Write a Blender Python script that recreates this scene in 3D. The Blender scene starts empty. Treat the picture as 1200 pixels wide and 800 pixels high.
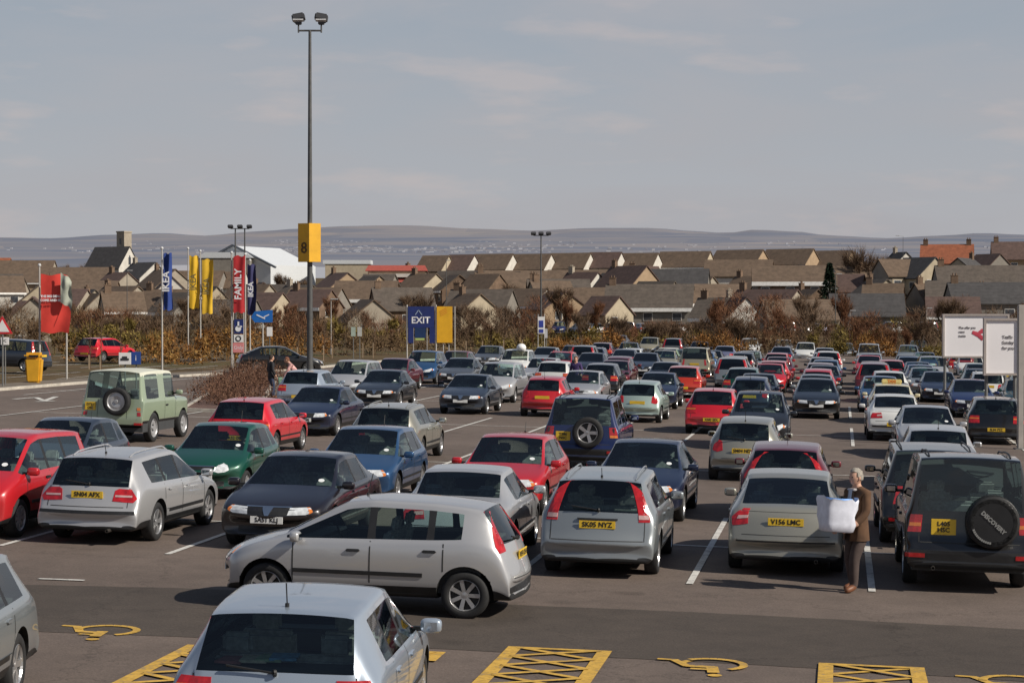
import bpy, bmesh, math, random
from mathutils import Vector, Matrix, noise
from mathutils.bvhtree import BVHTree
R = math.radians
SC = bpy.context.scene
COL = SC.collection
rnd = random.Random(7)

# ------------------------------------------------------------------ materials
MATS = {}
def nm(name):
    m = bpy.data.materials.new(name); m.use_nodes = True
    nt = m.node_tree; b = nt.nodes['Principled BSDF']
    MATS[name] = m
    return m, nt, b
def N(nt, t, **kw):
    n = nt.nodes.new(t)
    for k, v in kw.items():
        if k in n.inputs: n.inputs[k].default_value = v
        else: setattr(n, k, v)
    return n
def noise_tex(nt, scale, detail=4, rough=.55, coord='Object', vec=None):
    tc = N(nt, 'ShaderNodeTexCoord')
    n = N(nt, 'ShaderNodeTexNoise'); n.inputs['Scale'].default_value = scale
    n.inputs['Detail'].default_value = detail; n.inputs['Roughness'].default_value = rough
    nt.links.new(vec if vec else tc.outputs[coord], n.inputs['Vector'])
    return n
def ramp(nt, src, stops):
    r = N(nt, 'ShaderNodeValToRGB'); e = r.color_ramp.elements
    while len(e) < len(stops): e.new(.5)
    for k, (p, c) in enumerate(stops):
        e[k].position = p; e[k].color = (*c, 1) if len(c) == 3 else c
    nt.links.new(src, r.inputs['Fac'])
    return r
def mat(name, col, rough=.6, metal=0, var=.12, scale=3, coat=0, spec=.5, coord='Object', bump=0, emit=None):
    if name in MATS: return MATS[name]
    m, nt, b = nm(name)
    n = noise_tex(nt, scale, coord=coord)
    lo = tuple(max(0, c*(1-var)) for c in col); hi = tuple(min(1, c*(1+var)) for c in col)
    r = ramp(nt, n.outputs['Fac'], [(.3, lo), (.7, hi)])
    nt.links.new(r.outputs['Color'], b.inputs['Base Color'])
    b.inputs['Roughness'].default_value = rough; b.inputs['Metallic'].default_value = metal
    b.inputs['Coat Weight'].default_value = coat; b.inputs['Coat Roughness'].default_value = .06
    b.inputs['Specular IOR Level'].default_value = spec
    if bump:
        bp = N(nt, 'ShaderNodeBump'); bp.inputs['Strength'].default_value = bump
        nt.links.new(n.outputs['Fac'], bp.inputs['Height']); nt.links.new(bp.outputs[0], b.inputs['Normal'])
    return m
def paint(name, col, metal=.35, rough=.27, coat=.9):
    key = 'paint_'+name
    if key in MATS: return MATS[key]
    m, nt, b = nm(key)
    n = noise_tex(nt, 1.3, 5)
    oi = N(nt, 'ShaderNodeObjectInfo')
    # dust: greyer towards the sills, patchy
    tc = N(nt, 'ShaderNodeTexCoord'); sx = N(nt, 'ShaderNodeSeparateXYZ')
    nt.links.new(tc.outputs['Object'], sx.inputs[0])
    mr = N(nt, 'ShaderNodeMapRange'); mr.inputs[1].default_value = .75; mr.inputs[2].default_value = .2
    mr.inputs[3].default_value = .0; mr.inputs[4].default_value = .42 if sum(col) > .5 else .2
    nt.links.new(sx.outputs['Z'], mr.inputs[0])
    mu = N(nt, 'ShaderNodeMath', operation='MULTIPLY'); nt.links.new(mr.outputs[0], mu.inputs[0]); nt.links.new(n.outputs['Fac'], mu.inputs[1])
    mx = N(nt, 'ShaderNodeMix', data_type='RGBA'); mx.inputs[6].default_value = (*col, 1); mx.inputs[7].default_value = (.16, .14, .12, 1)
    nt.links.new(mu.outputs[0], mx.inputs[0]); nt.links.new(mx.outputs[2], b.inputs['Base Color'])
    b.inputs['Metallic'].default_value = metal
    rr = N(nt, 'ShaderNodeMapRange'); rr.inputs[3].default_value = rough-.05; rr.inputs[4].default_value = rough+.12
    nt.links.new(n.outputs['Fac'], rr.inputs[0]); nt.links.new(rr.outputs[0], b.inputs['Roughness'])
    b.inputs['Coat Weight'].default_value = coat; b.inputs['Coat Roughness'].default_value = .035
    return m
def glass_mat(name, tint, fac=.10):
    m, nt, b = nm(name); nt.nodes.remove(b)
    out = [n for n in nt.nodes if n.type == 'OUTPUT_MATERIAL'][0]
    tr = N(nt, 'ShaderNodeBsdfTransparent'); tr.inputs[0].default_value = (*tint, 1)
    gl = N(nt, 'ShaderNodeBsdfGlossy'); gl.inputs['Roughness'].default_value = .03; gl.inputs[0].default_value = (.9, .93, .95, 1)
    fr = N(nt, 'ShaderNodeFresnel'); fr.inputs[0].default_value = 1.5
    ad = N(nt, 'ShaderNodeMath', operation='ADD'); ad.inputs[1].default_value = fac
    nt.links.new(fr.outputs[0], ad.inputs[0])
    mx = N(nt, 'ShaderNodeMixShader'); nt.links.new(ad.outputs[0], mx.inputs[0])
    nt.links.new(tr.outputs[0], mx.inputs[1]); nt.links.new(gl.outputs[0], mx.inputs[2]); nt.links.new(mx.outputs[0], out.inputs[0])
    return m
GLASS = glass_mat("car_glass", (.72, .85, .81), .02)
GLASSD = glass_mat("tinted_glass", (.40, .47, .46), .02)
LENS = mat('headlight_lens', (.72, .74, .75), .2, .25, .25, 14, coat=1)
TAIL = mat('tail_light_red', (.42, .012, .015), .18, 0, .35, 12, coat=1)
TAILO = mat('indicator_orange', (.65, .19, .03), .2, 0, .2, 12, coat=1)
REVW = mat('reversing_lens', (.52, .34, .33), .2, 0, .2, 12, coat=1)
BLK = mat('black_trim', (.014, .014, .015), .5, 0, .25, 6)
UND = mat('underbody', (.010, .010, .010), .9, 0, .2, 5)
RUB = mat('tyre_rubber', (.016, .016, .017), .8, 0, .3, 9)
ALLOY = mat('wheel_alloy', (.52, .52, .53), .3, .75, .1, 6)
HUBCAP = mat('wheel_trim', (.42, .42, .43), .38, .45, .1, 6)
CHROME = mat('chrome', (.7, .7, .7), .12, 1, .05, 6)
SEAT = mat('seat_fabric', (.23, .235, .24), .9, 0, .3, 20)
SEATB = mat('seat_beige', (.22, .2, .17), .9, 0, .3, 20)
PLY = mat('plate_yellow', (.72, .47, .035), .4, 0, .06, 8)
PLW = mat('plate_white', (.72, .72, .70), .4, 0, .06, 8)
INK = mat('plate_ink', (.02, .018, .015), .5)
MIRR = mat('mirror_glass', (.5, .53, .56), .05, 1, .05)
PAPER = mat('paper_disc', (.7, .72, .72), .6)

# ------------------------------------------------------------------ objects
def link(o, parent=None):
    COL.objects.link(o)
    if parent is not None: o.parent = parent
    return o
def mesh_obj(name, bm, mats, parent=None, smooth=None, loc=None):
    me = bpy.data.meshes.new(name)
    if smooth is not None:
        for f in bm.faces: f.smooth = True
        bm.edges.ensure_lookup_table()
        for e in bm.edges:
            if len(e.link_faces) == 2:
                e.smooth = e.calc_face_angle(0) < smooth
    bm.to_mesh(me); bm.free()
    if not isinstance(mats, (list, tuple)): mats = [mats]
    for m in mats: me.materials.append(m)
    o = bpy.data.objects.new(name, me)
    if loc: o.location = loc
    return link(o, parent)
def tag(o, label=None, cat=None, group=None, kind=None):
    if label: o['label'] = label
    if cat: o['category'] = cat
    if group: o['group'] = group
    if kind: o['kind'] = kind
    return o
def empty(name, loc=(0, 0, 0), rz=0, label=None, cat=None, group=None):
    o = bpy.data.objects.new(name, None); o.location = loc; o.rotation_euler.z = rz
    o.empty_display_size = .3
    link(o); return tag(o, label, cat, group)
def box(bm, c, s, mi=0, rot=None, bev=0):
    m = Matrix.Translation(c) @ (rot if rot is not None else Matrix()) @ Matrix.Diagonal((*s, 1))
    r = bmesh.ops.create_cube(bm, size=1, matrix=m)
    fs = set(f for v in r['verts'] for f in v.link_faces)
    for f in fs: f.material_index = mi
    if bev:
        es = list(set(e for v in r['verts'] for e in v.link_edges))
        g = bmesh.ops.bevel(bm, geom=es, offset=bev, segments=2, affect='EDGES')
        for f in g['faces']: f.material_index = mi
    return r
def cyl(bm, p, q, r, r2=None, seg=10, mi=0, caps=True):
    p, q = Vector(p), Vector(q); d = q-p
    z = d.normalized(); M = Matrix.Translation((p+q)/2) @ z.to_track_quat('Z', 'Y').to_matrix().to_4x4()
    g = bmesh.ops.create_cone(bm, cap_ends=caps, segments=seg, radius1=r, radius2=r if r2 is None else r2, depth=d.length, matrix=M)
    for v in g['verts']:
        for f in v.link_faces: f.material_index = mi
    return g
def tube(bm, pts, r, seg=8, mi=0):
    for a, b in zip(pts, pts[1:]):
        cyl(bm, a, b, r if not isinstance(r, (list, tuple)) else r[0], seg=seg, mi=mi)
def pod(bm, c, r, e=.55):                 # rounded block
    g = bmesh.ops.create_uvsphere(bm, u_segments=16, v_segments=10, radius=1)
    for v in g['verts']:
        q = [math.copysign(abs(k)**e, k) for k in v.co]; m = max(1, math.hypot(*q)*.80)
        v.co = Vector((c[0]+q[0]*r[0]/m, c[1]+q[1]*r[1]/m, c[2]+q[2]*r[2]/m))
def lathe(bm, prof, axis='X', seg=24, c=(0, 0, 0), mi=0, close=True):
    # prof: list of (offset along axis, radius)
    rings = []
    for (a, r) in prof:
        ring = []
        for k in range(seg):
            t = 2*math.pi*k/seg
            if axis == 'X': p = (c[0]+a, c[1]+r*math.cos(t), c[2]+r*math.sin(t))
            elif axis == 'Y': p = (c[0]+r*math.cos(t), c[1]+a, c[2]+r*math.sin(t))
            else: p = (c[0]+r*math.cos(t), c[1]+r*math.sin(t), c[2]+a)
            ring.append(bm.verts.new(p))
        rings.append(ring)
    n = len(rings)
    for i in range(n if close else n-1):
        A, B = rings[i], rings[(i+1) % n]
        for k in range(seg):
            f = bm.faces.new((A[k], A[(k+1) % seg], B[(k+1) % seg], B[k])); f.material_index = mi
def text_obj(s, size, mat_, parent, M, name='lettering', ext=0, bold=.0, align='CENTER', xs=1.0, label=None):
    cu = bpy.data.curves.new('t', 'FONT'); cu.body = s; cu.size = size; cu.align_x = align; cu.align_y = 'CENTER'
    cu.extrude = ext; cu.offset = bold; cu.resolution_u = 2
    to = bpy.data.objects.new('t', cu); COL.objects.link(to)
    bpy.context.view_layer.update()
    me = bpy.data.meshes.new_from_object(to.evaluated_get(bpy.context.evaluated_depsgraph_get()))
    me.name = name
    bpy.data.objects.remove(to)
    me.transform(M @ Matrix.Diagonal((xs, 1, 1, 1)))
    me.materials.clear(); me.materials.append(mat_)
    o = bpy.data.objects.new(name, me); link(o, parent)
    if label: o['label'] = label
    return o

# ------------------------------------------------------------------ cars
# local frame: +Y is the nose, X to the car's right, origin on the ground under the centre
def ringpts(st, zlow_def):
    f, z, ht, zb, mw = st[:5]; o = st[5] if len(st) > 5 else {}
    if o.get('cab') and ht < .6: ht += .035
    zl = o.get('zl', zlow_def); bow = o.get('bow', 0)
    drop = o.get('drop', .03); cab = o.get('cab', False)
    z5 = zb-o.get('sh', .07)
    if cab:
        p = [(0, z), (.55*ht, z-.008), (ht, z-drop), (ht+o.get('tw', .035), z-drop-.075), (mw-o.get('bi', .05), zb)]
    else:
        p = [(0, z), (.55*ht, z-.008), (ht, z-drop), (ht+(mw-.055-ht)*.5, (z-drop+zb)/2), (mw-.05, zb)]
    p += [(mw, z5), (mw+o.get('bulge', .008), zl+.6*(z5-zl)), (mw-.012, zl+.22*(z5-zl)), (mw-.08, zl), (0, zl)]
    sl = o.get('slant', 0)
    out = []
    zt = p[0][1]
    for (x, zz) in p:
        out.append((x, f+bow*(x/max(mw, .1))**2 + sl*(zt-zz), zz))
    return out
WT = {'ws': 3, 'rw': 4, 'sw': 5}
def car_body(sp):
    L = sp['L']; S = sp['st']
    bm = bmesh.new(); cl = bm.edges.layers.float.new('crease_edge'); cv = bm.verts.layers.float.new('crease_vert')
    rings = []
    for st in S:
        half = ringpts(st, sp.get('zl', .235))
        ring = [bm.verts.new((x, L/2-f, z)) for (x, f, z) in half]
        left = [bm.verts.new((-x, L/2-f, z)) for (x, f, z) in half[1:9]]
        rings.append(ring+left[::-1])       # 0..9 right, 10..17 left (8..1)
    n = 18
    def jt(k): return min(k, 17-k)          # face strip index 0..8
    kinds = sp['kinds']                     # per interval: dict(top=..., side=..., pil=...)
    for i in range(len(S)-1):
        A, B = rings[i], rings[i+1]
        kd = kinds.get(i, {})
        for k in range(n):
            j = jt(k)
            f = bm.faces.new((A[k], A[(k+1) % n], B[(k+1) % n], B[k]))
            mi = 0
            if j <= 1: mi = WT.get(kd.get('top'), 0) if kd.get('top') != 'blk' else 1
            if j == 2 and kd.get('edge') == 'blk': mi = 1
            if j == 3: mi = 1 if kd.get('side') == 'blk' else WT.get(kd.get('side'), 0)
            if j == 8: mi = 2
            if j == 7 and sp.get('lowtrim', True): mi = 1
            f.material_index = mi
    c0 = bm.faces.new(rings[0][::-1]); c1 = bm.faces.new(rings[-1])
    if sp.get('bumper_blk'): c0.material_index = c1.material_index = 1
    # creases
    def cr(i, ka, kb, v, along):
        a = rings[i][ka % n]; b = rings[i][kb % n] if not along else rings[i+1][ka % n]
        e = bm.edges.get((a, b))
        if e: e[cl] = max(e[cl], v)
    gl = sp.get('crg', .9)
    for i in range(len(S)-1):
        kd = kinds.get(i, {})
        if kd.get('top'):
            for k in (2, 16): cr(i, k, 0, gl, True)
            for ii in (i, i+1):
                for k in (0, 1, 16, 17): cr(ii, k, k+1, gl*.85, False)
        if kd.get('side'):
            for k in (3, 4, 15, 14): cr(i, k, 0, gl, True)
            for ii in (i, i+1):
                for k in (3, 14): cr(ii, k, k+1, gl, False)
        for k in (2, 16): cr(i, k, 0, sp.get('crroof', .35), True)
        for k in (5, 13): cr(i, k, 0, sp.get('crsh', .15), True)
        for k in (7, 11, 8, 10): cr(i, k, 0, .5, True)
    vc = sp.get('crv', .55)
    def key(i, k): return kinds.get(i, {}).get('side') if k == 's' else kinds.get(i, {}).get('top')
    for i in range(len(S)):
        for kk, idx in (('s', (3, 4, 15, 14)), ('t', (2, 16))):
            a_, b_ = key(i-1, kk), key(i, kk)
            if (a_ is None) != (b_ is None):
                for q in idx: rings[i][q][cv] = max(rings[i][q][cv], vc)
    for ii, v in sp.get('crst', {}).items():
        for k in range(n): cr(ii, k, k+1, v, False)
    for ii in (0, len(S)-1):
        for k in range(n): cr(ii, k, k+1, .25, False)
    bmesh.ops.recalc_face_normals(bm, faces=bm.faces)
    me = bpy.data.meshes.new('cage'); bm.to_mesh(me); bm.free()
    ms = [sp.get('paint', BLK), BLK, UND, GLASS, GLASS, GLASS]
    for m in ms: me.materials.append(m)
    ob = bpy.data.objects.new('cage', me); COL.objects.link(ob)
    md = ob.modifiers.new('s', 'SUBSURF'); md.levels = md.render_levels = 2
    cut = bmesh.new()
    r = sp['r']; ar = sp.get('arch', .055)
    for fx in sp['ax']:
        for s in (-1, 1):
            y = L/2-fx; w = sp['W']/2
            cyl(cut, (s*(w-.27), y, r+.01), (s*(w+.2), y, r+.01), r+ar, seg=36, mi=2)
            if ar > 0: box(cut, (s*(w-.035), y, .05), (.47, 2*(r+ar)-.02, r*1.3), 2)
    cme = bpy.data.meshes.new('cut'); cut.to_mesh(cme); cut.free()
    for m in ms: cme.materials.append(m)
    co = bpy.data.objects.new('cut', cme); COL.objects.link(co)
    b = ob.modifiers.new('b', 'BOOLEAN'); b.object = co; b.operation = 'DIFFERENCE'; b.solver = 'EXACT'; b.use_self = True
    bpy.context.view_layer.update()
    res = bpy.data.meshes.new_from_object(ob.evaluated_get(bpy.context.evaluated_depsgraph_get()))
    bpy.data.objects.remove(ob); bpy.data.objects.remove(co)
    bm = bmesh.new(); bm.from_mesh(res); bpy.data.meshes.remove(res)
    bmesh.ops.remove_doubles(bm, verts=bm.verts, dist=.0005)
    # arch walls are underbody
    for f in bm.faces:
        c = f.calc_center_median()
        if f.material_index == 0 and abs(c.x) < sp['W']/2-.02:
            for fx in sp['ax']:
                d = math.hypot(c.y-(L/2-fx), c.z-(r+.01))
                if d < r+ar+.004 and c.z < 2*r+ar+.02 and abs(c.x) > .3: f.material_index = 2
    return bm
def bvh_of(bm): return BVHTree.FromBMesh(bm)
def rays_cyl(ax, ay, sgn):       # (angle deg, z); 0 = straight out of the end, +90 = out of the right flank
    def fn(a, z):
        t = R(a); d = Vector((math.sin(t), sgn*math.cos(t), 0))
        return Vector((ax, ay, z))+d*3, -d
    return fn
def rays_side(s, L): return lambda f, z: (Vector((s*2.5, L/2-f, z)), Vector((-s, 0, 0)))
def rays_end(sgn): return lambda x, z: (Vector((x, sgn*5, z)), Vector((0, -sgn, 0)))
def patch(bvh, fn, poly, grid, off=.006, skirt=.02, bm=None, mi=0):
    b2 = bmesh.new()
    vs = [b2.verts.new((p[0], p[1], 0)) for p in poly]
    b2.faces.new(vs)
    gx, gz = grid
    x0, x1 = min(p[0] for p in poly), max(p[0] for p in poly); z0, z1 = min(p[1] for p in poly), max(p[1] for p in poly)
    k = x0+gx
    while k < x1-1e-4:
        bmesh.ops.bisect_plane(b2, geom=b2.verts[:]+b2.edges[:]+b2.faces[:], plane_co=(k, 0, 0), plane_no=(1, 0, 0)); k += gx
    k = z0+gz
    while k < z1-1e-4:
        bmesh.ops.bisect_plane(b2, geom=b2.verts[:]+b2.edges[:]+b2.faces[:], plane_co=(0, k, 0), plane_no=(0, 1, 0)); k += gz
    bmesh.ops.triangulate(b2, faces=b2.faces)
    bad = []; D = {}
    last = None
    for v in b2.verts:
        o, d = fn(v.co.x, v.co.y)
        loc, nrm, idx, dist = bvh.ray_cast(o, d)
        if loc is None: bad.append(v); continue
        v.co = loc-d*off; D[v] = d
    bmesh.ops.delete(b2, geom=bad, context='VERTS')
    lim = max(gz, gx if gx < 1 else .42*math.sin(R(gx))*1.6)*3.2
    longf = [f for f in b2.faces if max(e.calc_length() for e in f.edges) > max(lim, .16)]
    bmesh.ops.delete(b2, geom=longf, context='FACES')
    for v in list(b2.verts):
        if not v.link_faces: b2.verts.remove(v)
    if skirt and b2.faces:
        be = [e for e in b2.edges if len(e.link_faces) == 1]
        g = bmesh.ops.extrude_edge_only(b2, edges=be)
        olds = {tuple(round(c, 5) for c in v.co): d for v, d in D.items() if v.is_valid}
        for v in g['geom']:
            if isinstance(v, bmesh.types.BMVert):
                d = olds.get(tuple(round(c, 5) for c in v.co))
                if d: v.co = v.co+d*skirt
    bmesh.ops.recalc_face_normals(b2, faces=b2.faces)
    for f in b2.faces: f.material_index = mi; f.smooth = False
    if bm is None: return b2
    me = bpy.data.meshes.new('x'); b2.to_mesh(me); b2.free(); bm.from_mesh(me); bpy.data.meshes.remove(me)
    return bm
def rect(x0, x1, z0, z1): return [(x0, z0), (x1, z0), (x1, z1), (x0, z1)]

WHEELS = {}
def wheel_mesh(kind, r):
    key = (kind, round(r, 3))
    if key in WHEELS: return WHEELS[key]
    w = .10
    bm = bmesh.new()
    lathe(bm, [(-w*.9, r*.66), (-w, r*.74), (-w, r*.9), (-w*.8, r*.985), (-w*.3, r), (w*.3, r), (w*.8, r*.985), (w, r*.9), (w, r*.74), (w*.9, r*.66)], seg=32)
    for f in bm.faces: f.smooth = True
    me = bpy.data.meshes.new('wheel'); bm.to_mesh(me); bm.free(); me.materials.append(RUB)
    bm = bmesh.new(); rr = r*.67
    lathe(bm, [(.085, rr), (.092, rr*.96), (.07, rr*.9), (-.08, rr*.9), (-.08, rr)], seg=32)
    lathe(bm, [(.03, .001), (.03, rr*.92), (.02, rr*.92), (.02, .001)], seg=24, mi=1)
    ns = {'five': 5, 'multi': 9, 'seven': 7, 'cap': 8, 'steel': 0, 'cover': 0}[kind]
    cap = kind in ('cap', 'steel')
    lathe(bm, [(.05, .001), (.078, .001), (.074, rr*.2), (.05, rr*.24)], seg=16)
    if kind == 'cover':
        lathe(bm, [(.10, .001), (.10, r*.9), (.07, r*1.0), (-.1, r*1.02), (-.1, r*.6)], seg=36, mi=1)
    if kind == 'steel':
        lathe(bm, [(.04, rr*.2), (.06, rr*.6), (.05, rr*.93), (.04, rr*.93)], seg=24)
    for k in range(ns):
        t = 2*math.pi*k/ns
        wd = {5: .34, 7: .26, 9: .17, 8: .27}[ns]*rr
        a = [(.072, rr*.15, -wd*.42), (.072, rr*.15, wd*.42), (.082, rr*.95, wd*.5), (.082, rr*.95, -wd*.5)]
        vs = []
        for dx in (0, -.03):
            for (x, rad, s) in a:
                vs.append(bm.verts.new((x+dx, rad*math.cos(t)-s*math.sin(t), rad*math.sin(t)+s*math.cos(t))))
        bm.faces.new(vs[:4])
        for q in range(4): bm.faces.new((vs[q], vs[q+4], vs[(q+1) % 4+4], vs[(q+1) % 4]))
    bmesh.ops.recalc_face_normals(bm, faces=bm.faces)
    mr = bpy.data.meshes.new('rim'); bm.to_mesh(mr); bm.free()
    mr.materials.append(HUBCAP if cap else ALLOY); mr.materials.append(BLK)
    WHEELS[key] = (me, mr); return WHEELS[key]
def add_wheel(root, kind, r, loc, rz, name='wheel', rx=0):
    me, mr = wheel_mesh(kind, r)
    a = bpy.data.objects.new(name, me); link(a, root); a.location = loc; a.rotation_euler = (rx, 0, rz)
    b = bpy.data.objects.new('rim', mr); link(b, a)
    return a
def seat_bm(w=.5, h=.62, bench=False):
    bm = bmesh.new()
    box(bm, (0, 0, .36), (w, .5, .16), bev=.03)
    box(bm, (0, -.26, .36+h/2), (w, .13, h), bev=.04, rot=Matrix.Rotation(R(12), 4, 'X'))
    for hx in ((-.34*w, .34*w) if bench else (0,)):
        box(bm, (hx, -.36, .36+h+.09), (.25, .09, .17), bev=.03, rot=Matrix.Rotation(R(12), 4, 'X'))
    return bm
def make_car(sp):
    L, W, r = sp['L'], sp['W'], sp['r']
    root = empty(sp['name'])
    bm = car_body(sp); bv = bvh_of(bm)
    # split glass off
    parts = {}
    gf = [f for f in bm.faces if f.material_index >= 3]
    comps = []
    seen = set()
    for f in gf:
        if f.index in seen: continue
        st = [f]; seen.add(f.index); comp = []
        while st:
            a = st.pop(); comp.append(a)
            for e in a.edges:
                for b in e.link_faces:
                    if b.index not in seen and b.material_index == a.material_index:
                        seen.add(b.index); st.append(b)
        comps.append(comp)
    names = {3: 'windscreen', 4: 'rear_window', 5: 'side_window'}
    for comp in comps:
        mi = comp[0].material_index
        g = bmesh.new(); vm = {}
        for f in comp:
            vs = []
            for v in f.verts:
                if v not in vm: vm[v] = g.verts.new(v.co)
                vs.append(vm[v])
            g.faces.new(vs)
        bmesh.ops.recalc_face_normals(g, faces=g.faces)
        g.normal_update()
        s = sum((f.normal.dot(f.calc_center_median()-Vector((0, 0, .9))) for f in g.faces))
        if s < 0: bmesh.ops.reverse_faces(g, faces=g.faces)
        res = bmesh.ops.inset_region(g, faces=g.faces[:], thickness=sp.get('seal', .022), depth=0, use_even_offset=True)
        for f in res['faces']: f.material_index = 1
        for f in g.faces: f.smooth = True
        gm = GLASSD if (sp.get('tint') and mi != 3 and (mi == 4 or sum(f.calc_center_median().y for f in comp)/len(comp) < -.3)) else GLASS
        mesh_obj(names[mi], g, [gm, BLK], root)
    bmesh.ops.delete(bm, geom=gf, context='FACES')
    body = mesh_obj('body', bm, [sp.get('paint', BLK), BLK, UND], root, smooth=.72)
    # cabin
    c = sp['cab']      # (front f, rear f, floor z, belt z, half width)
    ib = bmesh.new()
    box(ib, (0, L/2-(c[0]+c[1])/2, .36), (2*c[4], c[1]-c[0], .12))
    box(ib, (0, L/2-c[0]-.15, c[3]-.12), (2*c[4], .32, .2), bev=.04)
    for s in (-1, 1): box(ib, (s*(c[4]+.02), L/2-(c[0]+c[1])/2, (c[3]-.04+.3)/2), (.04, c[1]-c[0], c[3]-.04-.3))
    if sp.get('shelf'): box(ib, (0, L/2-sp['shelf'][0], sp['shelf'][1]), (2*c[4], .42, .03))
    if sp.get('wall'): box(ib, (0, L/2-c[1], .3+(c[3]-.35)/2), (2*c[4], .04, c[3]-.35))
    mesh_obj('interior', ib, mat('cabin_trim', (.045, .047, .05), .85), root)
    if sp.get('seats'):
        sf, sr = sp['seats']; sm = sp.get('seatmat', SEAT)
        for s in (-1, 1):
            o = mesh_obj('seat', seat_bm(.5, .6), sm, root, .6, (s*.36, L/2-sf, sp.get('seatz', .06)))
        mesh_obj('rear_seat', seat_bm(1.2, .56, True), sm, root, .6, (0, L/2-sr, sp.get('seatz', .06)))
        wb = bmesh.new(); lathe(wb, [(-.012, .18), (0, .192), (.012, .18), (0, .168)], axis='Y', seg=20)
        box(wb, (0, 0, 0), (.34, .02, .04))
        sw = mesh_obj('steering_wheel', wb, BLK, root, .6, (.36, L/2-sf+.52, c[3]-.02)); sw.rotation_euler.x = R(-25)
    # wheels
    for fx in sp['ax']:
        for s in (-1, 1):
            add_wheel(root, sp.get('wk', 'cap'), r, (s*(W/2-.125), L/2-fx, r), 0 if s > 0 else math.pi, 'wheel')
    P = sp['P']
    # lights
    k = sp.get('kx', W/2-.42)
    for s in (-1, 1):
        for (nm_, m_, sgn, polys) in (('headlight', LENS, 1, P.get('head', [])), ('tail_light', TAIL, -1, P.get('tail', []))):
            fn0 = rays_cyl(s*k, sgn*(L/2-.42), sgn)
            pb = bmesh.new(); ok = False
            for item in polys:
                poly, mi = item[0], item[1]
                patch(bv, fn0, [(s*a, z) for a, z in poly], (7, .05), off=.007+.003*mi, bm=pb, mi=mi); ok = True
            if ok: mesh_obj(nm_, pb, [m_, TAILO, REVW, BLK] if nm_ == 'tail_light' else [m_, TAILO, BLK, BLK], root)
            else: pb.free()
    # strips and seams
    for (side, poly) in P.get('side', []):
        for s in (-1, 1): mesh_obj('side_moulding', patch(bv, rays_side(s, L), poly, (.12, .12), off=side), BLK, root)
    for (sgn, poly, off) in P.get('end', []): mesh_obj('end_moulding', patch(bv, rays_end(sgn), poly, (.1, .1), off=off), BLK, root)
    for (sgn, poly, off) in P.get('wrap', []): mesh_obj('bumper_moulding', patch(bv, rays_cyl(0, sgn*(L/2-1.0), sgn), poly, (5, .1), off=off), BLK, root)
    for poly in P.get('fog', []):
        for s in (-1, 1): mesh_obj('rear_fog_light', patch(bv, rays_cyl(s*k, -(L/2-.42), -1), [(s*a, z) for a, z in poly], (7, .05), off=.03), TAIL, root)
    if P.get('seam'):
        tb = bmesh.new()
        for poly in P['seam']:
            for s in (-1, 1): patch(bv, rays_side(s, L), poly, (.1, .08), off=.0025, skirt=0, bm=tb)
        for (sgn, poly) in P.get('eseam', []): patch(bv, rays_end(sgn), poly, (.1, .08), off=.0025, skirt=0, bm=tb)
        mesh_obj('panel_gap', tb, mat('panel_gap', (.03, .03, .03), .8), root)
    for (f, z) in P.get('handle', []):
        for s in (-1, 1):
            hb = bmesh.new(); patch(bv, rays_side(s, L), [(f-.09, z), (f-.07, z-.018), (f+.07, z-.018), (f+.09, z), (f+.07, z+.018), (f-.07, z+.018)], (.05, .05), off=.022, skirt=.03, bm=hb)
            mesh_obj('door_handle', hb, P.get('handlemat', BLK), root)
    if P.get('grille'):
        gb = bmesh.new()
        for poly in P['grille']: patch(bv, rays_end(1), poly, (.08, .05), off=.006, bm=gb)
        for (poly) in P.get('grillechrome', []): patch(bv, rays_end(1), poly, (.05, .03), off=.014, bm=gb, mi=1)
        mesh_obj('grille', gb, [BLK, CHROME], root)
    # plates
    for sgn, key in ((-1, 'rplate'), (1, 'fplate')):
        if key in P:
            px, pz, pw, ph = P[key]
            loc = bv.ray_cast(Vector((px, sgn*5, pz)), Vector((0, -sgn, 0)))[0]
            pb = bmesh.new(); y = (loc.y if loc else sgn*L/2)+sgn*.018
            box(pb, (px, y, pz), (pw, .014, ph), bev=.003)
            po = mesh_obj('number_plate', pb, PLY if sgn < 0 else PLW, root)
            sp.setdefault('platepos', {})[sgn] = (px, y+sgn*.0085, pz, pw, ph)
    # mirrors
    mf, mz, mx = P['mirror']
    for s in (-1, 1):
        b2 = bmesh.new(); pod(b2, (s*(mx+.09), L/2-mf, mz), (.10, .062, .066)); box(b2, (s*(mx-.02), L/2-mf+.01, mz-.03), (.14, .05, .04), 1)
        mo = mesh_obj('door_mirror', b2, [P.get('mirrormat', sp.get('paint', BLK)), BLK], root, .6)
        b3 = bmesh.new(); box(b3, (s*(mx+.09), L/2-mf-.0655, mz), (.12, .004, .075)); mesh_obj('mirror_glass', b3, MIRR, mo)
    if P.get('aerial'):
        af = P['aerial']; zt = bv.ray_cast(Vector((0, L/2-af, 4)), Vector((0, 0, -1)))[0].z
        ab = bmesh.new(); cyl(ab, (0, L/2-af, zt-.01), (0, L/2-af, zt+.03), .018); cyl(ab, (0, L/2-af, zt+.02), (0, L/2-af-P.get('aerlean', .06), zt+P.get('aerlen', .28)), .006, seg=6)
        mesh_obj('aerial', ab, BLK, root)
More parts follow.
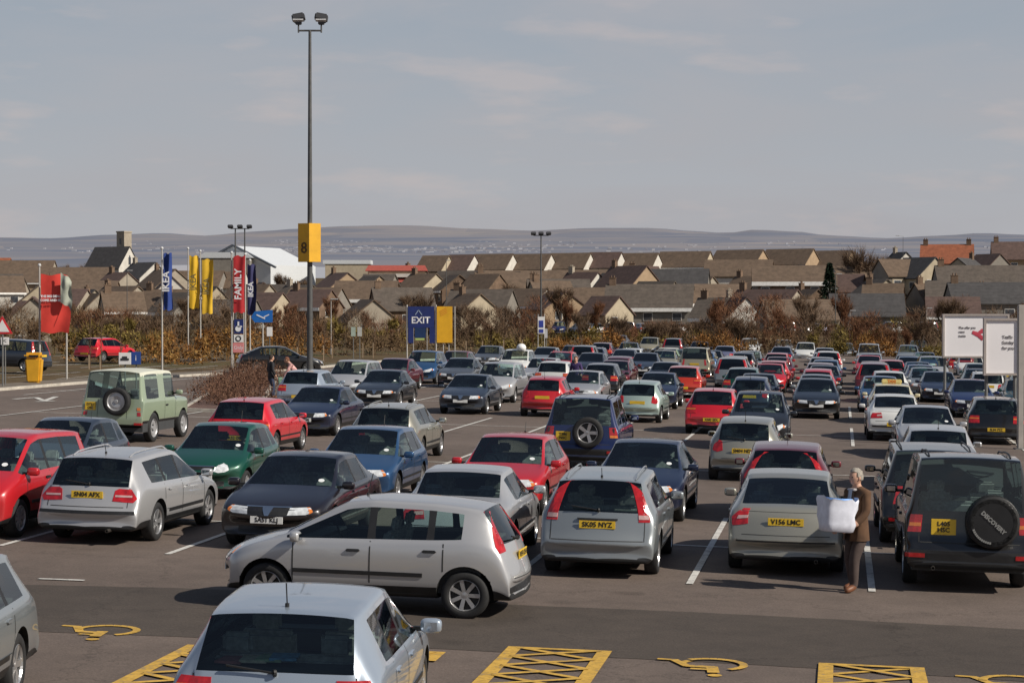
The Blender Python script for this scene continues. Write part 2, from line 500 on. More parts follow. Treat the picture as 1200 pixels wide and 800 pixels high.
    if P.get('rails'):
        f0, f1 = P['rails']; hx = P.get('railx', .5)
        for s in (-1, 1):
            rb = bmesh.new(); pts = []
            for q in range(9):
                f = f0+(f1-f0)*q/8; h = bv.ray_cast(Vector((s*hx, L/2-f, 4)), Vector((0, 0, -1)))[0]
                pts.append((s*hx, L/2-f, h.z+(.04 if 0 < q < 8 else .005)))
            tube(rb, pts, .014); mesh_obj('roof_rail', rb, P.get('railmat', BLK), root, .8)
    if P.get('wiper'):
        wf, wz = P['wiper']; h = bv.ray_cast(Vector((0, -5, wz)), Vector((0, 1, 0)))[0]
        wb = bmesh.new(); cyl(wb, (0, h.y-.03, wz), (.02, h.y-.02, wz), .03)
        a = Vector((0, h.y-.03, wz+.0)); b = Vector((-.38, h.y-.02, wz+.05)); cyl(wb, a, b, .01, seg=6); mesh_obj('rear_wiper', wb, BLK, root)
    if P.get('exhaust'):
        eb = bmesh.new(); ex, ez = P['exhaust']
        lathe(eb, [(-.1, .02), (-.1, .028), (.08, .028), (.08, .02)], axis='Y', seg=12, c=(ex, -L/2+.06, ez)); mesh_obj('exhaust_pipe', eb, mat('exhaust', (.1, .09, .08), .5, .8), root)
    sp['root'] = root; sp['bvh'] = bv
    return root
# station: (f, z, top half width, belt z, half width, options)
def C(bow=0, **k): return dict(cab=True, bow=bow, **k)
def B_(bow=0, **k): return dict(bow=bow, **k)
def seams(fa, fb, fc, zb, zs=.28, w=.017):
    # front of front door, between doors, rear of rear door
    return [rect(fa-w/2, fa+w/2, zs, zb), rect(fb-w/2, fb+w/2, zs, zb), rect(fc-w/2, fc+w/2, .5, zb), rect(fa, fc-.25, zs, zs+w)]
PROTO = {}
# --- tall five-door hatch with high slanted tail lights
PROTO['hatch_high'] = dict(name='parked_car', L=3.92, W=1.69, r=.295, ax=(.78, 3.27), wk='seven', cab=(1.15, 3.45, 0, .95, .68), seats=(1.95, 2.95), shelf=(3.3, .92),
 st=[(0, .52, .55, .50, .66, B_(.26, zl=.23)), (.05, .62, .60, .60, .74, B_(.24)), (.17, .74, .62, .70, .79, B_(.2)), (.50, .87, .66, .84, .83, B_(.1)), (.90, .965, .68, .92, .84, B_(.14, drop=.02)),
  (1.72, 1.40, .55, .93, .845, C(.08)), (2.05, 1.435, .57, .935, .845, C(0)), (2.13, 1.437, .57, .936, .845, C(0)), (2.80, 1.42, .56, .95, .845, C(0)), (2.87, 1.416, .56, .952, .845, C(0)), (3.22, 1.385, .545, .97, .84, C(0)),
  (3.46, 1.35, .53, .98, .825, C(-.06)), (3.76, .93, .62, .90, .79, B_(-.10, drop=.01)), (3.86, .66, .62, .64, .77, B_(-.10)), (3.91, .55, .62, .53, .76, B_(-.10)), (3.92, .48, .6, .46, .75, B_(-.11, zl=.30))],
 kinds={4: dict(top='ws', side='sw'), 5: dict(side='sw'), 6: dict(side='blk'), 7: dict(side='sw'), 8: dict(side='blk'), 9: dict(side='sw'), 11: dict(top='rw')},
 P=dict(head=[([(-30, .58), (25, .60), (52, .70), (60, .78), (20, .74), (-24, .68)], 0), ([(52, .66), (60, .68), (62, .76), (54, .73)], 1)],
  tail=[([(36, .84), (60, .82), (68, .90), (77, 1.30), (52, 1.30)], 0)],
  side=[(.012, rect(1.0, 2.75, .50, .55)), ], wrap=[(1, rect(-42, 42, .22, .34), .012), (-1, rect(-38, 38, .23, .40), .012)], seam=seams(1.12, 2.09, 3.0, .92), handle=[(1.88, .80), (2.83, .82)],
  grille=[[(-.36, .60), (.36, .60), (.40, .66), (-.40, .66)], rect(-.5, .5, .30, .42)], grillechrome=[rect(-.07, .07, .62, .67)], eseam=[(-1, rect(-.6, .6, .50, .512))],
  rplate=(0, .76, .52, .11), fplate=(0, .47, .52, .11), mirror=(1.18, .95, .84), aerial=1.85, wiper=(3.7, .95), mirrormat=None))
# --- boxy hatch with low square tail lights
PROTO['hatch_low'] = dict(name='parked_car', L=4.15, W=1.735, r=.305, ax=(.86, 3.38), wk='multi', cab=(1.25, 3.75, 0, .92, .70), seats=(2.05, 3.05), shelf=(3.5, .90),
 st=[(0, .52, .55, .50, .68, B_(.22, zl=.23)), (.04, .62, .60, .60, .77, B_(.2)), (.12, .72, .64, .68, .82, B_(.15)), (.55, .83, .68, .80, .86, B_(.08)), (1.10, .93, .70, .89, .865, B_(.12, drop=.02)),
  (1.92, 1.38, .56, .90, .867, C(.06)), (2.25, 1.415, .58, .905, .867, C(0)), (2.33, 1.417, .58, .906, .867, C(0)), (2.98, 1.405, .575, .92, .867, C(0)), (3.04, 1.40, .575, .92, .867, C(0)), (3.36, 1.385, .565, .93, .862, C(0)),
  (3.66, 1.36, .55, .94, .855, C(-.03)), (3.99, .93, .64, .90, .84, B_(-.06, drop=.01)), (4.08, .66, .66, .64, .83, B_(-.08)), (4.13, .57, .66, .55, .82, B_(-.08)), (4.15, .50, .62, .48, .80, B_(-.08, zl=.30))],
 kinds={4: dict(top='ws', side='sw'), 5: dict(side='sw'), 6: dict(side='blk'), 7: dict(side='sw'), 8: dict(side='blk'), 9: dict(side='sw'), 11: dict(top='rw')},
 P=dict(head=[([(-32, .56), (40, .58), (54, .60), (54, .70), (-32, .70)], 0), ([(44, .58), (54, .60), (54, .70), (46, .70)], 1)],
  tail=[([(8, .66), (58, .66), (60, .88), (12, .88)], 0), ([(12, .78), (58, .78), (59, .82), (12, .82)], 1)],
  side=[(.012, rect(1.25, 3.3, .46, .50))], seam=seams(1.2, 2.29, 3.1, .90), handle=[(2.05, .80), (2.93, .81)], handlemat=None,
  grille=[rect(-.42, .42, .60, .68), rect(-.5, .5, .30, .40)], grillechrome=[rect(-.06, .06, .60, .68)], eseam=[(-1, rect(-.6, .6, .53, .542)), (-1, rect(-.66, -.648, .53, .9)), (-1, rect(.648, .66, .53, .9))],
  rplate=(0, .47, .52, .11), fplate=(0, .45, .52, .11), mirror=(1.32, .93, .86), aerial=3.45, aerlen=.2, wiper=(3.9, .93)))
# --- small round hatch
PROTO['hatch_round'] = dict(name='parked_car', L=3.75, W=1.65, r=.285, ax=(.74, 3.18), wk='cap', cab=(1.1, 3.3, 0, .92, .66), seats=(1.85, 2.8), shelf=(3.15, .92),
 st=[(0, .50, .5, .48, .60, B_(.32, zl=.23)), (.06, .62, .55, .59, .70, B_(.30)), (.20, .73, .58, .69, .77, B_(.24)), (.50, .85, .62, .80, .81, B_(.12)), (.88, .95, .64, .90, .82, B_(.14, drop=.02)),
  (1.62, 1.38, .52, .91, .825, C(.08)), (1.95, 1.425, .55, .915, .825, C(0)), (2.03, 1.427, .55, .916, .825, C(0)), (2.62, 1.41, .545, .93, .825, C(0)), (2.68, 1.405, .54, .93, .825, C(0)), (3.0, 1.37, .52, .95, .815, C(0)),
  (3.26, 1.32, .50, .96, .80, C(-.08)), (3.56, .93, .58, .90, .76, B_(-.15, drop=.01)), (3.68, .66, .6, .64, .75, B_(-.16)), (3.74, .56, .6, .54, .74, B_(-.16)), (3.75, .48, .58, .46, .72, B_(-.16, zl=.30))],
 kinds={4: dict(top='ws', side='sw'), 5: dict(side='sw'), 6: dict(side='blk'), 7: dict(side='sw'), 9: dict(side='sw'), 11: dict(top='rw')},
 P=dict(head=[([(-25, .58), (-8, .55), (20, .56), (42, .60), (42, .69), (15, .73), (-18, .69)], 0)],
  tail=[([(14, .70), (40, .66), (60, .70), (64, .84), (50, .93), (26, .90)], 0)],
  side=[(.012, rect(1.05, 2.6, .46, .50))], wrap=[(1, rect(-40, 40, .22, .30), .01)], seam=seams(1.05, 1.99, 2.9, .90), handle=[(1.8, .79), (2.62, .80)], handlemat=None,
  grille=[[(-.25, .60), (.25, .60), (.3, .68), (-.3, .68)], rect(-.45, .45, .28, .38)], grillechrome=[rect(-.28, .28, .665, .68)], eseam=[(-1, rect(-.5, .5, .52, .53))],
  rplate=(0, .70, .52, .11), fplate=(0, .45, .52, .11), mirror=(1.12, .93, .82), aerial=3.1, aerlen=.25, wiper=(3.5, .95)))
# --- four-door saloon
PROTO['saloon'] = dict(name='parked_car', L=4.50, W=1.74, r=.31, ax=(.92, 3.56), wk='multi', cab=(1.4, 3.55, 0, .93, .70), seats=(2.2, 3.15), shelf=(3.5, .93),
 st=[(0, .52, .55, .50, .68, B_(.26, zl=.23)), (.04, .62, .62, .60, .77, B_(.24)), (.14, .71, .64, .67, .82, B_(.18)), (.60, .83, .68, .80, .86, B_(.08)), (1.22, .94, .70, .90, .87, B_(.14, drop=.02)),
  (2.02, 1.36, .55, .91, .87, C(.08)), (2.35, 1.40, .57, .915, .87, C(0)), (2.43, 1.402, .57, .916, .87, C(0)), (3.08, 1.385, .56, .93, .87, C(0)), (3.13, 1.38, .56, .93, .87, C(-.02)),
  (3.30, 1.35, .55, .94, .865, C(-.04)), (3.82, 1.02, .64, .93, .855, B_(-.1, drop=.02)), (4.30, .97, .66, .91, .83, B_(-.12)), (4.42, .70, .66, .67, .82, B_(-.12)), (4.48, .57, .64, .55, .81, B_(-.12)), (4.50, .50, .62, .48, .79, B_(-.12, zl=.30))],
 kinds={4: dict(top='ws', side='sw'), 5: dict(side='sw'), 6: dict(side='blk'), 7: dict(side='sw'), 8: dict(side='blk'), 9: dict(side='sw'), 10: dict(top='rw')},
 P=dict(head=[([(-34, .57), (30, .58), (52, .62), (56, .69), (-34, .68)], 0), ([(40, .59), (52, .62), (56, .69), (44, .69)], 1)],
  tail=[([(-12, .72), (52, .70), (60, .86), (-8, .88)], 0), ([(-8, .78), (24, .77), (24, .82), (-8, .83)], 2)],
  side=[(.012, rect(1.2, 3.4, .46, .50))], wrap=[(-1, rect(-38, 38, .44, .48), .01), (1, rect(-38, 38, .43, .47), .01)], seam=seams(1.28, 2.39, 3.25, .90), handle=[(2.15, .80), (3.02, .81)], handlemat=None,
  grille=[[(-.32, .57), (-.04, .57), (-.10, .68), (-.34, .68)], [(.04, .57), (.32, .57), (.34, .68), (.10, .68)], rect(-.5, .5, .28, .38)], grillechrome=[[(-.03, .56), (.03, .56), (.09, .69), (-.09, .69)], rect(-.36, .36, .685, .70)],
  eseam=[(-1, rect(-.6, .6, .62, .63)), (-1, rect(-.6, .6, .91, .918))],
  rplate=(0, .53, .52, .11), fplate=(0, .49, .52, .11), mirror=(1.42, .95, .86), exhaust=(.45, .25)))
# --- five-door estate
PROTO['estate'] = dict(name='parked_car', L=4.52, W=1.74, r=.31, ax=(.90, 3.46), wk='five', cab=(1.4, 4.1, 0, .92, .70), seats=(2.15, 3.1), shelf=(3.8, .90),
 st=[(0, .52, .55, .50, .68, B_(.26, zl=.23)), (.04, .62, .62, .60, .77, B_(.24)), (.14, .71, .64, .67, .82, B_(.18)), (.60, .83, .68, .80, .86, B_(.08)), (1.18, .94, .70, .90, .87, B_(.14, drop=.02)),
  (1.98, 1.37, .55, .91, .87, C(.08)), (2.32, 1.415, .58, .915, .87, C(0)), (2.40, 1.417, .58, .916, .87, C(0)), (3.05, 1.41, .575, .93, .87, C(0)), (3.13, 1.405, .575, .93, .87, C(0)), (3.72, 1.38, .56, .94, .865, C(0)),
  (3.98, 1.35, .55, .95, .855, C(-.05)), (4.32, .92, .64, .90, .83, B_(-.10, drop=.01)), (4.42, .66, .66, .64, .82, B_(-.11)), (4.48, .57, .66, .55, .82, B_(-.11)), (4.52, .50, .62, .48, .80, B_(-.12, zl=.30))],
 kinds={4: dict(top='ws', side='sw'), 5: dict(side='sw'), 6: dict(side='blk'), 7: dict(side='sw'), 8: dict(side='blk'), 9: dict(side='sw'), 11: dict(top='rw')},
 P=dict(head=[([(-34, .57), (30, .58), (52, .62), (56, .69), (-34, .68)], 0), ([(40, .59), (52, .62), (56, .69), (44, .69)], 1)],
  tail=[([(-8, .70), (52, .68), (62, .74), (58, .88), (12, .89), (-4, .86)], 0), ([(0, .765), (52, .76), (54, .79), (0, .795)], 2)],
  side=[(.012, rect(1.2, 3.2, .44, .49))], wrap=[(-1, rect(-42, 42, .50, .55), .012), (1, rect(-40, 40, .46, .50), .012)], seam=seams(1.25, 2.36, 3.2, .90), handle=[(2.1, .80), (2.98, .81)], handlemat=None,
  grille=[rect(-.34, .34, .57, .68), rect(-.5, .5, .28, .38)], grillechrome=[rect(-.36, .36, .67, .69)], eseam=[(-1, rect(-.6, .6, .60, .612)), (-1, rect(-.66, -.648, .6, .9)), (-1, rect(.648, .66, .6, .9))],
  rplate=(0, .79, .52, .11), fplate=(0, .46, .52, .11), mirror=(1.38, .95, .86), aerial=3.6, aerlen=.15, rails=(2.1, 3.8), railx=.47, railmat=None, wiper=(4.3, .95), exhaust=(.4, .25)))
# --- estate with tall pillar lights
e = {k: v for k, v in PROTO['estate'].items()}
PROTO['estate_tall'] = dict(e, L=4.45, W=1.71, r=.31, ax=(.86, 3.475), wk='seven', shelf=(3.75, .9),
 st=[(0, .52, .55, .50, .66, B_(.28, zl=.23)), (.04, .62, .60, .60, .75, B_(.26)), (.16, .74, .62, .70, .80, B_(.2)), (.55, .88, .66, .84, .845, B_(.1)), (1.05, .98, .69, .93, .853, B_(.14, drop=.02)),
  (1.90, 1.42, .56, .94, .855, C(.08)), (2.25, 1.465, .585, .945, .855, C(0)), (2.33, 1.467, .585, .946, .855, C(0)), (3.0, 1.455, .58, .96, .855, C(0)), (3.08, 1.45, .58, .96, .855, C(0)), (3.75, 1.42, .57, .98, .85, C(0)),
  (4.04, 1.40, .56, .99, .845, C(-.05)), (4.26, .95, .67, .92, .825, B_(-.09, drop=.01)), (4.34, .66, .68, .64, .815, B_(-.10)), (4.42, .57, .66, .55, .81, B_(-.11)), (4.45, .50, .62, .48, .79, B_(-.12, zl=.30))],
 P=dict(head=[([(-20, .60), (28, .60), (52, .68), (58, .80), (20, .76), (-14, .70)], 0)],
  tail=[([(35, .82), (60, .82), (66, .95), (82, 1.38), (46, 1.38)], 0), ([(36, .86), (60, .86), (62, .92), (37, .92)], 2)],
  side=[(.01, rect(1.15, 3.0, .46, .50))], seam=seams(1.2, 2.29, 3.15, .93), handle=[(2.05, .83), (2.95, .84)], handlemat=None,
  grille=[[(-.30, .60), (.30, .60), (.34, .67), (-.34, .67)], rect(-.5, .5, .28, .40)], grillechrome=[rect(-.07, .07, .61, .67)],
  end=[(-1, rect(-.29, .29, .842, .865), .03)], eseam=[(-1, rect(-.66, .66, .55, .562)), (-1, rect(-.68, -.668, .55, .9)), (-1, rect(.668, .68, .55, .9))],
  rplate=(0, .775, .52, .11), fplate=(0, .46, .52, .11), mirror=(1.35, .97, .845), aerial=3.8, aerlen=.14, rails=(1.95, 3.9), railx=.50, railmat=None, wiper=(4.2, .98)))
# --- saloon-like hatch (big five-door with short tail)
PROTO['liftback'] = dict(PROTO['saloon'], L=4.65, W=1.76, ax=(.93, 3.63), cab=(1.4, 3.8, 0, .93, .70), shelf=(3.72, .93),
 st=[(0, .52, .55, .50, .68, B_(.26, zl=.23)), (.04, .62, .62, .60, .77, B_(.24)), (.14, .72, .64, .68, .82, B_(.18)), (.60, .85, .68, .82, .87, B_(.08)), (1.20, .96, .70, .92, .88, B_(.14, drop=.02)),
  (2.05, 1.40, .56, .93, .88, C(.08)), (2.40, 1.44, .58, .935, .88, C(0)), (2.48, 1.442, .58, .936, .88, C(0)), (3.15, 1.42, .57, .95, .88, C(0)), (3.20, 1.415, .57, .95, .88, C(-.02)),
  (3.45, 1.37, .55, .96, .872, C(-.04)), (4.20, 1.03, .66, .96, .85, B_(-.1, drop=.02)), (4.48, 1.0, .68, .93, .835, B_(-.12)), (4.58, .72, .67, .69, .83, B_(-.12)), (4.63, .59, .66, .57, .82, B_(-.12)), (4.65, .50, .62, .48, .80, B_(-.12, zl=.30))],
 P=dict(PROTO['saloon']['P'], tail=[([(18, .76), (54, .72), (64, .84), (58, .97), (26, .97)], 0), ([(22, .84), (50, .82), (50, .87), (22, .88)], 2)],
  wrap=[(1, rect(-38, 38, .22, .30), .01)], end=[(-1, rect(-.72, .72, .50, .525), .006)], rplate=(0, .80, .52, .11), eseam=[(-1, rect(-.64, .64, .60, .61)), (-1, rect(-.64, .64, .93, .937))], rails=None))
# --- people carrier
PROTO['mpv'] = dict(PROTO['hatch_high'], L=4.28, W=1.75, r=.31, ax=(.86, 3.6), wk='cap', cab=(1.0, 3.95, 0, 1.02, .70), seats=(1.85, 2.85), seatz=.14, shelf=None,
 st=[(0, .55, .55, .53, .68, B_(.26, zl=.23)), (.05, .68, .60, .66, .77, B_(.24)), (.16, .80, .64, .76, .82, B_(.18)), (.48, .96, .68, .90, .865, B_(.1)), (.80, 1.06, .70, 1.0, .873, B_(.14, drop=.02)),
  (1.62, 1.56, .58, 1.01, .875, C(.08)), (2.0, 1.615, .61, 1.015, .875, C(0)), (2.08, 1.617, .61, 1.016, .875, C(0)), (2.85, 1.61, .605, 1.02, .875, C(0)), (2.93, 1.605, .605, 1.02, .875, C(0)), (3.65, 1.58, .59, 1.03, .87, C(0)),
  (3.92, 1.55, .58, 1.04, .86, C(-.05)), (4.14, 1.02, .68, .98, .85, B_(-.08, drop=.01)), (4.20, .68, .68, .66, .84, B_(-.10)), (4.25, .60, .66, .58, .84, B_(-.10)), (4.28, .52, .62, .50, .82, B_(-.10, zl=.30))],
 P=dict(PROTO['hatch_high']['P'], tail=[([(34, .82), (60, .82), (66, .95), (82, 1.5), (48, 1.5)], 0)], side=[(.012, rect(1.0, 3.2, .52, .57))], seam=seams(1.05, 2.04, 3.2, 1.0), handle=[(1.9, .90), (2.8, .91)], mirror=(1.08, 1.04, .865),
  eseam=[(-1, rect(-.66, .66, .60, .612))], rplate=(0, .80, .52, .11), wrap=[(-1, rect(-38, 38, .24, .38), .012)], aerial=1.8))
# --- off-roader with the spare wheel on the back door
def suv(**k):
    d = dict(name='parked_car', L=4.45, W=1.78, r=.37, ax=(.78, 3.32), arch=.07, wk='five', cab=(1.25, 4.3, 0, 1.12, .74), seats=(2.0, 3.0), seatz=.28, zl=.34, tint=False, crroof=.75, crv=.75, crg=.9, crsh=.35,
     st=[(0, .72, .62, .70, .74, B_(.10, zl=.40)), (.03, .86, .66, .82, .80, B_(.10)), (.08, .98, .68, .94, .84, B_(.08)), (.55, 1.08, .72, 1.04, .88, B_(.04)), (1.25, 1.16, .74, 1.10, .885, B_(.08, drop=.02)),
      (1.75, 1.74, .64, 1.12, .885, C(.06, tw=.03)), (2.2, 1.80, .67, 1.12, .885, C(0, tw=.03)), (2.28, 1.80, .67, 1.12, .885, C(0, tw=.03)), (3.0, 1.80, .67, 1.12, .885, C(0, tw=.03)), (3.1, 1.80, .67, 1.12, .885, C(0, tw=.03)), (4.05, 1.78, .66, 1.12, .885, C(0, tw=.03)),
      (4.18, 1.77, .655, 1.12, .88, C(-.03, tw=.03)), (4.30, 1.14, .70, 1.10, .87, B_(-.03, drop=.01)), (4.36, .72, .70, .70, .86, B_(-.03)), (4.43, .66, .70, .64, .86, B_(-.04)), (4.45, .56, .66, .54, .84, B_(-.04, zl=.42))],
     kinds={4: dict(top='ws', side='sw'), 5: dict(side='sw'), 6: dict(side='blk'), 7: dict(side='sw'), 8: dict(), 9: dict(side='sw'), 11: dict(top='rw')},
     P=dict(head=[(rect(-20, 30, .78, .94), 0), (rect(32, 56, .78, .94), 1)], tail=[([(34, .86), (56, .86), (56, 1.10), (34, 1.10)], 0), (rect(35, 55, .86, .92), 1)], fog=[rect(20, 50, .50, .56)],
      side=[(.02, rect(1.2, 2.95, .62, .70))], wrap=[(1, rect(-40, 40, .44, .66), .015), (-1, rect(-40, 40, .46, .60), .02)], seam=seams(1.3, 2.24, 3.0, 1.08, .44), handle=[(2.0, .96), (2.85, .96)],
      grille=[rect(-.42, .42, .76, .94)], grillechrome=[rect(-.40, .40, .84, .86)], rplate=(-.42, .88, .34, .22), fplate=(0, .60, .52, .11), mirror=(1.45, 1.2, .89), eseam=[(-1, rect(-.68, .68, .70, .712)), (-1, rect(-.70, -.688, .7, 1.1))], rails=(1.9, 4.0), railx=.56, exhaust=(-.5, .36)))
    P = k.pop('P', {}); d.update(k); d['P'] = dict(d['P'], **P); return d
PROTO['offroader'] = suv(spare=(.17, .98, 'five'), lowtrim=True)
PROTO['offroader_dark'] = suv(spare=(.30, 1.02, 'cover'), L=4.5, ax=(.80, 3.34), P=dict(tail=[(rect(36, 56, .84, 1.08), 0), (rect(37, 55, .92, .97), 1)], rplate=(-.36, .92, .34, .22)),
   st=[(0, .72, .62, .70, .74, B_(.10, zl=.40)), (.03, .86, .66, .82, .80, B_(.10)), (.08, .98, .68, .94, .84, B_(.08)), (.55, 1.08, .72, 1.04, .88, B_(.04)), (1.15, 1.16, .74, 1.12, .885, B_(.06, drop=.02)),
      (1.70, 1.78, .66, 1.14, .885, C(.06, tw=.03)), (2.2, 1.84, .69, 1.14, .885, C(0, tw=.03)), (2.28, 1.84, .69, 1.14, .885, C(0, tw=.03)), (2.9, 1.86, .69, 1.14, .885, C(0, tw=.03)), (3.0, 1.90, .69, 1.14, .885, C(0, tw=.03)), (4.15, 1.90, .685, 1.14, .885, C(0, tw=.03)),
      (4.26, 1.88, .68, 1.14, .88, C(-.03, tw=.03)), (4.34, 1.14, .72, 1.10, .87, B_(-.03, drop=.01)), (4.38, .74, .72, .72, .86, B_(-.03)), (4.47, .68, .70, .66, .86, B_(-.04)), (4.50, .58, .66, .56, .84, B_(-.04, zl=.42))])
PROTO['softroader'] = suv(L=4.6, P=dict(rplate=(0, .86, .52, .11), tail=[(rect(34, 56, .80, 1.12), 0)]))
# --- old square utility 4x4
PROTO['utility'] = suv(L=3.9, W=1.79, r=.385, ax=(.62, 2.98), arch=.06, wk='steel', zl=.46, crroof=1.0, crv=.95, crg=1.0, crsh=1.0, crst={4: 1, 5: .8, 11: 1, 12: 1, 2: .8}, cab=(1.3, 3.75, 0, 1.2, .78), spare=(.16, 1.12, 'steel'), seats=(1.95, 2.9), seatz=.34, seal=.035,
   st=[(0, .82, .62, .80, .66, B_(0, zl=.62)), (.01, .98, .62, .95, .67, B_(0, zl=.55)), (.03, 1.13, .62, 1.10, .70, B_(0, zl=.5)), (.08, 1.17, .64, 1.12, .82, B_(0)), (1.22, 1.22, .70, 1.16, .86, B_(0, drop=.01, bi=.02)),
      (1.42, 1.86, .74, 1.18, .865, C(0, tw=.02, bi=.02)), (1.52, 1.95, .72, 1.18, .865, C(0, tw=.03, drop=.05, bi=.02)), (2.13, 1.97, .72, 1.18, .865, C(0, tw=.03, drop=.05, bi=.02)), (2.25, 1.97, .72, 1.18, .865, C(0, tw=.03, drop=.05, bi=.02)), (2.6, 1.97, .72, 1.18, .865, C(0, tw=.03, drop=.05, bi=.02)), (3.55, 1.96, .72, 1.18, .865, C(0, tw=.03, drop=.05, bi=.02)),
      (3.74, 1.93, .70, 1.18, .865, C(0, tw=.03, drop=.05, bi=.02)), (3.82, 1.20, .74, 1.16, .86, B_(0, drop=.01, bi=.02)), (3.86, .86, .76, .84, .86, B_(0)), (3.89, .76, .76, .74, .86, B_(0)), (3.90, .66, .76, .64, .85, B_(0, zl=.5))],
   kinds={4: dict(top='ws', side='sw'), 6: dict(side='sw'), 5: dict(side='sw'), 9: dict(side='sw'), 11: dict(top='rw')},
   P=dict(head=[([(-18, .90), (-6, .84), (8, .84), (18, .90), (18, 1.0), (8, 1.06), (-6, 1.06), (-18, 1.0)], 0)], tail=[(rect(30, 40, .74, .84), 0), (rect(30, 40, .88, .96), 1)],
     side=[], seam=[rect(1.32, 1.335, .6, 1.16), rect(2.18, 2.195, .6, 1.16)], handle=[(2.05, .98)], wrap=[(1, rect(-40, 40, .5, .62), .05)], eseam=[(-1, rect(-.42, -.408, .66, 1.18)), (-1, rect(.408, .42, .66, 1.18))],
     grille=[rect(-.36, .36, .78, 1.08)], grillechrome=[], rplate=(-.62, .98, .30, .22), fplate=(0, .60, .52, .11), mirror=(1.3, 1.3, .86), rails=None, exhaust=(.5, .42)))

def build_proto(key):
    sp = PROTO[key]
    sp = dict(sp); sp['P'] = dict(sp['P'])
    sp['paint'] = paint('proto', (.4, .4, .4))
    for q in ('handlemat', 'railmat', 'mirrormat'):
        if q in sp['P'] and sp['P'][q] is None: sp['P'][q] = sp['paint']
    root = make_car(sp)
    if sp.get('spare'):
        x, z, kind = sp['spare']
        loc = sp['bvh'].ray_cast(Vector((x, -5, z)), Vector((0, 1, 0)))[0]
        w = add_wheel(root, kind, sp['r']*.98, (x, loc.y-.12, z), -math.pi/2, 'spare_wheel')
    sp['root'] = root
    return sp
# ------------------------------------------------------------------ survey frame
HC, F, HOR, W0, H0 = 3.85, 2440.0, 360.0, 1200.0, 800.0
PITCH = math.atan((H0/2-HOR)/F)
KT = .021                                  # the site falls away to the right by this much
DS = F/1600.0
def gz(x, y):
    f = 1 if y < 175 else max(0, 1-(y-175)/60)
    return -KT*max(-75, min(95, x))*f
def at(x, y, Z=0.0):                       # point Z above the sloping car park seen at pixel (x, y) of the survey photo
    u = (x-W0/2)/F; v = (H0/2-y)/F
    d = Vector((u, math.cos(PITCH)+v*math.sin(PITCH), -math.sin(PITCH)+v*math.cos(PITCH)))
    t = (Z-HC)/(d.z+KT*d.x)
    return Vector((d.x*t, d.y*t, Z-KT*d.x*t))
def onlot(p, z=0): return Vector((p.x, p.y, gz(p.x, p.y)+z))
TILT = Matrix.Rotation(math.atan(KT), 4, 'Y')
def atd(x, y, D):                          # point on the slope beyond, D in survey steps of depth
    return Vector((D*(x-W0/2)/1600.0, D*DS, HC+D*(HOR-y)/1600.0))
TH = math.atan(385/F)                      # the bays run this much to the right of the view
VH = Vector((math.sin(TH), math.cos(TH), 0)); UH = Vector((math.cos(TH), -math.sin(TH), 0))

cam = bpy.data.cameras.new('camera'); co = bpy.data.objects.new('camera', cam); COL.objects.link(co)
cam.sensor_width = 36; cam.lens = 36*F/W0; cam.clip_end = 20000; cam.clip_start = .1
co.location = (0, 0, HC); co.rotation_euler = (math.pi/2-PITCH, 0, 0); SC.camera = co
SC.view_settings.view_transform = 'Standard'; SC.view_settings.look = 'None'; SC.view_settings.exposure = 0

# ------------------------------------------------------------------ light
SUN_EL, SUN_AZ = R(37), R(72)              # azimuth from +Y (the view) towards +X ... a little behind the viewer
sd = Vector((math.sin(R(115))*math.cos(SUN_EL), math.cos(R(115))*math.cos(SUN_EL), math.sin(SUN_EL)))
sl = bpy.data.lights.new('sun', 'SUN'); sl.energy = 5.0; sl.angle = R(.55); sl.color = (1, .93, .82)
so = bpy.data.objects.new('sun', sl); COL.objects.link(so); so.rotation_euler = (-sd).to_track_quat('-Z', 'Y').to_euler()
wd = bpy.data.worlds.new('World'); SC.world = wd; wd.use_nodes = True
nt = wd.node_tree; bg = nt.nodes['Background']
sky = N(nt, 'ShaderNodeTexSky', sky_type='NISHITA'); sky.sun_disc = False
sky.sun_elevation = SUN_EL; sky.sun_rotation = R(115); sky.air_density = 1.2; sky.dust_density = 2.5
sc_ = N(nt, 'ShaderNodeMix', data_type='RGBA', blend_type='MULTIPLY'); sc_.inputs[0].default_value = 1
sc_.inputs[7].default_value = (.085, .085, .085, 1)
nt.links.new(sky.outputs[0], sc_.inputs[6])
tc = N(nt, 'ShaderNodeTexCoord'); mp = N(nt, 'ShaderNodeMapping'); mp.inputs['Scale'].default_value = (1.1, 1.1, 4.6)
nt.links.new(tc.outputs['Generated'], mp.inputs[0])
n1 = N(nt, 'ShaderNodeTexNoise'); n1.inputs['Scale'].default_value = 4.6; n1.inputs['Detail'].default_value = 6; n1.inputs['Roughness'].default_value = .55; n1.inputs['Distortion'].default_value = .4
nt.links.new(mp.outputs[0], n1.inputs['Vector'])
n2 = N(nt, 'ShaderNodeTexNoise'); n2.inputs['Scale'].default_value = 13; n2.inputs['Detail'].default_value = 5
nt.links.new(mp.outputs[0], n2.inputs['Vector'])
sx = N(nt, 'ShaderNodeSeparateXYZ'); nt.links.new(tc.outputs['Generated'], sx.inputs[0])
g1 = ramp(nt, sx.outputs['Z'], [(0, (.49, .485, .515)), (.045, (.45, .46, .50)), (.10, (.39, .42, .475)), (.17, (.325, .375, .445)), (.24, (.27, .32, .40)), (.45, (.10, .135, .21))])
c1 = ramp(nt, n1.outputs['Fac'], [(.42, (0, 0, 0)), (.64, (.8, .8, .8))])
c2 = ramp(nt, n2.outputs['Fac'], [(.55, (0, 0, 0)), (.70, (1, 1, 1))])
m1 = N(nt, 'ShaderNodeMix', data_type='RGBA'); m1.inputs[7].default_value = (.435, .43, .465, 1)
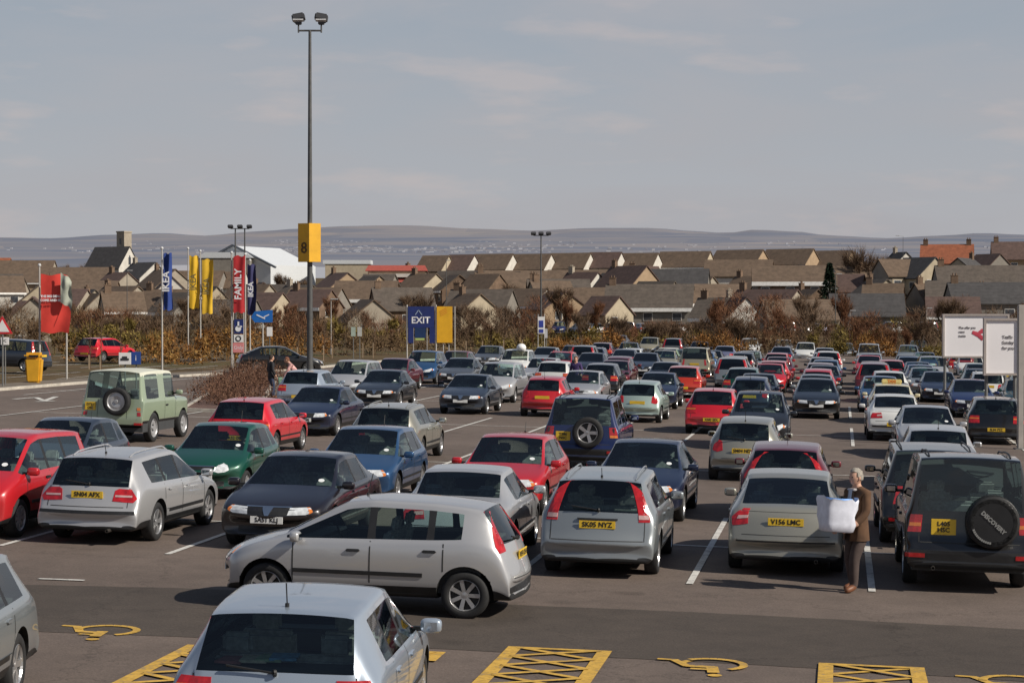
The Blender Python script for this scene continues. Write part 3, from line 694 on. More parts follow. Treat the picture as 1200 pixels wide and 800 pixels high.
hz = ramp(nt, sx.outputs['Z'], [(.22, (1, 1, 1)), (.42, (0, 0, 0))])
q1 = N(nt, 'ShaderNodeMath', operation='MULTIPLY'); nt.links.new(c1.outputs[0], q1.inputs[0]); nt.links.new(hz.outputs[0], q1.inputs[1])
nt.links.new(q1.outputs[0], m1.inputs[0]); nt.links.new(g1.outputs[0], m1.inputs[6])
m2 = N(nt, 'ShaderNodeMix', data_type='RGBA'); m2.inputs[7].default_value = (.62, .52, .50, 1)
mm = N(nt, 'ShaderNodeMath', operation='MULTIPLY'); mm.inputs[1].default_value = .4
nt.links.new(c2.outputs[0], mm.inputs[0]); q2 = N(nt, 'ShaderNodeMath', operation='MULTIPLY'); nt.links.new(mm.outputs[0], q2.inputs[0]); nt.links.new(hz.outputs[0], q2.inputs[1])
nt.links.new(q2.outputs[0], m2.inputs[0]); nt.links.new(m1.outputs[2], m2.inputs[6])
m3 = N(nt, 'ShaderNodeMix', data_type='RGBA'); m3.inputs[0].default_value = .86
nt.links.new(sc_.outputs[2], m3.inputs[6]); nt.links.new(m2.outputs[2], m3.inputs[7]); nt.links.new(m3.outputs[2], bg.inputs[0])
bg.inputs[1].default_value = 1.0

# ------------------------------------------------------------------ ground
def terr(x, y):
    y = y/DS
    if y < 150: z = 0
    elif y < 195: z = (y-150)/45*1.2
    elif y < 290: z = 1.2+(y-195)/95*6.6
    elif y < 420: z = 7.8+(y-290)/130*5
    else: z = 12.8+(y-420)*.002
    return z
def asphalt(name, base, dark=.75, sc=1.0):
    m, nt, b = nm(name)
    tcn = N(nt, 'ShaderNodeTexCoord')
    a = noise_tex(nt, .16*sc, 6, .6); f = noise_tex(nt, 38, 3, .7); g = noise_tex(nt, 1.7, 5, .65)
    ra = ramp(nt, a.outputs['Fac'], [(.3, tuple(c*dark for c in base)), (.7, tuple(c*1.08 for c in base))])
    rg = ramp(nt, g.outputs['Fac'], [(.35, (.86, .86, .86)), (.7, (1.06, 1.05, 1.04))])
    rf = ramp(nt, f.outputs['Fac'], [(.3, (.72, .72, .72)), (.72, (1.28, 1.27, 1.25))])
    x1 = N(nt, 'ShaderNodeMix', data_type='RGBA', blend_type='MULTIPLY'); x1.inputs[0].default_value = 1
    x2 = N(nt, 'ShaderNodeMix', data_type='RGBA', blend_type='MULTIPLY'); x2.inputs[0].default_value = 1
    nt.links.new(ra.outputs[0], x1.inputs[6]); nt.links.new(rf.outputs[0], x1.inputs[7])
    nt.links.new(x1.outputs[2], x2.inputs[6]); nt.links.new(rg.outputs[0], x2.inputs[7])
    # oil drips
    v = N(nt, 'ShaderNodeTexVoronoi'); v.inputs['Scale'].default_value = .55; v.inputs['Randomness'].default_value = 1
    nt.links.new(tcn.outputs['Object'], v.inputs['Vector'])
    rv = ramp(nt, v.outputs['Distance'], [(.05, (.55, .55, .55)), (.16, (1, 1, 1))])
    x3 = N(nt, 'ShaderNodeMix', data_type='RGBA', blend_type='MULTIPLY'); x3.inputs[0].default_value = .55
    nt.links.new(x2.outputs[2], x3.inputs[6]); nt.links.new(rv.outputs[0], x3.inputs[7])
    vc = N(nt, 'ShaderNodeTexVoronoi', feature='DISTANCE_TO_EDGE'); vc.inputs['Scale'].default_value = .22
    dn = noise_tex(nt, 1.5, 5, .7); av = N(nt, 'ShaderNodeVectorMath', operation='ADD'); nt.links.new(tcn.outputs['Object'], av.inputs[0])
    ds_ = N(nt, 'ShaderNodeVectorMath', operation='SCALE'); ds_.inputs['Scale'].default_value = 1.4; nt.links.new(dn.outputs['Color'], ds_.inputs[0]); nt.links.new(ds_.outputs[0], av.inputs[1]); nt.links.new(av.outputs[0], vc.inputs['Vector'])
    rc = ramp(nt, vc.outputs['Distance'], [(.0, (.5, .5, .5)), (.007, (1, 1, 1))])
    x4 = N(nt, 'ShaderNodeMix', data_type='RGBA', blend_type='MULTIPLY'); x4.inputs[0].default_value = .6
    nt.links.new(x3.outputs[2], x4.inputs[6]); nt.links.new(rc.outputs[0], x4.inputs[7])
    nt.links.new(x4.outputs[2], b.inputs['Base Color'])
    b.inputs['Roughness'].default_value = .85; b.inputs['Specular IOR Level'].default_value = .25
    bp = N(nt, 'ShaderNodeBump'); bp.inputs['Strength'].default_value = .35; bp.inputs['Distance'].default_value = .01
    nt.links.new(f.outputs['Fac'], bp.inputs['Height']); nt.links.new(bp.outputs[0], b.inputs['Normal'])
    return m
ASPH = asphalt('tarmac', (.160, .126, .108)); ASPD = asphalt('dark_tarmac', (.082, .067, .057), .85)
def grass_mat(name, c1_, c2_, c3_, s=.08):
    m, nt, b = nm(name)
    a = noise_tex(nt, s, 8, .65); f = noise_tex(nt, 2.2, 4, .7)
    ra = ramp(nt, a.outputs['Fac'], [(.3, c1_), (.5, c2_), (.68, c3_)])
    rf = ramp(nt, f.outputs['Fac'], [(.3, (.6, .6, .6)), (.7, (1.3, 1.3, 1.3))])
    x1 = N(nt, 'ShaderNodeMix', data_type='RGBA', blend_type='MULTIPLY'); x1.inputs[0].default_value = 1
    nt.links.new(ra.outputs[0], x1.inputs[6]); nt.links.new(rf.outputs[0], x1.inputs[7]); nt.links.new(x1.outputs[2], b.inputs['Base Color'])
    b.inputs['Roughness'].default_value = .95; b.inputs['Specular IOR Level'].default_value = .1
    return m
GRASS = grass_mat('rough_grass', (.075, .055, .030), (.115, .080, .045), (.085, .082, .036))
def sheet(name, pts, z, m, kind='structure', label=None):
    bm = bmesh.new(); bm.faces.new([bm.verts.new((p[0], p[1], z+gz(p[0], p[1]))) for p in pts])
    bmesh.ops.triangulate(bm, faces=bm.faces)
    for f in bm.faces:
        if f.normal.z < 0: f.normal_flip()
    o = mesh_obj(name, bm, m); o['kind'] = kind
    if label: o['label'] = label
    return o
bm = bmesh.new()
xs = [-9000, -3000, -900, -420]+[-300+25*i for i in range(25)]+[420, 900, 3000, 9000]
xs = sorted(set(xs) | {-75, 95})
ys = [-300, -60]+[-20+15*i for i in range(48)]+[740, 820, 900, 1050, 1200, 1500, 2200]
ys = sorted(set(ys) | {176, 234})
vv = [[bm.verts.new((x, y, gz(x, y)+terr(x, y)+(noise.noise(Vector((x*.02, y*.02, 0)))*.5 if y > 240 else 0))) for x in xs] for y in ys]
for i in range(len(ys)-1):
    for j in range(len(xs)-1): bm.faces.new((vv[i][j], vv[i][j+1], vv[i+1][j+1], vv[i+1][j]))
o = mesh_obj('ground', bm, GRASS, smooth=3); o['kind'] = 'structure'
KP = [at(-420, 476), at(-60, 461), at(0, 458), at(85, 451), at(190, 443), at(300, 437), at(380, 431), at(450, 424), at(700, 417), at(1260, 417), at(1700, 417)]
lot = [(-75, -40)]+[(max(-75, min(95, p.x)), p.y) for p in KP]+[(95, -40)]
sheet('car_park_surface', lot, .006, ASPH)
# the resurfaced strip along the near aisle
P0, P1, P2, P3 = at(-300, 690), at(1350, 742), at(1350, 800), at(-300, 738)
a0 = at(600, 709); 
def lotpt(o_, u, v, z=0):
    p = Vector((o_.x, o_.y, 0))+UH*u+VH*v; p.z = z+gz(p.x, p.y); return p
A0 = at(600, 709)
def wavy(v0, n=60, u0=-38, u1=44, amp=.03): return [lotpt(A0, u0+(u1-u0)*i/n, v0+amp*noise.noise(Vector((i*.7, v0*5, 0)))) for i in range(n+1)]
up_ = [(-80, 683), (0, 685), (200, 689), (400, 697), (600, 709), (800, 717), (1000, 727), (1200, 738), (1330, 745)]
dn_ = [(-80, 736), (0, 739), (200, 746), (400, 755), (600, 765), (800, 775), (1000, 786), (1200, 799), (1330, 808)]
def dens(q): return [(a[0]+(b[0]-a[0])*t/8, a[1]+(b[1]-a[1])*t/8+.5*noise.noise(Vector((a[0]*.01+t*.9, a[1]*.1, 0)))) for a, b in zip(q, q[1:]) for t in range(8)]+[q[-1]]
sheet('aisle_surface', [(at(*p).x, at(*p).y) for p in dens(up_)]+[(at(*p).x, at(*p).y) for p in dens(dn_)[::-1]], .010, ASPD)
# kerb and pavement round the far side
bm = bmesh.new(); bm2 = bmesh.new()
for a, b in zip(KP, KP[1:]):
    d = (b-a).normalized(); n = Vector((-d.y, d.x, 0)); L_ = (b-a).length
    rot = Matrix.Rotation(math.atan2(d.y, d.x), 4, 'Z')
    box(bm, (a+b)/2+n*.09+Vector((0, 0, .06)), (L_, .16, .13), rot=d.to_track_quat('X', 'Z').to_matrix().to_4x4())
mesh_obj('kerb', bm, mat('kerb_concrete', (.46, .42, .36), .9, var=.2))['kind'] = 'structure'
pav = [p for p in KP[:7]]; off = []
for i, p in enumerate(pav):
    q = pav[min(i+1, len(pav)-1)]-pav[max(i-1, 0)]; q.normalize(); off.append(p+Vector((-q.y, q.x, 0))*1.9)
sheet('pavement', [(p.x, p.y+.17) for p in pav]+[(p.x, p.y) for p in off[::-1]], .11, asphalt('footpath_tarmac', (.19, .16, .13)))

# ------------------------------------------------------------------ painted markings
def worn(name, col):
    m, nt, b = nm(name); n = noise_tex(nt, 14, 5, .7); n2_ = noise_tex(nt, 1.1, 3)
    n3_ = noise_tex(nt, 3.2, 6, .75)
    ad = N(nt, 'ShaderNodeMath', operation='MULTIPLY'); nt.links.new(n.outputs['Fac'], ad.inputs[0]); nt.links.new(n3_.outputs['Fac'], ad.inputs[1])
    r = ramp(nt, ad.outputs[0], [(.13, tuple(c*.10+.10 for c in (1, .8, .7))), (.20, tuple(c*.72 for c in col)), (.30, col)])
    nt.links.new(r.outputs[0], b.inputs['Base Color']); b.inputs['Roughness'].default_value = .8
    return m
WHP, YEP = worn('white_paint', (.62, .60, .56)), worn('yellow_paint', (.60, .36, .06))
SZ = [0]
def stripe(bm, a, b, w, z=.016):
    SZ[0] = (SZ[0]+1) % 40; z += SZ[0]*.0003
    a = Vector((a[0], a[1], 0)); b = Vector((b[0], b[1], 0)); d = (b-a).normalized(); n = Vector((-d.y, d.x, 0))*w/2
    k = max(1, int((b-a).length/1.2))
    for i in range(k):
        p, q = a+(b-a)*i/k, a+(b-a)*(i+1)/k
        f = bm.faces.new([bm.verts.new((v.x, v.y, z+gz(v.x, v.y))) for v in (p-n, q-n, q+n, p+n)])
        if f.normal.z < 0: f.normal_flip()
bm = bmesh.new()
LA, LB = at(808, 685), at(1022, 694)
ends = [at(-90, 632), at(0, 640), at(196, 650), at(400, 664), at(606, 674), LA, LB, at(1228, 702), at(1440, 710)]
for p in ends:
    stripe(bm, p, p+VH*9.6, .1)
for i in range(len(ends)-1):
    m_ = [e+VH*4.8 for e in ends]; stripe(bm, m_[i], m_[i+1], .1, .010)
for mod in range(1, 7):
    for k in range(-4-3*mod, 9+3*mod):
        p = lotpt(LA, k*2.46, 16.1*mod)
        if p.y > 150 or abs(p.x) > 60 or (mod == 1 and k == 1): continue
        stripe(bm, p, p+VH*9.6, .1)
    a_, b_ = lotpt(LA, (-4-3*mod)*2.46, 16.1*mod+4.8), lotpt(LA, (9+3*mod)*2.46, 16.1*mod+4.8)
    if b_.y < 140: stripe(bm, a_, b_, .1, .010)
stripe(bm, at(45, 679), at(99, 681), .1)
o = mesh_obj('bay_lines', bm, WHP); o['kind'] = 'structure'
bm = bmesh.new()
for (pts) in ([(16, 468), (42, 466), (52, 470), (66, 465)], [(42, 471), (64, 470)]):
    for a, b in zip(pts, pts[1:]): stripe(bm, at(*a), at(*b), .22)
mesh_obj('road_arrow', bm, WHP)['kind'] = 'structure'
bm = bmesh.new()
def hatch(bm, tl, wid, ln, n=3):
    o_ = Vector((tl.x, tl.y, 0))
    P = lambda u, v: o_+UH*u-VH*v
    for u in (0, wid): stripe(bm, P(u, 0), P(u, ln), .16)
    stripe(bm, P(0, .05), P(wid, .05), .1)
    st = .60
    v = 0.05
    while v < ln-.2:
        e = min(st, ln-v)
        stripe(bm, P(.05, v), P(wid-.05, v+e), .09, .018); stripe(bm, P(wid-.05, v), P(.05, v+e), .09, .020); v += st
hatch(bm, at(604, 759), 1.02, 4.8); hatch(bm, at(968, 779), .98, 4.8); hatch(bm, at(228, 757), 1.0, 4.8); hatch(bm, at(478, 764)+UH*.0, .35, .6)
mesh_obj('yellow_hatching', bm, YEP)['kind'] = 'structure'
def wheelchair(bm, c, s, z=.017):
    # drawn upright in (right, up) and laid so that it reads from the aisle
    def T(p): return Vector((c.x, c.y, 0))-UH*p[0]*s-VH*p[1]*s
    def line(a, b, w): stripe(bm, T(a), T(b), w*s, z)
    line((-.06, .36), (-.02, -.02), .13); line((-.05, .02), (.26, .0), .12); line((.24, .03), (.42, -.36), .10); line((.40, -.34), (.60, -.36), .08); line((-.05, .18), (.2, .17), .08)
    hd = [T((-.08+.08*math.cos(t*math.pi/5), .48+.08*math.sin(t*math.pi/5))) for t in range(10)]
    f = bm.faces.new([bm.verts.new((p.x, p.y, z+gz(p.x, p.y))) for p in hd])
    pts = [(-.02+.34*math.cos(R(t)), -.16+.34*math.sin(R(t))) for t in range(125, 375, 14)]
    for a, b in zip(pts, pts[1:]): line(a, b, .09)
bm = bmesh.new()
for p in (at(118, 742), at(832, 783), at(1190, 803)): wheelchair(bm, p, 1.0)
for f in bm.faces:
    f.normal_update()
    if f.normal.z < 0: f.normal_flip()
mesh_obj('wheelchair_symbols', bm, YEP)['kind'] = 'structure'
# oil and drain cover
# ------------------------------------------------------------------ cars
COLS = dict(silver=(.45, .45, .46, .38), bluesilver=(.33, .385, .46, .35), greysilver=(.26, .285, .30, .4), warmsilver=(.31, .30, .255, .45), white=(.62, .62, .60, 0), cream=(.60, .54, .36, 0),
 red=(.46, .012, .018, .05), brightred=(.58, .010, .022, .05), orange=(.52, .035, .012, .1), maroon=(.14, .014, .022, .3), navy=(.008, .014, .042, .2), blue=(.022, .075, .18, .35), slate=(.035, .046, .068, .4), teal=(.006, .045, .05, .2),
 green=(.005, .07, .045, .25), black=(.0035, .0035, .0045, 0), purple=(.008, .0055, .009, .1), grey=(.12, .125, .13, .5), darkgrey=(.022, .025, .032, .4), palegreen=(.40, .50, .45, .4), sage=(.27, .33, .23, 0), beige=(.34, .31, .22, .3), midblue=(.008, .018, .085, .2), lilac=(.2, .21, .32, .5))
PR = {}
def proto(k):
    if k not in PR: PR[k] = build_proto(k)
    return PR[k]
DROP_FAR = ('seat', 'rear_seat', 'steering_wheel', 'door_handle', 'rear_wiper', 'exhaust_pipe', 'aerial', 'panel_gap')
BOX = []
def place_car(kind, face, loc, col, label, group='cars parked in the bays', rz=None, plate=None, jit=None, wheels=None, cat='car', name=None, scale=None):
    sp = proto(kind); src = sp['root']
    d = loc.length; s = F/max(d, 1)
    r = src.copy(); COL.objects.link(r); r.location = (loc.x, loc.y, loc.z+gz(loc.x, loc.y))
    base = -TH if face == 'R' else math.pi-TH
    if rz is not None: base = rz
    yaw = base+(rnd.uniform(-.022, .022) if jit is None else jit)
    r.rotation_euler = ((TILT if loc.y < 175 else Matrix()) @ Matrix.Rotation(yaw, 4, 'Z')).to_euler()
    r['label'] = label; r['category'] = cat; r['group'] = group
    if name: r.name = name
    c = COLS[col]; pm = paint(col, c[:3], c[3])
    for ch in src.children:
        bn = ch.name.split('.')[0]
        if s < (24 if 'seat' in bn and kind != 'utility' else 30) and bn in DROP_FAR: continue
        if s < 13 and bn in ('door_mirror', 'number_plate', 'side_moulding', 'bumper_moulding', 'end_moulding', 'rear_fog_light', 'grille', 'roof_rail', 'interior'): continue
        if s < 48 and bn in ('rear_wiper', 'exhaust_pipe'): continue
        q = ch.copy(); COL.objects.link(q); q.parent = r
        for sl_ in q.material_slots:
            if sl_.material and sl_.material.name == 'paint_proto': sl_.link = 'OBJECT'; sl_.material = pm
        for g in ch.children:
            if s < 45 and g.name.startswith('mirror_glass'): continue
            h = g.copy(); COL.objects.link(h); h.parent = q
        if bn == 'number_plate' and s > 34 and sp.get('platepos'):
            sg = -1 if ch.data.vertices[0].co.y < 0 else 1
            px, py, pz, pw, ph = sp['platepos'][sg]
            t = plate or ''.join([rnd.choice('SVTWY'), rnd.choice('NKTF')])+str(rnd.randint(51, 55))+' '+''.join(rnd.choice('ABDEFHJKLMNPRSTVX') for _ in range(3))
            M = Matrix.Translation((px, py+sg*.002, pz)) @ Matrix.Rotation(math.pi if sg > 0 else 0, 4, 'Z') @ Matrix.Rotation(math.pi/2, 4, 'X')
            if ph > .15: t = t.replace(' ', '\n')
            text_obj(t, .098 if ph < .15 else .085, INK, q, M, name='lettering', bold=.003, xs=1.0 if ph < .15 else 1.05)
    # footprint for the clearance check
    BOX.append((label, Vector((r.location.x, r.location.y)), yaw, sp['L'], sp['W']))
    return r
def roofpt(kind, x, ytop):
    sp = proto(kind); h = max(s_[1] for s_ in sp['st'])+(.03 if sp['P'].get('rails') else 0)-.012
    p = at(x, ytop, h); return Vector((p.x, p.y, 0))
# (kind, facing, roof centre x, roof top y, colour, label, extras)
CARS = [
 ('mpv','F',3,505,'red','red people carrier facing the camera at the left edge of the photo',{}),
 ('hatch_round','F',80,489,'slate','dark slate small hatchback facing the camera behind the silver estate on the left',{}),
 ('estate','R',157,521,'silver','silver estate seen from behind with wide red tail lights, left part of the front row',{'plate':'SN04 AFX'}),
 ('hatch_round','F',262,495,'green','dark green small hatchback with round headlights facing the camera',{'plate':'SP02 KHE'}),
 ('hatch_low','R',303,465,'brightred','bright red hatchback seen from behind, left of the dark blue car with people beside it',{'plate':'SK52 OBT'}),
 ('saloon','F',377,452,'navy','dark navy saloon facing the camera right beside the two people at the planting bed',{}),
 ('mpv','F',415,421.5,'silver','pale silver people carrier with a flat roof facing the camera near the tall lamp mast',{}),
 ('hatch_low','R',366,432.5,'bluesilver','pale silver hatchback half hidden behind the two people walking at the bed',{}),
 ('saloon','F',452,433,'darkgrey','dark grey saloon facing the camera in front of the maroon car',{}),
 ('liftback','F',464,419.5,'maroon','dull maroon car just behind the dark grey saloon left of the EXIT board',{}),
 ('mpv','F',498,410.5,'blue','mid blue people carrier facing the camera below the EXIT board',{}),
 ('saloon','F',552,438,'slate','blue grey older saloon with square lamps, beside the light silver carrier',{'plate':'M247 TSG'}),
 ('saloon','F',541,419,'grey','mid grey saloon behind the blue grey older saloon, below the yellow board',{}),
 ('saloon','F',356,530,'purple','blackcurrant saloon with a split chrome V grille, behind the silver hatchback driving past',{'plate':'SA51 KLJ'}),
 ('hatch_low','F',432,500,'blue','steel blue hatchback facing the camera with silver headlights, behind the blackcurrant saloon',{}),
 ('estate','R',467,470,'warmsilver','pale silver estate seen from behind with a black rub strip, left centre of the photo',{'plate':'R418 FSX'}),
 ('hatch_low','F',600,509,'red','red hatchback facing the camera directly behind the silver saloon, centre of the photo',{}),
 ('saloon','R',553,543,'silver','silver saloon seen from behind just beyond the silver hatchback driving in the aisle',{}),
 ('offroader','R',692,460,'midblue','navy blue off-roader with an alloy spare wheel on its back door',{'plate':'T386 NSC'}),
 ('hatch_round','R',643,440,'red','red rounded small hatchback seen from behind, left of the navy off-roader roof',{'plate':'SV51 PKC'}),
 ('hatch_low','F',684,434,'silver','silver hatchback showing only its pillar and lamp between the red hatchback and the dark hatchback',{}),
 ('mpv','F',586,424,'silver','light silver tall people carrier facing the camera left of the red rounded hatchback',{}),
 ('hatch_low','F',574,405,'grey','grey car at the far left end of the back row right of the yellow board',{}),
 ('hatch_low','F',637,419,'silver','silver hatchback facing the camera in front of the white van with the round roof pod',{}),
 ('mpv','F',606,409,'white','white van-like car with a round white pod on its roof in the back rows',{}),
 ('estate','F',672,404,'navy','long dark navy estate in the back rows above the silver hatchback',{}),
 ('liftback','F',694,413,'darkgrey','dark grey car in front of the long navy estate in the back rows',{}),
 ('hatch_low','R',708,425,'darkgrey','charcoal hatchback with red tail lights, above the roof of the navy off-roader',{}),
 ('hatch_round','R',727,417,'maroon','dark maroon small hatchback just right of the charcoal hatchback',{}),
 ('hatch_round','R',753,445,'palegreen','pale green silver small hatchback seen from behind with round red lamps',{'plate':'SL03 WVO'}),
 ('saloon','F',772,436,'navy','navy saloon partly hidden behind the pale green hatchback',{}),
 ('hatch_low','R',803,428,'orange','orange red hatchback seen from behind between the navy saloon and the beige off-roader',{}),
 ('liftback','F',757,413,'slate','slate blue car facing the camera behind the pale green hatchback and the navy saloon',{}),
 ('hatch_low','F',737,401,'navy','navy car in the last rows right above the slate blue car, left half',{}),
 ('hatch_low','R',707,401,'maroon','maroon car in the last row above the charcoal hatchback',{}),
 ('mpv','F',762,395,'beige','pale greenish people carrier at the end of the last row, behind the navy car',{}),
 ('mpv','R',790,396,'grey','dark grey people carrier in the last row above the cream hatchback',{}),
 ('hatch_low','R',784,407,'cream','cream hatchback with red lamps seen from behind above the orange red hatchback',{}),
 ('saloon','F',757,515,'navy','dark navy saloon facing the camera directly behind the silver estate with tall tail lights',{'plate':'SN53 ZGE'}),
 ('estate_tall','R',716,544,'greysilver','grey silver estate seen from behind with tall red pillar lights and yellow plate',{'plate':'SK05 NYZ'}),
 ('softroader','R',817,406,'beige','beige silver off-roader seen from behind in the middle rows right of the orange red hatchback',{}),
 ('mpv','R',859,418,'greysilver','silver people carrier right of the beige off-roader in the middle rows',{}),
 ('hatch_low','R',872,430,'green','dark green hatchback with red lamps and yellow plate, in front of the silver people carrier',{'plate':'P52 GSF'}),
 ('hatch_low','R',907,422,'red','red hatchback seen from behind just right of the dark green hatchback',{}),
 ('hatch_low','R',911,413,'red','second red hatchback, right behind the nearer red one by the dark green hatchback',{}),
 ('saloon','R',916,406,'navy','navy saloon in the back rows above the two red hatchbacks',{}),
 ('mpv','F',879,396.5,'white','white tall car facing the camera in the last row above the navy saloon',{}),
 ('hatch_low','F',918,399,'silver','silver car in the last row immediately right of the white tall car',{}),
 ('mpv','F',944,401,'white','white tall car in the last row, left of the line of five roofs',{}),
 ('hatch_low','R',966,407,'grey','grey car, farthest of the line of five roofs seen one above the other',{}),
 ('hatch_low','R',965,412.5,'silver','silver car, second farthest of the line of five roofs seen one above the other',{}),
 ('hatch_low','R',963,418,'darkgrey','dark grey car, middle one of the line of five roofs seen one above the other',{}),
 ('hatch_low','R',961,424.5,'maroon','dull maroon car, second nearest of the line of five roofs seen one above the other',{}),
 ('hatch_round','R',958,431.5,'red','red car, nearest of the line of five roofs, behind the black hatchback',{}),
 ('liftback','F',956,443,'black','black hatchback with big bright headlights and a white plate facing the camera',{'plate':'SF05 XAJ'}),
 ('mpv','F',890,458,'darkgrey','dark charcoal people carrier facing the camera behind the silver small hatchback',{}),
 ('hatch_low','R',838,454,'brightred','bright red hatchback half covered by the dark charcoal people carrier',{'plate':'X583 ESX'}),
 ('hatch_round','R',876,487,'warmsilver','silver small hatchback seen from behind with a yellow plate, behind the dark red one',{'plate':'SM04 NDV'}),
 ('hatch_high','R',921,516,'maroon','blackish red hatchback with red pillar lights right behind the silver liftback',{}),
 ('liftback','R',923,548,'warmsilver','pale gold silver liftback seen from behind beside the man carrying bags',{'plate':'V156 LMC'}),
 ('softroader','R',1093,513,'black','black off-roader without a spare wheel, behind the black one with the wheel cover',{'xy':(7.25,36.3)}),
 ('hatch_low','R',1096,497,'silver','silver hatchback seen from behind beyond the black off-roader',{}),
 ('saloon','F',1084,475,'silver','silver saloon facing the camera beyond the silver hatchback near the right edge',{}),
 ('saloon','R',1046,461,'white','white saloon seen from behind with thin red lamps, behind the cream taxi row',{}),
 ('saloon','R',1044,449,'cream','cream taxi with an orange lettered roof sign in the right hand rows',{}),
 ('hatch_low','R',1040,434,'white','white hatchback with red lamps just beyond the cream taxi',{}),
 ('hatch_low','F',1026,426,'teal','dark teal car left of the red roofed car in the right hand rows',{}),
 ('hatch_low','R',1043,421,'red','red car with a sunlit pink roof right beyond the white hatchback',{}),
 ('saloon','F',1020,414,'bluesilver','grey blue saloon beyond the dark teal car',{}),
 ('softroader','F',1018,402,'silver','tall silver off-roader facing the camera in the last row below the bare skyline tree',{}),
 ('hatch_low','F',990,402,'grey','small grey car left of the tall silver off-roader in the last row',{}),
 ('mpv','F',1064,404,'greysilver','grey people carrier in the last row left of the white hoardings',{}),
 ('estate','F',1076,401,'darkgrey','dark estate, last of its column left of the white hoardings',{}),
 ('hatch_low','F',1083,412.5,'midblue','blue hatchback just in front of the grey people carrier left of the hoardings',{}),
 ('mpv','F',1091,417,'silver','silver people carrier in front of the blue hatchback left of the hoardings',{}),
 ('hatch_round','F',1078,427,'lilac','lilac grey small hatchback in front of the silver people carrier left of the hoardings',{}),
 ('saloon','F',1099,435,'navy','navy saloon facing the camera just left of the dark green car under the hoardings',{}),
 ('saloon','F',1146,426,'teal','dark green saloon facing the camera under the nearer edge of the left hoarding',{}),
 ('liftback','F',1136,444,'midblue','deep blue liftback facing the camera in front of the dark green saloon',{}),
 ('hatch_low','R',1163,464,'black','black hatchback with a yellow plate and red lamps near the right edge',{'plate':'SL04 PSZ'}),
 ('mpv','F',1136,414,'white','white tall car under the bottom edge of the left hoarding',{}),
 ('hatch_low','R',1124,413,'red','small red car at the foot of the left hoarding post',{}),
 ('saloon','F',1197,444,'teal','dark green saloon partly behind the grey post at the right edge',{}),
 ('hatch_round','F',1202,433,'maroon','maroon car cut by the right edge beyond the dark green saloon',{}),
 ('hatch_low','F',535,411,'maroon','plum coloured car behind the mid grey saloon, at the foot of the yellow board',{}),
 ('saloon','F',726,393.5,'grey','distant grey saloon at the left end of the last row against the rust coloured hedge',{}),
 ('hatch_low','F',820,400,'navy','navy car in the last row beyond the beige off-roader, next to the person in black',{}),
 ('saloon','R',850,405,'lilac','lilac grey saloon in the back rows beyond the silver people carrier',{}),
]
placed = {}
for i, (kind, face, x, y, col, label, ex) in enumerate(CARS):
    p = roofpt(kind, x, y)
    if 'xy' in ex: p = Vector((*ex['xy'], 0))
    placed[i] = place_car(kind, face, p, col, label, plate=ex.get('plate'))
# the three that stand apart
c = Vector((6.65, 31.0, 0))
disco = place_car('offroader_dark', 'R', c, 'black', 'black off-roader with a lettered spare wheel cover at the right end of the front row', plate='L405 HSC')
fp = at(446, 582, 1.425)
fiesta = place_car('hatch_high', 'R', Vector((-1.76, 26.6, 0)), 'silver', 'silver five-door hatchback driving left across the aisle, seen side-on', group=None or 'cars out in the near aisle', rz=math.pi/2-TH-R(1.5), jit=0)
fiesta.scale.y = 1.02
golf = place_car('hatch_low', 'R', Vector((-1.76, 18.3, 0)), 'bluesilver', 'pale blue silver hatchback with papers on its parcel shelf in the near foreground', rz=-R(4.2), jit=0)
gl2 = place_car('estate', 'F', Vector((-5.62, 18.8, 0)), 'greysilver', 'grey estate cut off by the bottom left corner', rz=math.pi-R(1), jit=0)
dp = at(152, 430, 1.95)
dfn = place_car('utility', 'R', Vector((-10.35, 57.5, 0)), 'sage', 'pale green square utility off-roader with a white roof and spare wheel, leaving the car park', group='cars out on the exit road', rz=-R(10.7), jit=0, plate='D731 OSS')
for i_, o_ in placed.items():
    if 'without a spare wheel' in CARS[i_][5]: o_.scale.z = .92
# its white roof
WR = mat('cream_roof_paint', (.60, .60, .50), .45, 0, .06)
for ch in dfn.children:
    if ch.name.startswith('body'):
        me = ch.data.copy(); ch.data = me
        pm = ch.material_slots[0].material
        me.materials.append(WR); k = len(me.materials)-1
        for f in me.polygons:
            if f.material_index == 0 and f.center.z > 1.80: f.material_index = k
        ch.material_slots[0].link = 'OBJECT'; ch.material_slots[0].material = pm
# signs on roofs, cargo
def roofthing(car, name, bmx, mats, label=None):
    return mesh_obj(name, bmx, mats, car)
taxi = [o for i, o in placed.items() if CARS[i][5].startswith('cream taxi')][0]
bm = bmesh.new(); box(bm, (0, .1, 1.46), (.72, .22, .15), bev=.03)
ts = mesh_obj('roof_sign', bm, mat('taxi_sign', (.75, .62, .25), .4), taxi)
text_obj('TAXI', .13, mat('taxi_letters', (.55, .16, .02), .5), ts, Matrix.Translation((0, -.015, 1.46)) @ Matrix.Rotation(math.pi/2, 4, 'X'), bold=.01)
pod = [o for i, o in placed.items() if 'round white pod' in CARS[i][5]][0]
bm = bmesh.new(); bmesh.ops.create_uvsphere(bm, u_segments=16, v_segments=10, radius=.26, matrix=Matrix.Translation((-.25, .4, 1.70)) @ Matrix.Diagonal((1, 1, .85, 1)))
mesh_obj('roof_pod', bm, mat('white_plastic', (.8, .8, .78), .4), pod, smooth=2)
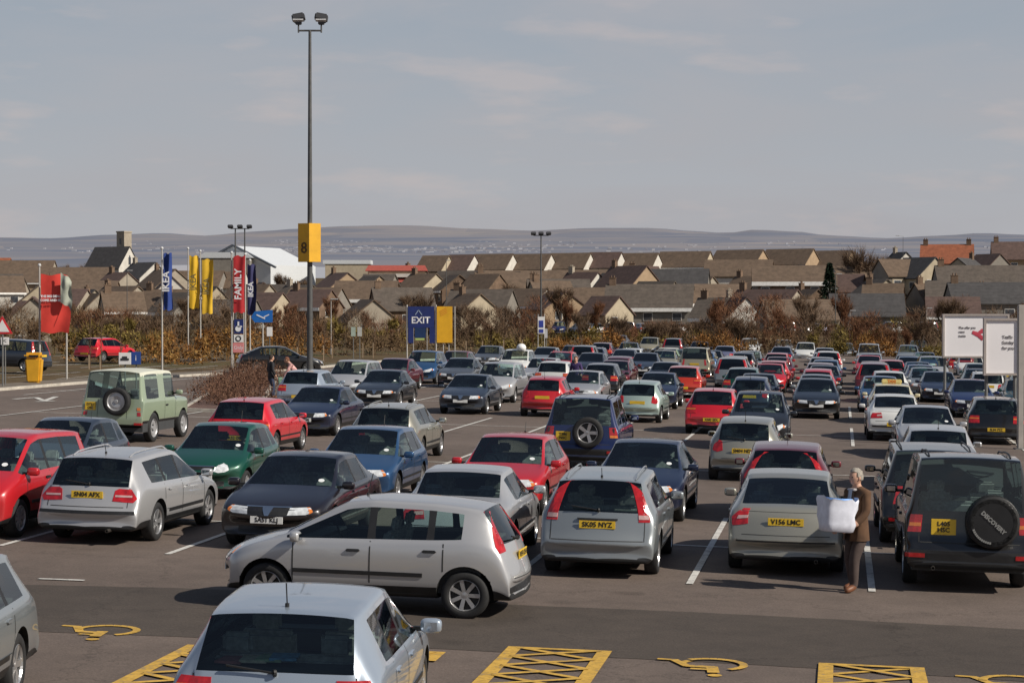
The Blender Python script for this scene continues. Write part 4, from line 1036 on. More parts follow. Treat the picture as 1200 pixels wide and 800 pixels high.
# papers on the parcel shelf
pr = random.Random(3); 
sh = Vector((0, 0, 0))
for k, (dx, cc) in enumerate([(-.30, (.35, .12, .12)), (-.12, (.45, .40, .32)), (.02, (.25, .33, .22)), (.12, (.10, .25, .42))]):
    bm = bmesh.new(); box(bm, (dx-.12, 2.075-3.52, .935+.012*k), (.22, .28, .022), rot=Matrix.Rotation(pr.uniform(-.3, .3), 4, 'Z'))
    m4 = mat('paper_%d' % k, cc, .7, 0, .4, 18)
    q = mesh_obj('magazine', bm, m4); q.location = golf.location; q.location.z += .006; q.rotation_euler = golf.rotation_euler
    tag(q, ['red magazine lying on the parcel shelf of the foreground hatchback, leftmost', 'cream magazine on the parcel shelf of the foreground hatchback', 'green leaflet on the parcel shelf of the foreground hatchback', 'blue leaflet on the parcel shelf of the foreground hatchback, rightmost'][k], 'magazine', 'papers on the parcel shelf')
# tax discs: small pale roundels low in the windscreens of the cars that face us
for i, o in placed.items():
    if CARS[i][1] == 'F' and (F/o.location.length) > 27:
        sp = PR[CARS[i][0]]; bv = sp['bvh']; st = sp['st']
        f = st[4][0]+.2
        h = bv.ray_cast(Vector((-.50, sp['L']/2-f, 3)), Vector((0, 0, -1)))
        if h[0]:
            n = h[1]; bm = bmesh.new()
            M = Matrix.Translation(h[0]+n*.01) @ n.to_track_quat('Z', 'Y').to_matrix().to_4x4()
            bmesh.ops.create_circle(bm, cap_ends=True, segments=12, radius=.05, matrix=M); mesh_obj('tax_disc', bm, PAPER, o)
# wheel cover lettering
spw = [c_ for c_ in disco.children if c_.name.startswith('spare_wheel')][0]
LETW = mat('cover_letters', (.27, .27, .26), .7)
text_obj('DISCOVERY', .08, LETW, spw, Matrix.Rotation(math.pi/2, 4, 'Z') @ Matrix.Translation((0, -.108, 0)) @ Matrix.Rotation(math.pi/2, 4, 'X') @ Matrix.Rotation(R(-42), 4, 'Z'), bold=.004, name='cover_lettering')
bm = bmesh.new()
for t in range(200, 262, 6):
    a, b = R(t), R(t+5)
    def cp(q, rr): return Matrix.Rotation(math.pi/2, 4, 'Z') @ Vector((rr*math.cos(q), -.108, rr*math.sin(q)))
    bm.faces.new([bm.verts.new(cp(q, rr)) for q, rr in ((a, .27), (b, .27), (b, .30), (a, .30))])
mesh_obj('cover_stripe', bm, LETW, spw)
# ------------------------------------------------------------------ hills
RIDGE = [(-900, 283), (-300, 280), (0, 278), (60, 279), (130, 275), (190, 273), (240, 276), (300, 271), (350, 268), (400, 265), (450, 264), (480, 264), (560, 268), (620, 270), (700, 267), (760, 267), (820, 271), (850, 273), (885, 269), (930, 271), (975, 276), (1040, 279), (1100, 276), (1150, 273), (1200, 275), (1500, 279), (2100, 284)]
def ridge(x):
    for (a, ya), (b, yb) in zip(RIDGE, RIDGE[1:]):
        if a <= x <= b:
            t = (x-a)/(b-a); t = t*t*(3-2*t); return ya+(yb-ya)*t
    return 284
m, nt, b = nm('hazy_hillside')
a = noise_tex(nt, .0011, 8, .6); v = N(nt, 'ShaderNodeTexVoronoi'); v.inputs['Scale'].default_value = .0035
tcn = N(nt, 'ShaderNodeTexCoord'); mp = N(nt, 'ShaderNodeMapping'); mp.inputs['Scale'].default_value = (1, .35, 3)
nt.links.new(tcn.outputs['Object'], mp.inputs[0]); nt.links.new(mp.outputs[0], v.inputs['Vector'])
ra = ramp(nt, a.outputs['Fac'], [(.32, (.165, .185, .235)), (.48, (.205, .212, .248)), (.62, (.25, .24, .255)), (.75, (.175, .195, .225))])  # pale blue-grey of distance haze is put into the hillside colours
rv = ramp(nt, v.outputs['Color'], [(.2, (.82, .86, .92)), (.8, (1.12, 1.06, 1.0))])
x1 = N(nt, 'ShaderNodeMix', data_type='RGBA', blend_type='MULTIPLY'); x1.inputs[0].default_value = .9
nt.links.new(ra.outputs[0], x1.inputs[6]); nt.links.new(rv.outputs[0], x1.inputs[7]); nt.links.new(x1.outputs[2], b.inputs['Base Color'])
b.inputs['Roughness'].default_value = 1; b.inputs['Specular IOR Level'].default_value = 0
bm = bmesh.new()
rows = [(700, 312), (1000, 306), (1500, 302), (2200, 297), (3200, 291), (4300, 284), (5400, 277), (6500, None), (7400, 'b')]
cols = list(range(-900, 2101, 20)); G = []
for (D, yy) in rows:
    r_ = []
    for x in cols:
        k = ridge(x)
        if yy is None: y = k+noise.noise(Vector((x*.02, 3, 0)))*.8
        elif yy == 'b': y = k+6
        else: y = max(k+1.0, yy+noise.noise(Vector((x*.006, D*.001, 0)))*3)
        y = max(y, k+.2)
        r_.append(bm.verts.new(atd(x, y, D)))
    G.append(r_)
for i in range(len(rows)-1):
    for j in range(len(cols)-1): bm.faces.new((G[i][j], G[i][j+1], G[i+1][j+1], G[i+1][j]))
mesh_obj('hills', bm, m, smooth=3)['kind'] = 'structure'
# a town lying on the far slope: pale flecks nobody could count
bm = bmesh.new(); tr = random.Random(5)
for k in range(620):
    x = tr.gauss(470, 110) if k < 420 else tr.uniform(0, 1180); D = tr.uniform(2300, 4600)
    t = (D-2200)/(4300-2200); y = 297-13*t
    y = max(y, ridge(x)+9)
    p = atd(x, y, D)-Vector((0, 8, 0))
    box(bm, p, (tr.uniform(4, 9), 6, tr.uniform(2.5, 5)), mi=tr.choice((0, 0, 1)))
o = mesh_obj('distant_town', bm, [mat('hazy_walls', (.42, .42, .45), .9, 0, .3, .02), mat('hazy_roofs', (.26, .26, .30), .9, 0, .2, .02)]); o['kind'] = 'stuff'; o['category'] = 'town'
o['label'] = 'distant town of pale flecks spread over the foot of the hazy hills'
for (x0, x1, y, D) in [(340, 420, 300, 1500), (600, 760, 298, 1700), (60, 130, 296, 1300), (160, 260, 297, 1900), (860, 940, 299, 1500), (1120, 1260, 296, 1300)]:
    pass

# ------------------------------------------------------------------ landmark phrases for labels
LAND = [(-400, 'left of the red banner'), (35, 'by the red banner'), (95, 'behind the square green off-roader'), (150, 'below the church'), (190, 'behind the blue flag'), (228, 'behind the yellow flags'), (280, 'behind the tall red flag'), (330, 'below the white pitched hall'), (362, 'behind the tall lamp mast'),
        (415, 'right of the tall lamp mast'), (465, 'below the red roofed school'), (494, 'behind the EXIT board'), (522, 'behind the yellow board'), (575, 'right of the yellow board'), (634, 'behind the three-lamp mast'), (700, 'right of the three-lamp mast'), (760, 'above the pale green hatchback'), (820, 'above the beige off-roader'),
        (880, 'above the red hatchbacks'), (935, 'left of the dark conifer'), (975, 'by the dark conifer'), (1020, 'below the big skyline tree'), (1070, 'below the orange roofed house'), (1130, 'behind the left hoarding'), (1180, 'behind the right hoarding')]
def land(x): return min(LAND, key=lambda l: abs(l[0]-x))[1]
LCOUNT = {}
ORD = ['', 'second ', 'third ', 'fourth ', 'fifth ', 'sixth ', 'seventh ', 'eighth ', 'ninth ', 'tenth ']
def uniq(lbl):
    k = LCOUNT.get(lbl, 0); LCOUNT[lbl] = k+1
    return lbl if k == 0 else ORD[min(k, 9)]+lbl

# ------------------------------------------------------------------ trees, hedges
def leafmat(name, a, b_, c_, sc=.6):
    if name in MATS: return MATS[name]
    m, nt, b = nm(name); n = noise_tex(nt, sc, 3, .7)
    r = ramp(nt, n.outputs['Fac'], [(.3, a), (.5, b_), (.7, c_)]); nt.links.new(r.outputs[0], b.inputs['Base Color'])
    b.inputs['Roughness'].default_value = .8; b.inputs['Specular IOR Level'].default_value = .15
    return m
BARK = mat('bark', (.085, .065, .05), .95, var=.3, scale=8)
TWIG = leafmat('twigs', (.085, .055, .036), (.14, .09, .058), (.18, .125, .082))
TWIGR = leafmat('red_twigs', (.11, .05, .028), (.17, .078, .042), (.21, .12, .065))
OLIV = leafmat('olive_leaves', (.10, .078, .024), (.18, .13, .036), (.22, .165, .052))
RUST = leafmat('rust_leaves', (.15, .065, .022), (.24, .115, .034), (.27, .17, .055))
BROWN = leafmat('brown_leaves', (.10, .06, .034), (.155, .10, .055), (.20, .14, .075))
CONI = leafmat('conifer_needles', (.006, .013, .008), (.012, .025, .014), (.02, .036, .02))
def sliver(bm, p, d, l, w, mi=0):
    s = d.cross(Vector((rnd.uniform(-1, 1), rnd.uniform(-1, 1), rnd.uniform(-1, 1))));
    if s.length < 1e-4: return
    s = s.normalized()*w
    f = bm.faces.new([bm.verts.new(p-s), bm.verts.new(p+s), bm.verts.new(p+d*l)]); f.material_index = mi
def bare_tree(h, spread, seed, twigs=1500, tw=.03):
    rg = random.Random(seed); tb = bmesh.new(); cb = bmesh.new()
    ends = []
    def grow(p, d, l, r, k):
        q = p+d*l; cyl(tb if k < 2 else cb, p, q, r, r*.62, seg=6 if k < 2 else 4, caps=False)
        if k >= 4: ends.append((q, d)); return
        ends.append((q, d))
        if k == 0: ends.pop()
        for i in range(3 if k else 6):
            a = rg.uniform(0, 6.28); t = rg.uniform(.35, .8) if k else rg.uniform(.3, .85)
            side = Vector((math.cos(a), math.sin(a), 0))
            nd = (d*(1-t)+side*t*spread*.62+Vector((0, 0, .30))).normalized()
            st_ = q if i else q; st_ = p+d*l*rg.uniform(.5 if k else .35, 1)
            grow(st_, nd, l*rg.uniform(.55, .75), r*.6, k+1)
    grow(Vector((0, 0, 0)), Vector((rg.uniform(-.04, .04), rg.uniform(-.04, .04), 1)).normalized(), h*.32, h*.022, 0)
    for i in range(twigs):
        q, d = rg.choice(ends); dd = (d*.7+Vector((rg.uniform(-1, 1), rg.uniform(-1, 1), rg.uniform(-.25, 1.3)))*.8).normalized()
        p = q-d*rg.uniform(0, h*.16); sliver(cb, p, dd, rg.uniform(.07, .15)*h, tw)
    return tb, cb
def tree_proto(seed, h, spread, mcrown, twigs=1500, tw=.03):
    tb, cb = bare_tree(h, spread, seed, twigs, tw)
    r_ = empty('bare_tree'); t = mesh_obj('trunk', tb, BARK, r_); c_ = mesh_obj('crown', cb, mcrown, r_)
    return r_
def put_copy(src, loc, s, rz, label, cat, group, name=None):
    r_ = src.copy(); COL.objects.link(r_); r_.location = loc; r_.scale = (s, s, s*rnd.uniform(.9, 1.1)); r_.rotation_euler.z = rz
    for ch in src.children: q = ch.copy(); COL.objects.link(q); q.parent = r_
    if name: r_.name = name
    tag(r_, label, cat, group); return r_
TP = [tree_proto(11, 8, 1.0, TWIG, 2600, .02), tree_proto(12, 7, .8, TWIGR, 2400, .02), tree_proto(13, 9, 1.1, TWIG, 3000, .02), tree_proto(14, 6, .7, TWIGR, 2200, .018)]
TN = ['bare brown tree', 'reddish bare tree', 'tall bare brown tree', 'slim reddish bare tree']
def zt(D): return terr(0, D*DS)
tr = random.Random(21)
spots = []
for k in range(84):
    x = -30+k*15.1+tr.uniform(-9, 9); D = tr.choice((122, 132, 145, 160, 178, 205))+tr.uniform(-5, 5)
    spots.append((x, D))
for (x, D) in spots:
    i = tr.randrange(4)
    if 232 < x < 240: continue
    h = tr.uniform(.5, 1.05)*(1.0 if D > 150 else .62)
    put_copy(TP[i], (D*(x-600)/1600, D*DS, zt(D)-.1+gz(D*(x-600)/1600, D*DS)), h, tr.uniform(0, 6), uniq(TN[i]+(' close behind the hedge ' if D < 150 else ' among the houses ')+land(x)), 'tree', 'bare trees between the car park and the houses')
# skyline trees
for (x, D, s, i, lab) in [(1003, 236, 1.75, 2, 'big bare tree standing on the skyline left of the orange roofed house'), (1030, 240, 1.45, 0, 'bare tree on the skyline just right of the biggest one'), (106, 330, 1.2, 2, 'bare tree left of the church tower on the skyline'), (76, 320, .9, 0, 'smaller dark bare tree on the skyline left of the church'),
                      (20, 300, 1.0, 0, 'bare tree on the skyline far left of the church'), (170, 320, .9, 1, 'reddish bare tree right of the white church gable'), (742, 300, .8, 0, 'bare tree rising behind the long top terrace roofs'), (330, 250, .95, 0, 'bare tree in front of the white pitched hall'), (352, 240, .8, 2, 'bare tree in front of the right end of the white hall'), (1148, 275, 1.0, 1, 'reddish bare tree right of the orange roofed house'), (600, 320, .6, 0, 'low bare tree peeping over the terrace roofs left of the three-lamp mast')]:
    put_copy(TP[i], (D*(x-600)/1600, D*DS, zt(D)-.2), s, x, lab, 'tree', 'bare trees on the skyline')
for t in TP:
    for ch in list(t.children): bpy.data.objects.remove(ch)
    bpy.data.objects.remove(t)
# conifer
r_ = empty('conifer', (192*(972-600)/1600, 192*DS, zt(192)-.2), 0, 'dark green conifer rising beside the tan gabled terrace', 'tree')
bm = bmesh.new(); cyl(bm, (0, 0, 0), (0, 0, 9), .24, .05, seg=7); mesh_obj('trunk', bm, BARK, r_)
bm = bmesh.new()
for k in range(3400):
    z = .6+8.6*(rnd.random()**1.1); rr = (9.4-z)*.30*(.6+.4*math.sin(z*3+2*rnd.random())**2); a = rnd.uniform(0, 6.28); q = rr*math.sqrt(rnd.random())
    p = Vector((q*math.cos(a), q*math.sin(a), z)); sliver(bm, p, Vector((math.cos(a), math.sin(a), -.25)).normalized(), rnd.uniform(.3, .55), .09)
mesh_obj('crown', bm, CONI, r_)
def foliage(bm, c, rad, n, sz, rg, mi=0, tw=.62):
    cl = [(Vector((rg.uniform(-1, 1)*rad[0], rg.uniform(-1, 1)*rad[1], rg.uniform(.15, .8)*rad[2])), rg.uniform(.4, .8)) for _ in range(max(4, int(rad[0]*3)))]
    for i in range(n):
        q, s = rg.choice(cl); v = Vector((rg.gauss(0, 1), rg.gauss(0, 1), rg.gauss(0, 1))).normalized()*s*rg.uniform(.55, 1.05)
        p = c+q+v
        if p.z < c.z-.05: p.z = c.z+rg.uniform(0, .4)
        d1 = Vector((rg.uniform(-1, 1), rg.uniform(-1, 1), rg.uniform(-1, 1))).normalized(); d2 = d1.cross(Vector((rg.uniform(-1, 1), rg.uniform(-1, 1), 1))).normalized()
        s2 = sz*rg.uniform(.6, 1.4)
        if rg.random() < tw:              # twig
            sliver(bm, p, (v+Vector((0, 0, .5))).normalized(), s2*4.5, s2*.14, mi); continue
        f = bm.faces.new([bm.verts.new(p-d1*s2), bm.verts.new(p+d2*s2*.7), bm.verts.new(p+d1*s2), bm.verts.new(p-d2*s2*.7)]); f.material_index = mi
def hedge(x0, x1, D0, D1, h, w, m, label, n=None, sz=.10, seed=0):
    rg = random.Random(seed or int(x0*7+h*10))
    a = Vector((D0*(x0-600)/1600, D0*DS, zt(D0))); b = Vector((D1*(x1-600)/1600, D1*DS, zt(D1)))
    for q_ in (a, b): q_.z += gz(q_.x, q_.y)
    L_ = (b-a).length; k = max(1, int(L_/1.6))
    bm = bmesh.new(); n = n or int(L_*h*w*60)
    o = (a+b)/2
    for i in range(k):
        p = a+(b-a)*((i+.5)/k)
        hh = h*rg.uniform(.7, 1.15)
        foliage(bm, p-o, (L_/k*.6, w/2, hh), int(n/k), sz, rg, tw=.66 if m is BROWN else .42)
        for q in range(4):
            s_ = p-o+Vector((rg.uniform(-.8, .8), rg.uniform(-w/3, w/3), 0)); cyl(bm, s_, s_+Vector((rg.uniform(-.3, .3), rg.uniform(-.2, .2), hh*.9)), .02, .008, seg=4, caps=False)
    ob = mesh_obj('hedge', bm, m); ob.location = o
    return tag(ob, label, 'hedge', 'hedges and shrub belts round the car park')
H_ = [(430, 560, 112, 112, 1.3, 2.2, BROWN, 'low brown hedge behind the foot of the EXIT board'), (560, 650, 112, 112, 1.6, 2.4, OLIV, 'olive hedge left of and behind the three-lamp mast'), (640, 740, 110, 110, 2.0, 2.6, RUST, 'rust orange hedge right of the three-lamp mast'),
      (740, 800, 116, 116, 1.9, 2.4, OLIV, 'olive hedge behind the last row, above the pale green hatchback'), (795, 880, 111, 111, 2.0, 2.6, RUST, 'rust orange hedge behind the last row above the beige off-roader'), (880, 960, 113, 113, 2.2, 2.6, BROWN, 'brown hedge behind the white cars of the last row'),
      (955, 1010, 112, 112, 2.5, 2.6, OLIV, 'yellowish olive hedge left of the tall silver off-roader'), (1005, 1065, 111, 111, 2.5, 2.6, RUST, 'rust red hedge behind the tall silver off-roader'), (1060, 1125, 111, 111, 2.7, 2.6, OLIV, 'dark olive hedge left of the hoardings'), (1120, 1260, 111, 111, 2.8, 2.6, BROWN, 'brown hedge behind the hoardings'),
      (300, 372, 92, 96, 1.8, 2.4, RUST, 'rust brown hedge left of the tall lamp mast'), (366, 470, 100, 106, 2.0, 2.4, BROWN, 'brown shrub belt right of the tall lamp mast'), (180, 300, 84, 90, 2.1, 3.0, RUST, 'rust and brown shrubs behind the square green off-roader'), (60, 190, 92, 96, 2.4, 3.2, OLIV, 'olive hedge behind the small red hatchback on the road'),
      (-90, 70, 84, 90, 2.4, 3, BROWN, 'brown hedge at the far left behind the yellow litter bin'), (85, 230, 84, 82, 1.1, 1.8, RUST, 'low rust coloured shrubs along the verge by the yellow flags'),
      (380, 470, 124, 126, 2.6, 3, OLIV, 'tall olive shrubs behind the small white sign panels'), (470, 640, 130, 132, 2.4, 3, BROWN, 'far brown thicket between the yellow board and the three-lamp mast'), (840, 960, 150, 152, 2.6, 3, BROWN, 'far brown thicket below the white fascia house'), (640, 830, 142, 142, 1.6, 3, OLIV, 'far olive thicket below the second car park'), (960, 1110, 150, 152, 2.6, 3, OLIV, 'far dark thicket left of the hoardings'), (200, 380, 130, 132, 2.8, 3, BROWN, 'far brown thicket below the white pitched hall'), (-60, 210, 135, 140, 3.0, 3, BROWN, 'far brown thicket below the church')]
for k, (x0, x1, D0, D1, h, w, m_, lab) in enumerate(H_):
    hedge(x0, x1, D0, D1, h, w, m_, lab, sz=.10 if D0 < 120 else .15, seed=100+k, n=int(abs(D1*(x1-x0)/1600)*h*w*(85 if D0 < 120 else 40)))
# tall twiggy thickets in front of the houses
def thicket(x0, x1, D, h, m, label, seed):
    rg = random.Random(seed); bm = bmesh.new(); w = (x1-x0)*D/1600; o = Vector((D*((x0+x1)/2-600)/1600, D*DS, zt(D))); o.z += gz(o.x, o.y)
    k = max(3, int(w/1.1)); stems = []
    for i in range(k):
        hh = h*rg.uniform(.55, 1.0)*(1-.45*abs((i+.5)/k*2-1)**2); stems.append((rg.uniform(-.5, .5)+w*((i+.5)/k-.5), rg.uniform(-1.3, 1.3), hh))
        a = stems[-1]; cyl(bm, (a[0], a[1], 0), (a[0]+rg.uniform(-.4, .4), a[1], a[2]*.8), .05, .015, seg=5, caps=False)
    for i in range(int(w*h*95)):
        a = rg.choice(stems); z = a[2]*(rg.random()**.75); sp_ = .35+.9*math.sin(min(1, z/a[2])*math.pi*.8)
        p = Vector((a[0]+rg.gauss(0, .5)*sp_, a[1]+rg.gauss(0, .5)*sp_, z)); d = Vector((rg.uniform(-.8, .8), rg.uniform(-.8, .8), rg.uniform(.2, 1.2))).normalized()
        sliver(bm, p, d, rg.uniform(.35, .9), .022)
    ob = mesh_obj('thicket', bm, m); ob.location = o; tag(ob, label, 'thicket', 'bare thickets below the houses')
for k, (x0, x1, D, h, m_, lab) in enumerate([(-60, 45, 118, 4.0, TWIG, 'bare brown thicket at the far left edge'), (84, 150, 128, 4.6, TWIGR, 'reddish bare thicket below the church'), (150, 215, 122, 4.0, TWIG, 'bare brown thicket left of the yellow flags'), (238, 300, 126, 4.6, TWIG, 'bare brown thicket around the tall red flag'), (318, 360, 120, 4.6, TWIGR, 'reddish bare thicket left of the tall lamp mast'),
    (366, 430, 134, 4.2, TWIG, 'bare brown thicket right of the tall lamp mast'), (430, 480, 128, 3.6, TWIGR, 'reddish bare thicket left of the EXIT board'), (532, 600, 130, 4.4, TWIG, 'bare brown thicket right of the yellow board'), (596, 650, 150, 5.4, TWIGR, 'reddish bare thicket left of the three-lamp mast'), (740, 800, 138, 3.8, TWIGR, 'low reddish thicket above the pale green hatchback'),
    (800, 850, 140, 3.4, TWIG, 'low brown thicket above the beige off-roader'), (845, 930, 140, 6.2, TWIGR, 'big reddish bare thicket in front of the round topped gable'), (930, 985, 132, 4.0, TWIG, 'brown thicket below the conifer'), (985, 1045, 140, 4.8, TWIGR, 'reddish thicket below the big skyline tree'), (1045, 1100, 136, 5.0, TWIG, 'brown thicket left of the hoardings'), (1100, 1230, 134, 4.6, TWIG, 'brown thicket behind the hoardings')]):
    thicket(x0, x1, D, h, m_, lab, 300+k)
# planting bed in the car park
b0, b1, b2, b3 = at(214, 482), at(300, 485), at(326, 441), at(282, 441)
sheet('planting_bed_soil', [(p.x, p.y) for p in (b0, b1, b2, b3)], .10, mat('bark_mulch', (.11, .06, .045), .95, var=.5, scale=6))
bm = bmesh.new(); rg = random.Random(9)
for i in range(52):
    u, v = rg.random(), rg.random(); p = (b0*(1-u)+b1*u)*(1-v)+(b3*(1-u)+b2*u)*v
    foliage(bm, Vector((p.x, p.y, .1+gz(p.x, p.y))), (.75, .75, .30), 300, .045, rg)
tag(mesh_obj('low_shrubs', bm, leafmat('red_brown_twigs', (.08, .042, .030), (.135, .070, .046), (.17, .10, .062), 2)), 'low red brown shrubs filling the planting bed by the two walking people', 'shrubs')
bm = bmesh.new()
for a, b in ((b0, b1), (b1, b2), (b2, b3), (b3, b0)):
    d = (b-a).normalized(); box(bm, (a+b)/2+Vector((0, 0, .06)), ((b-a).length, .14, .13), rot=d.to_track_quat('X', 'Z').to_matrix().to_4x4())
mesh_obj('bed_kerb', bm, MATS['kerb_concrete'])['kind'] = 'structure'

# ------------------------------------------------------------------ houses
def wallmat(name, c, v=.12): return mat(name, c, .9, 0, v, 1.2, spec=.2)
def roofmat(name, c):
    if name in MATS: return MATS[name]
    m, nt, b = nm(name); tcn = N(nt, 'ShaderNodeTexCoord')
    w = N(nt, 'ShaderNodeTexWave', wave_type='BANDS', bands_direction='Z'); w.inputs['Scale'].default_value = 1.6; w.inputs['Distortion'].default_value = .4
    nt.links.new(tcn.outputs['Object'], w.inputs['Vector']); n = noise_tex(nt, 1.3, 6, .7)
    r = ramp(nt, n.outputs['Fac'], [(.3, tuple(q*.65 for q in c)), (.7, tuple(q*1.25 for q in c))]); rw = ramp(nt, w.outputs['Fac'], [(.1, (.75, .75, .75)), (.5, (1.05, 1.05, 1.05))])
    x1 = N(nt, 'ShaderNodeMix', data_type='RGBA', blend_type='MULTIPLY'); x1.inputs[0].default_value = 1
    nt.links.new(r.outputs[0], x1.inputs[6]); nt.links.new(rw.outputs[0], x1.inputs[7]); nt.links.new(x1.outputs[2], b.inputs['Base Color']); b.inputs['Roughness'].default_value = .9
    return m
WM = dict(white=wallmat('white_render', (.56, .53, .48)), cream=wallmat('cream_render', (.42, .355, .26)), tan=wallmat('tan_render', (.36, .26, .17)), grey=wallmat('grey_render', (.22, .20, .175)), brown=wallmat('brown_brick', (.17, .115, .08), .3), harl=wallmat('pale_harling', (.34, .295, .235)))
RM = dict(brown=roofmat('brown_tiles', (.135, .092, .062)), grey=roofmat('grey_tiles', (.105, .084, .068)), dark=roofmat('dark_slates', (.062, .058, .058)), red=roofmat('orange_tiles', (.30, .095, .045)), plum=roofmat('plum_tiles', (.11, .068, .056)))
WIN = mat('house_window', (.05, .055, .065), .12, 0, .3, 2); WFR = mat('window_frame', (.7, .68, .64), .6); FAS = mat('white_fascia', (.88, .86, .82), .7)
def house(x, yr, D, length, depth, rh, yaw, wall, roof, label, wh=5.0, fascia=False, wins=3, chim=1, storeys=2, gwin=True, band=None, align='r'):
    # x, yr: where the ridge end shows; yaw: + turns the right-hand gable towards the viewer
    y_ = R(yaw); u = Vector((math.cos(y_), -math.sin(y_), 0)); nfr = Vector((-math.sin(y_), -math.cos(y_), 0))
    e = atd(x, yr, D); c = e-u*length/2 if align == 'r' else (e+u*length/2 if align == 'l' else e)
    base = c.z-rh-wh
    low = min(terr(0, c.y), base)-1.0
    r_ = empty('house', (c.x, c.y, base), math.atan2(u.y, u.x)); tag(r_, label, 'house', 'houses on the slope beyond the car park')
    L2, D2 = length/2, depth/2; dz = low-base
    bm = bmesh.new()
    P = [(-L2, -D2), (L2, -D2), (L2, D2), (-L2, D2)]
    lo = [bm.verts.new((a, b, dz)) for a, b in P]; hi = [bm.verts.new((a, b, wh)) for a, b in P]; rg_ = [bm.verts.new((-L2, 0, wh+rh-.08)), bm.verts.new((L2, 0, wh+rh-.08))]
    bm.faces.new((lo[0], lo[1], hi[1], hi[0])); bm.faces.new((lo[2], lo[3], hi[3], hi[2]))
    bm.faces.new((lo[1], lo[2], hi[2], rg_[1], hi[1])); bm.faces.new((lo[3], lo[0], hi[0], rg_[0], hi[3]))
    mesh_obj('wall', bm, WM[wall], r_)
    bm = bmesh.new(); ov = .35; gx = .18; t = .16
    for s in (-1, 1):
        sl_ = math.atan2(rh, D2); e_ = Vector((0, s*(D2+ov), wh-ov*rh/D2))
        q = [(-L2-gx, s*(D2+ov), wh-ov*rh/D2), (L2+gx, s*(D2+ov), wh-ov*rh/D2), (L2+gx, 0, wh+rh), (-L2-gx, 0, wh+rh)]
        vs = [bm.verts.new(p) for p in q]; vt = [bm.verts.new((p[0], p[1], p[2]+t)) for p in q]
        bm.faces.new(vt); bm.faces.new(vs[::-1])
        for k in range(4): bm.faces.new((vs[k], vs[(k+1) % 4], vt[(k+1) % 4], vt[k]))
    bmesh.ops.recalc_face_normals(bm, faces=bm.faces)
    ro = mesh_obj('roof', bm, RM[roof], r_)
    for k in range(chim):
        cb = bmesh.new(); cx = (-L2+.8 if k == 0 else L2-.8); box(cb, (cx, 0, wh+rh+.35), (.9, .55, 1.3)); box(cb, (cx, 0, wh+rh+1.03), (1.0, .65, .08)); cyl(cb, (cx-.2, 0, wh+rh+1.06), (cx-.2, 0, wh+rh+1.35), .1, seg=6); cyl(cb, (cx+.2, 0, wh+rh+1.06), (cx+.2, 0, wh+rh+1.35), .1, seg=6)
        mesh_obj('chimney', cb, WM['brown'] if wall != 'white' else WM['harl'], ro)
    if fascia:
        fb = bmesh.new(); box(fb, (0, -D2-ov-.02, wh-ov*rh/D2-.05), (length+2*gx, .05, .28 if fascia is True else fascia)); mesh_obj('fascia', fb, FAS, r_)
    if band:
        fb = bmesh.new(); box(fb, (0, -D2-.03, wh-1.25), (length*.86, .05, 1.5)); mesh_obj('render_panel', fb, WM[band], r_)
    def win(px, py, z, w, h, gable=False):
        wb = bmesh.new(); s_ = (.06, w, h) if gable else (w, .06, h); box(wb, (px, py, z), s_, 1)
        g = (.08, w-.14, h-.14) if gable else (w-.14, .08, h-.14); fr = mesh_obj('window', wb, [WFR, WFR], r_); gb = bmesh.new(); box(gb, (px, py, z), g); mesh_obj('pane', gb, WIN, fr)
    for st in range(storeys):
        for k in range(wins):
            px = -L2+length*(k+.5)/wins; win(px, -D2-.04, wh-1.3-st*2.5, 1.3, 1.1)
    if gwin: win(L2+.03, -D2*.35, wh-.9, 1.0, 1.1, True)
    return r_
hr = random.Random(77)
# top terrace: stepped blocks, each showing a pale gable to the sun
TT = [(526, 300, 'cream', 'brown'), (556, 299, 'white', 'plum'), (601, 298, 'white', 'brown'), (646, 298, 'white', 'brown'), (692, 297, 'white', 'brown'), (728, 296, 'white', 'plum'), (771, 297, 'white', 'brown'), (832, 295, 'cream', 'brown'), (894, 293, 'tan', 'brown'), (953, 292, 'tan', 'brown'), (998, 294, 'tan', 'brown')]
px_ = 495
names_ = ['first', 'second', 'third', 'fourth', 'fifth', 'sixth', 'seventh', 'eighth', 'ninth', 'tenth', 'eleventh']
for i, (x, yr, w, rf) in enumerate(TT):
    D = 268; ln = min(10.5, (x-px_)*D/1600/math.cos(R(28))*.98); px_ = x
    house(x, yr, D, max(ln, 4.5), 6.4, 2.9, 28 if i < 8 else 38, w, rf, '%s block from the left of the top terrace with its %s gable end' % (names_[i], {'cream': 'cream', 'white': 'white', 'tan': 'tan'}[w]), chim=0, wins=2, wh=5.2, fascia=.18 if i > 5 else False)
